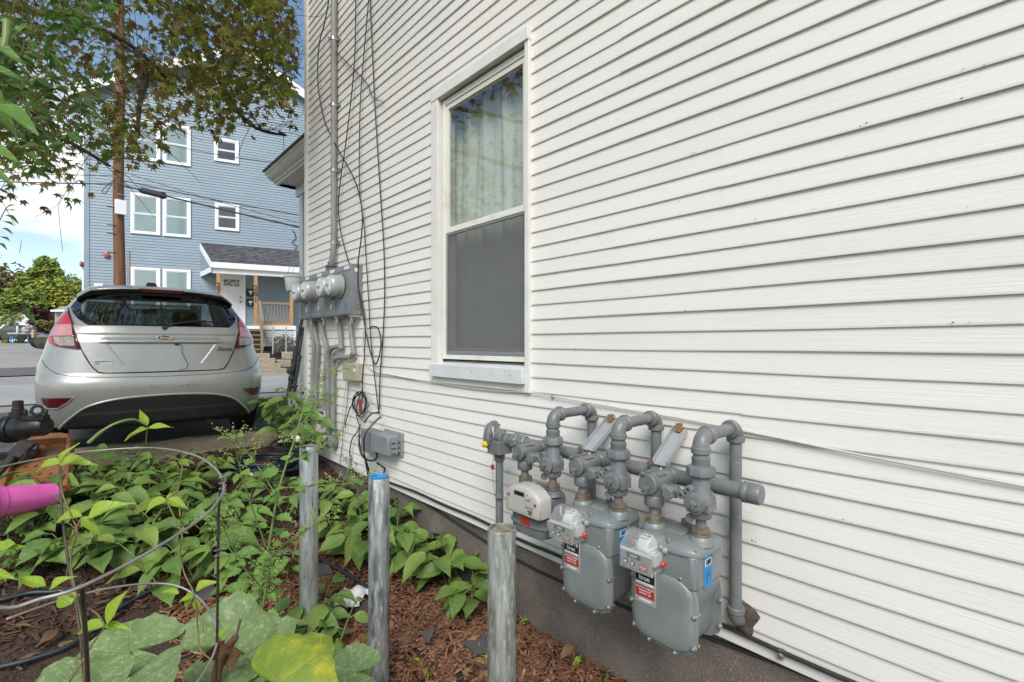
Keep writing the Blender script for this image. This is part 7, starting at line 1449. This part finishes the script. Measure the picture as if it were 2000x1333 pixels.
m = M(); m.obox(at(70,816,z-.03), Vector((RT[0],RT[1],0))*.075, Vector((FW[0],FW[1],0))*.03, (0,0,.018)); [m.lathe(at(50+40*k,814,z-.05), (0,0,1), [(.012,0),(.012,.05)], 8) for k in range(2)]; obj('terminal_box', m, BK, t, bevel=.005)
m = M(); m.box(*(lambda c: (c.x-.25, c.x+.20, c.y-.12, c.y+.12, c.z-.05, c.z))(at(0,880,3.5))); obj('base', m, BK, t, bevel=.01)
t = thing('black_ring', 'round black fitting with a pale lens standing on the pump', 'pipe fitting', tuple(at(73,801,3.35))); c = at(73,802,3.38); d = (Vector((0,0,CAMH))-c).normalized()
obj('ring', M().lathe(c, d, [(.040,-.04),(.040,.0),(.037,.008),(.027,.008),(.026,-.005)], 22), BK, t); obj('lens', M().lathe(c, d, [(.026,-.006),(.02,.001),(.0,.003)], 18), mat('pale_lens', (.35,.37,.38), rough=.15, coat=.5), t)
t = thing('wooden_clamp', 'dark weathered clamp leaning on the wooden tray', 'clamp', tuple(at(20,920,3.0))); DK = mat('dark_weathered_wood', (.045,.032,.024), (.02,.016,.013), rough=.8, scale=18)
m = M(); a, b = at(-40,960,2.9), at(46,872,3.1); d = (b-a); s = d.cross(TOCAM).normalized(); m.obox((a+b)/2, d/2, s*.022, TOCAM*.018); obj('arm', m, DK, t, bevel=.004); m = M(); m.obox(at(44,876,3.05), d.normalized()*.05, s*.045, TOCAM*.02); obj('jaw', m, DK, t, bevel=.004); m = M(); m.tube([at(36,905,3.0), at(50,892,3.0), at(52,878,3.0)], .010, 7); obj('loop', m, DK, t)
# black poles at the corner and the hanging basket
t = thing('pole_bundle', 'bundle of black poles leaning at the white house corner', 'poles', tuple(at(562,775,5.0)))
for (a, b, c, d, r_) in [(590,622,563,775,.020),(592,640,574,770,.017)]:
    p, q = at(a, b, 5.05), at(c, d, 4.95); obj('pole', M().tube([p, p.lerp(q,.42), p.lerp(q,.425), p.lerp(q,.50), p.lerp(q,.505), q], [r_*.75, r_*.75, r_*1.5, r_*1.5, r_*1.25, r_*1.1], 10), MT['black'], t)
m = M(); [m.lathe(at(568+3*k,722+14*k,4.97), (.1,.1,-1), [(.034,0),(.038,.01),(.038,.03),(.034,.04)], 12) for k in range(3)]; obj('joint_collar', m, MT['black'], t)
c = at(576, 555, 5.75); t = thing('hanging_basket', 'white plastic hanging pot on chains under the porch eave', 'hanging pot', tuple(c))
obj('pot', M().lathe(c+Vector((0,0,-.09)), (0,0,1), [(.085,0),(.095,.01),(.115,.16),(.125,.165),(.125,.185),(.115,.187),(.11,.16)], 24), MT['white'], t); obj('soil', M().lathe(c+Vector((0,0,.07)), (0,0,1), [(.10,0),(.08,.02)], 14), MT['soil'], t)
m = M()
for k in range(3): a = k*2.1; m.tube([c+Vector((.118*math.cos(a), .118*math.sin(a), .09)), c+Vector((0,0,.42)), c+Vector((0,0,.62))], .003, 5)
obj('chain', m, MT['wire'], t); obj('dead_tendril', M().tube([c+Vector((.025*math.sin(k*1.1), .03*math.cos(k*1.7), .40+.022*k)) for k in range(12)], .006, 5), MT['bark'], t)
# dry shrub by the blue house steps
def clump(name, t, c, rad, n, mt, size, seed, fn=None, parent=None):
    r = random.Random(seed); m = M()
    for k in range(n):
        d = Vector((r.gauss(0,1), r.gauss(0,1), r.gauss(0,1))).normalized()*(r.random()**.45); lump = 1+.28*math.sin(4*d.x+seed)*math.cos(5*d.y)+.15*math.sin(9*d.z+seed)
        p = Vector(c)+Vector((d.x*rad[0], d.y*rad[1], d.z*rad[2]))*lump; a = Vector((r.gauss(0,1), r.gauss(0,1), r.gauss(0,.6))).normalized(); b = a.orthogonal().normalized(); s = size*r.uniform(.5,1.4); q = a.cross(b)
        m.add([p-a*s, p+b*s*.55+q*s*.15, p+a*s, p-b*s*.55], [(0,1,2,3)])
    return obj(name, m, mt, parent, smooth=False, kind='stuff')
MT['dryshrub'] = mat('dry_brown_shrub', (.1,.07,.04), island=[(.09,.065,.035),(.15,.105,.06),(.07,.06,.03),(.11,.10,.05)], rough=.9)
for u, o, lb in ((4.9,2.15,'brown twiggy shrub left of the chain-link post across the street'),(5.7,2.1,'brown twiggy shrub right of the chain-link post across the street')):
    t = thing('dry_shrub', lb, 'shrub', tuple(B(u,1.2,o)), 'dry shrubs before the porch'); clump('foliage', t, B(u,1.45,o), (.45,.35,.38), 900, MT['dryshrub'], .05, int(u*10), parent=t); obj('stem', M().tube([B(u,1.1,o), B(u,1.6,o)], .02, 5), MT['bark'], t)

# ================================================================ far left: trees, garage, trailer, clutter
MT['far'] = [mat('far_foliage_%d' % i, (.1,.1,.02), island=isl, rough=.8) for i, isl in enumerate([[(.15,.205,.03),(.25,.30,.036),(.10,.145,.025),(.20,.25,.032)], [(.32,.345,.035),(.22,.27,.034),(.38,.38,.045),(.16,.205,.032)], [(.11,.10,.03),(.15,.085,.04),(.13,.16,.035),(.20,.13,.055)], [(.085,.14,.03),(.13,.19,.035),(.10,.15,.04)]])]
def far_tree(px, py_top, py_mid, Z, w, h, mi, label, seed, n=3600, extra=()):
    b = at(px, 668, Z); b.z = 1.4; t = thing('far_tree', label, 'tree', tuple(b), 'trees beyond the lot'); obj('trunk', M().tube([b+Vector((0,0,-.2)), b+Vector((.1,.1,1.5)), b+Vector((.0,.1,3.2))], [.22,.18,.10], 8), MT['bark'], t)
    c = at(px, py_mid, Z); m = None; parts = [((c.x, c.y, c.z), (w, w, h))]+[((c.x+a*RT[0], c.y+a*RT[1], c.z+e), (w*s, w*s, h*s)) for a, e, s in extra]
    for k, (cc_, rr_2) in enumerate(parts): clump('crown', t, cc_, rr_2, int(n/(1+k*.7)), MT['far'][mi], .17, seed+k, parent=t)
far_tree(85, 502, 580, 42, 2.0, 2.4, 0, 'tall bright green tree, highest of the trees beyond the lot', 1, extra=[(.25,2.2,.5),(1.5,.2,.8),(-1.5,.3,.8),(-.7,1.1,.6)])
far_tree(115, 560, 590, 40, 1.5, 2.0, 1, 'yellow-green tree behind the small garage roof', 4, extra=[(.8,-.4,.7),(-.9,.2,.7)])
far_tree(10, 522, 585, 41, 1.7, 2.6, 2, 'reddish brown and green tree at the far left edge', 7, extra=[(1.4,-.5,.8),(-1.5,.6,.9)])
far_tree(40, 540, 605, 38, 1.5, 1.6, 0, 'lower green tree above the white trailer', 12, extra=[(.9,.2,.7)])
far_tree(150, 535, 590, 52, 1.8, 2.8, 3, 'dark green tree just left of the blue house', 15, extra=[(1.2,-.3,.8)])
far_tree(-60, 500, 580, 40, 2.6, 3.4, 3, 'dark tree beyond the left edge of the lot', 18)
def farbox(m, px0, px1, py0, py1, Z, d):
    a, b = at(px0, py1, Z), at(px1, py0, Z); r, f_ = Vector((RT[0],RT[1],0)), Vector((FW[0],FW[1],0)); w = (b-a).dot(r)
    p0 = Vector((a.x, a.y, a.z)); return m.obox(p0+r*w/2+f_*d/2+Vector((0,0,(b.z-a.z)/2)), r*w/2, f_*d/2, (0,0,(b.z-a.z)/2))
t = thing('garage', 'small beige block garage with a shallow grey hipped roof', 'garage', tuple(at(130,666,36)))
m = farbox(M(), 107, 190, 607, 667, 36, 5); obj('wall', m, mat('beige_block', (.42,.36,.27), (.36,.31,.24), rough=.9, scale=2), t)
e0, e1 = at(98,607,35.6), at(200,607,35.6); f_ = Vector((FW[0],FW[1],0)); rdg0, rdg1 = at(140,595,38.5), at(200,595,38.5); m = M(); m.add([e0, e1, e1+f_*6, e0+f_*6, rdg0, rdg1], [(0,1,5,4),(2,3,4,5),(3,0,4),(0,3,2,1)]); rf_ = obj('roof', m, mat('pale_grey_roof', (.34,.33,.32), (.28,.27,.26), rough=.9, scale=4), t, smooth=False)
obj('fascia', farbox(M(), 98, 200, 605.5, 609, 35.55, .06), MT['white'], t)
t = thing('trailer', 'white box trailer parked under the trees at far left', 'trailer', tuple(at(20,668,37))); obj('box', farbox(M(), -60, 55, 614, 655, 37, 4), MT['white'], t, bevel=.05); obj('top_edge', farbox(M(), -60, 56, 611, 614, 36.95, 4.1), mat('brown_edge', (.2,.15,.1), rough=.8), t); [obj('wheel', M().lathe(at(px, 662, 37), -f_, [(.25,-.1),(.33,0),(.33,.1),(.2,.12)], 14), MT['tyre'], t) for px in (-20, 10)]
t = thing('dark_car', 'dark parked car in front of the white trailer', 'car', tuple(at(22,668,34))); m = M(); sh = [(-20,663),(-20,648),(-4,645),(8,636),(32,635),(44,646),(52,650),(53,663)]; c = [at(a, b, 34) for a, b in sh]; n = len(c); m.add(c+[p+f_*1.7 for p in c], [tuple(range(n-1,-1,-1)), tuple(range(n, 2*n))]+[(i, (i+1) % n, n+(i+1) % n, n+i) for i in range(n)]); bd = obj('body', m, mat('black_car_paint', (.015,.015,.018), rough=.2, coat=.6), t, fix=True, bevel=.06); m = M(); c = [at(a, b, 33.97) for a, b in [(-2,645),(9,638),(31,637),(41,646)]]; m.add(c, [(0,1,2,3)]); obj('side_window', m, MT['farglass_dark'], t); [obj('wheel', M().lathe(at(px, 661, 34), -f_, [(.2,-.1),(.32,0),(.32,.05),(.2,.06)], 14), MT['tyre'], t) for px in (-8, 42)]
t = thing('trestle_table', 'grey trestle table on blue legs with odds and ends on it', 'table', tuple(at(35,668,32))); obj('tabletop', farbox(M(), 14, 62, 650, 653, 32, .8), MT['galv_light'], t); [obj('leg', M().tube([at(a, 653, 32.2), at(a+d, 670, 32.2)], .04, 6), mat('blue_leg', (.05,.22,.5), rough=.5), t) for a, d in ((22,-1),(23,4),(54,1))]
for px, py, w, h, cl, nm, lb in ((34,650,3.5,13,(.7,.7,.7),'white_post','white post standing behind the trestle table'),(50,650,9,8,(.55,.5,.48),'grey_bundle','pale bundle of belongings on the trestle table'),(57,643,8,7,(.5,.44,.42),'round_bundle','rounded pale bundle above the right end of the table'),(66,660,7,16,(.42,.30,.2),'cardboard_box','tan cardboard box right of the trestle table')):
    m = M(); c = at(px, py-h/2, 31.9); u = 31.9/FPX
    if 'round' in nm or 'grey' in nm: m.ball(c, (w*u*.6, w*u*.6, h*u*.6), 10, 7); [m.ball(c+Vector((.1*math.cos(k*2), .1*math.sin(k*2), .12*math.sin(k))), .12, 8, 5) for k in range(4)]
    else: m.lathe(c-Vector((0,0,h*u/2)), (0,0,1), [(w*u*.45,0),(w*u*.5,h*u*.1),(w*u*.5,h*u*.9),(w*u*.42,h*u)], 8 if 'post' in nm else 4, .785)
    tag(obj(nm, m, mat(nm, cl, tuple(c_*.8 for c_ in cl), rough=.7, scale=8)), lb, nm.split('_')[1])
t = thing('brick_chimney', 'brown vine-covered masonry stub between the trailer and the garage', 'masonry', tuple(at(80,668,38))); obj('masonry', farbox(M(), 62, 96, 610, 667, 38, 2), mat('brown_masonry', (.24,.17,.12), (.15,.10,.07), rough=.9, scale=2.5), t); clump('creeper', t, at(72,620,37.4), (.55,.4,1.0), 900, mat('red_creeper', (.12,.03,.03), island=[(.12,.03,.025),(.07,.03,.02),(.09,.06,.03)], rough=.9), .13, 5, parent=t)
t = thing('low_shrub', 'dark reddish shrub in front of the masonry stub', 'shrub', tuple(at(90,668,36))); clump('foliage', t, at(88,645,36), (.65,.5,.75), 1500, MT['far'][2], .12, 9, parent=t); obj('stem', M().tube([at(88,667,36), at(88,650,36)], .05, 5), MT['bark'], t)
m = M(); rr = random.Random(8)
for k in range(3000):
    px = rr.uniform(-40,170); p = at(px, rr.uniform(660,669), rr.uniform(35,37.5)); p.z = 1.38+rr.uniform(0,.35)*abs(math.sin(px*.13)); a = rr.uniform(0,6.28); m.add([p, p+Vector((.05*math.cos(a), .05*math.sin(a), .0)), p+Vector((.03*math.cos(a+1), .03*math.sin(a+1), rr.uniform(.1,.25)))], [(0,1,2)])
obj('weedy_grass', m, MT['far'][0], kind='stuff', smooth=False)
# tar repair strips on the lot
MT['tar'] = mat('dark_patch_asphalt', (.10,.098,.095), (.13,.125,.12), rough=.9, scale=2)
struct('asphalt_patch', M().grid(lambda a, b: (lambda p: (p.x, p.y, lz(p.x, p.y)+.008))(at(-60+210*a, 716-18*b, 1)), 2, 2) if 0 else M().grid(lambda a, b: (-14+15*a+.6*math.sin(9*b), 19.5+3.2*b+.5*math.sin(7*a), lz(-14+15*a, 19.5+3.2*b)+.006), 20, 8), MT['tar'], sharp=180)
# ---- lettering becomes real mesh, so each word is an object of its own
dg = bpy.context.evaluated_depsgraph_get()
for o in TXT:
    me = bpy.data.meshes.new_from_object(o.evaluated_get(dg)); me.name = 'lettering'
    q = bpy.data.objects.new('lettering', me); C.objects.link(q); q.parent = o.parent; q.matrix_local = o.matrix_local.copy()
    cu = o.data; bpy.data.objects.remove(o); bpy.data.curves.remove(cu)
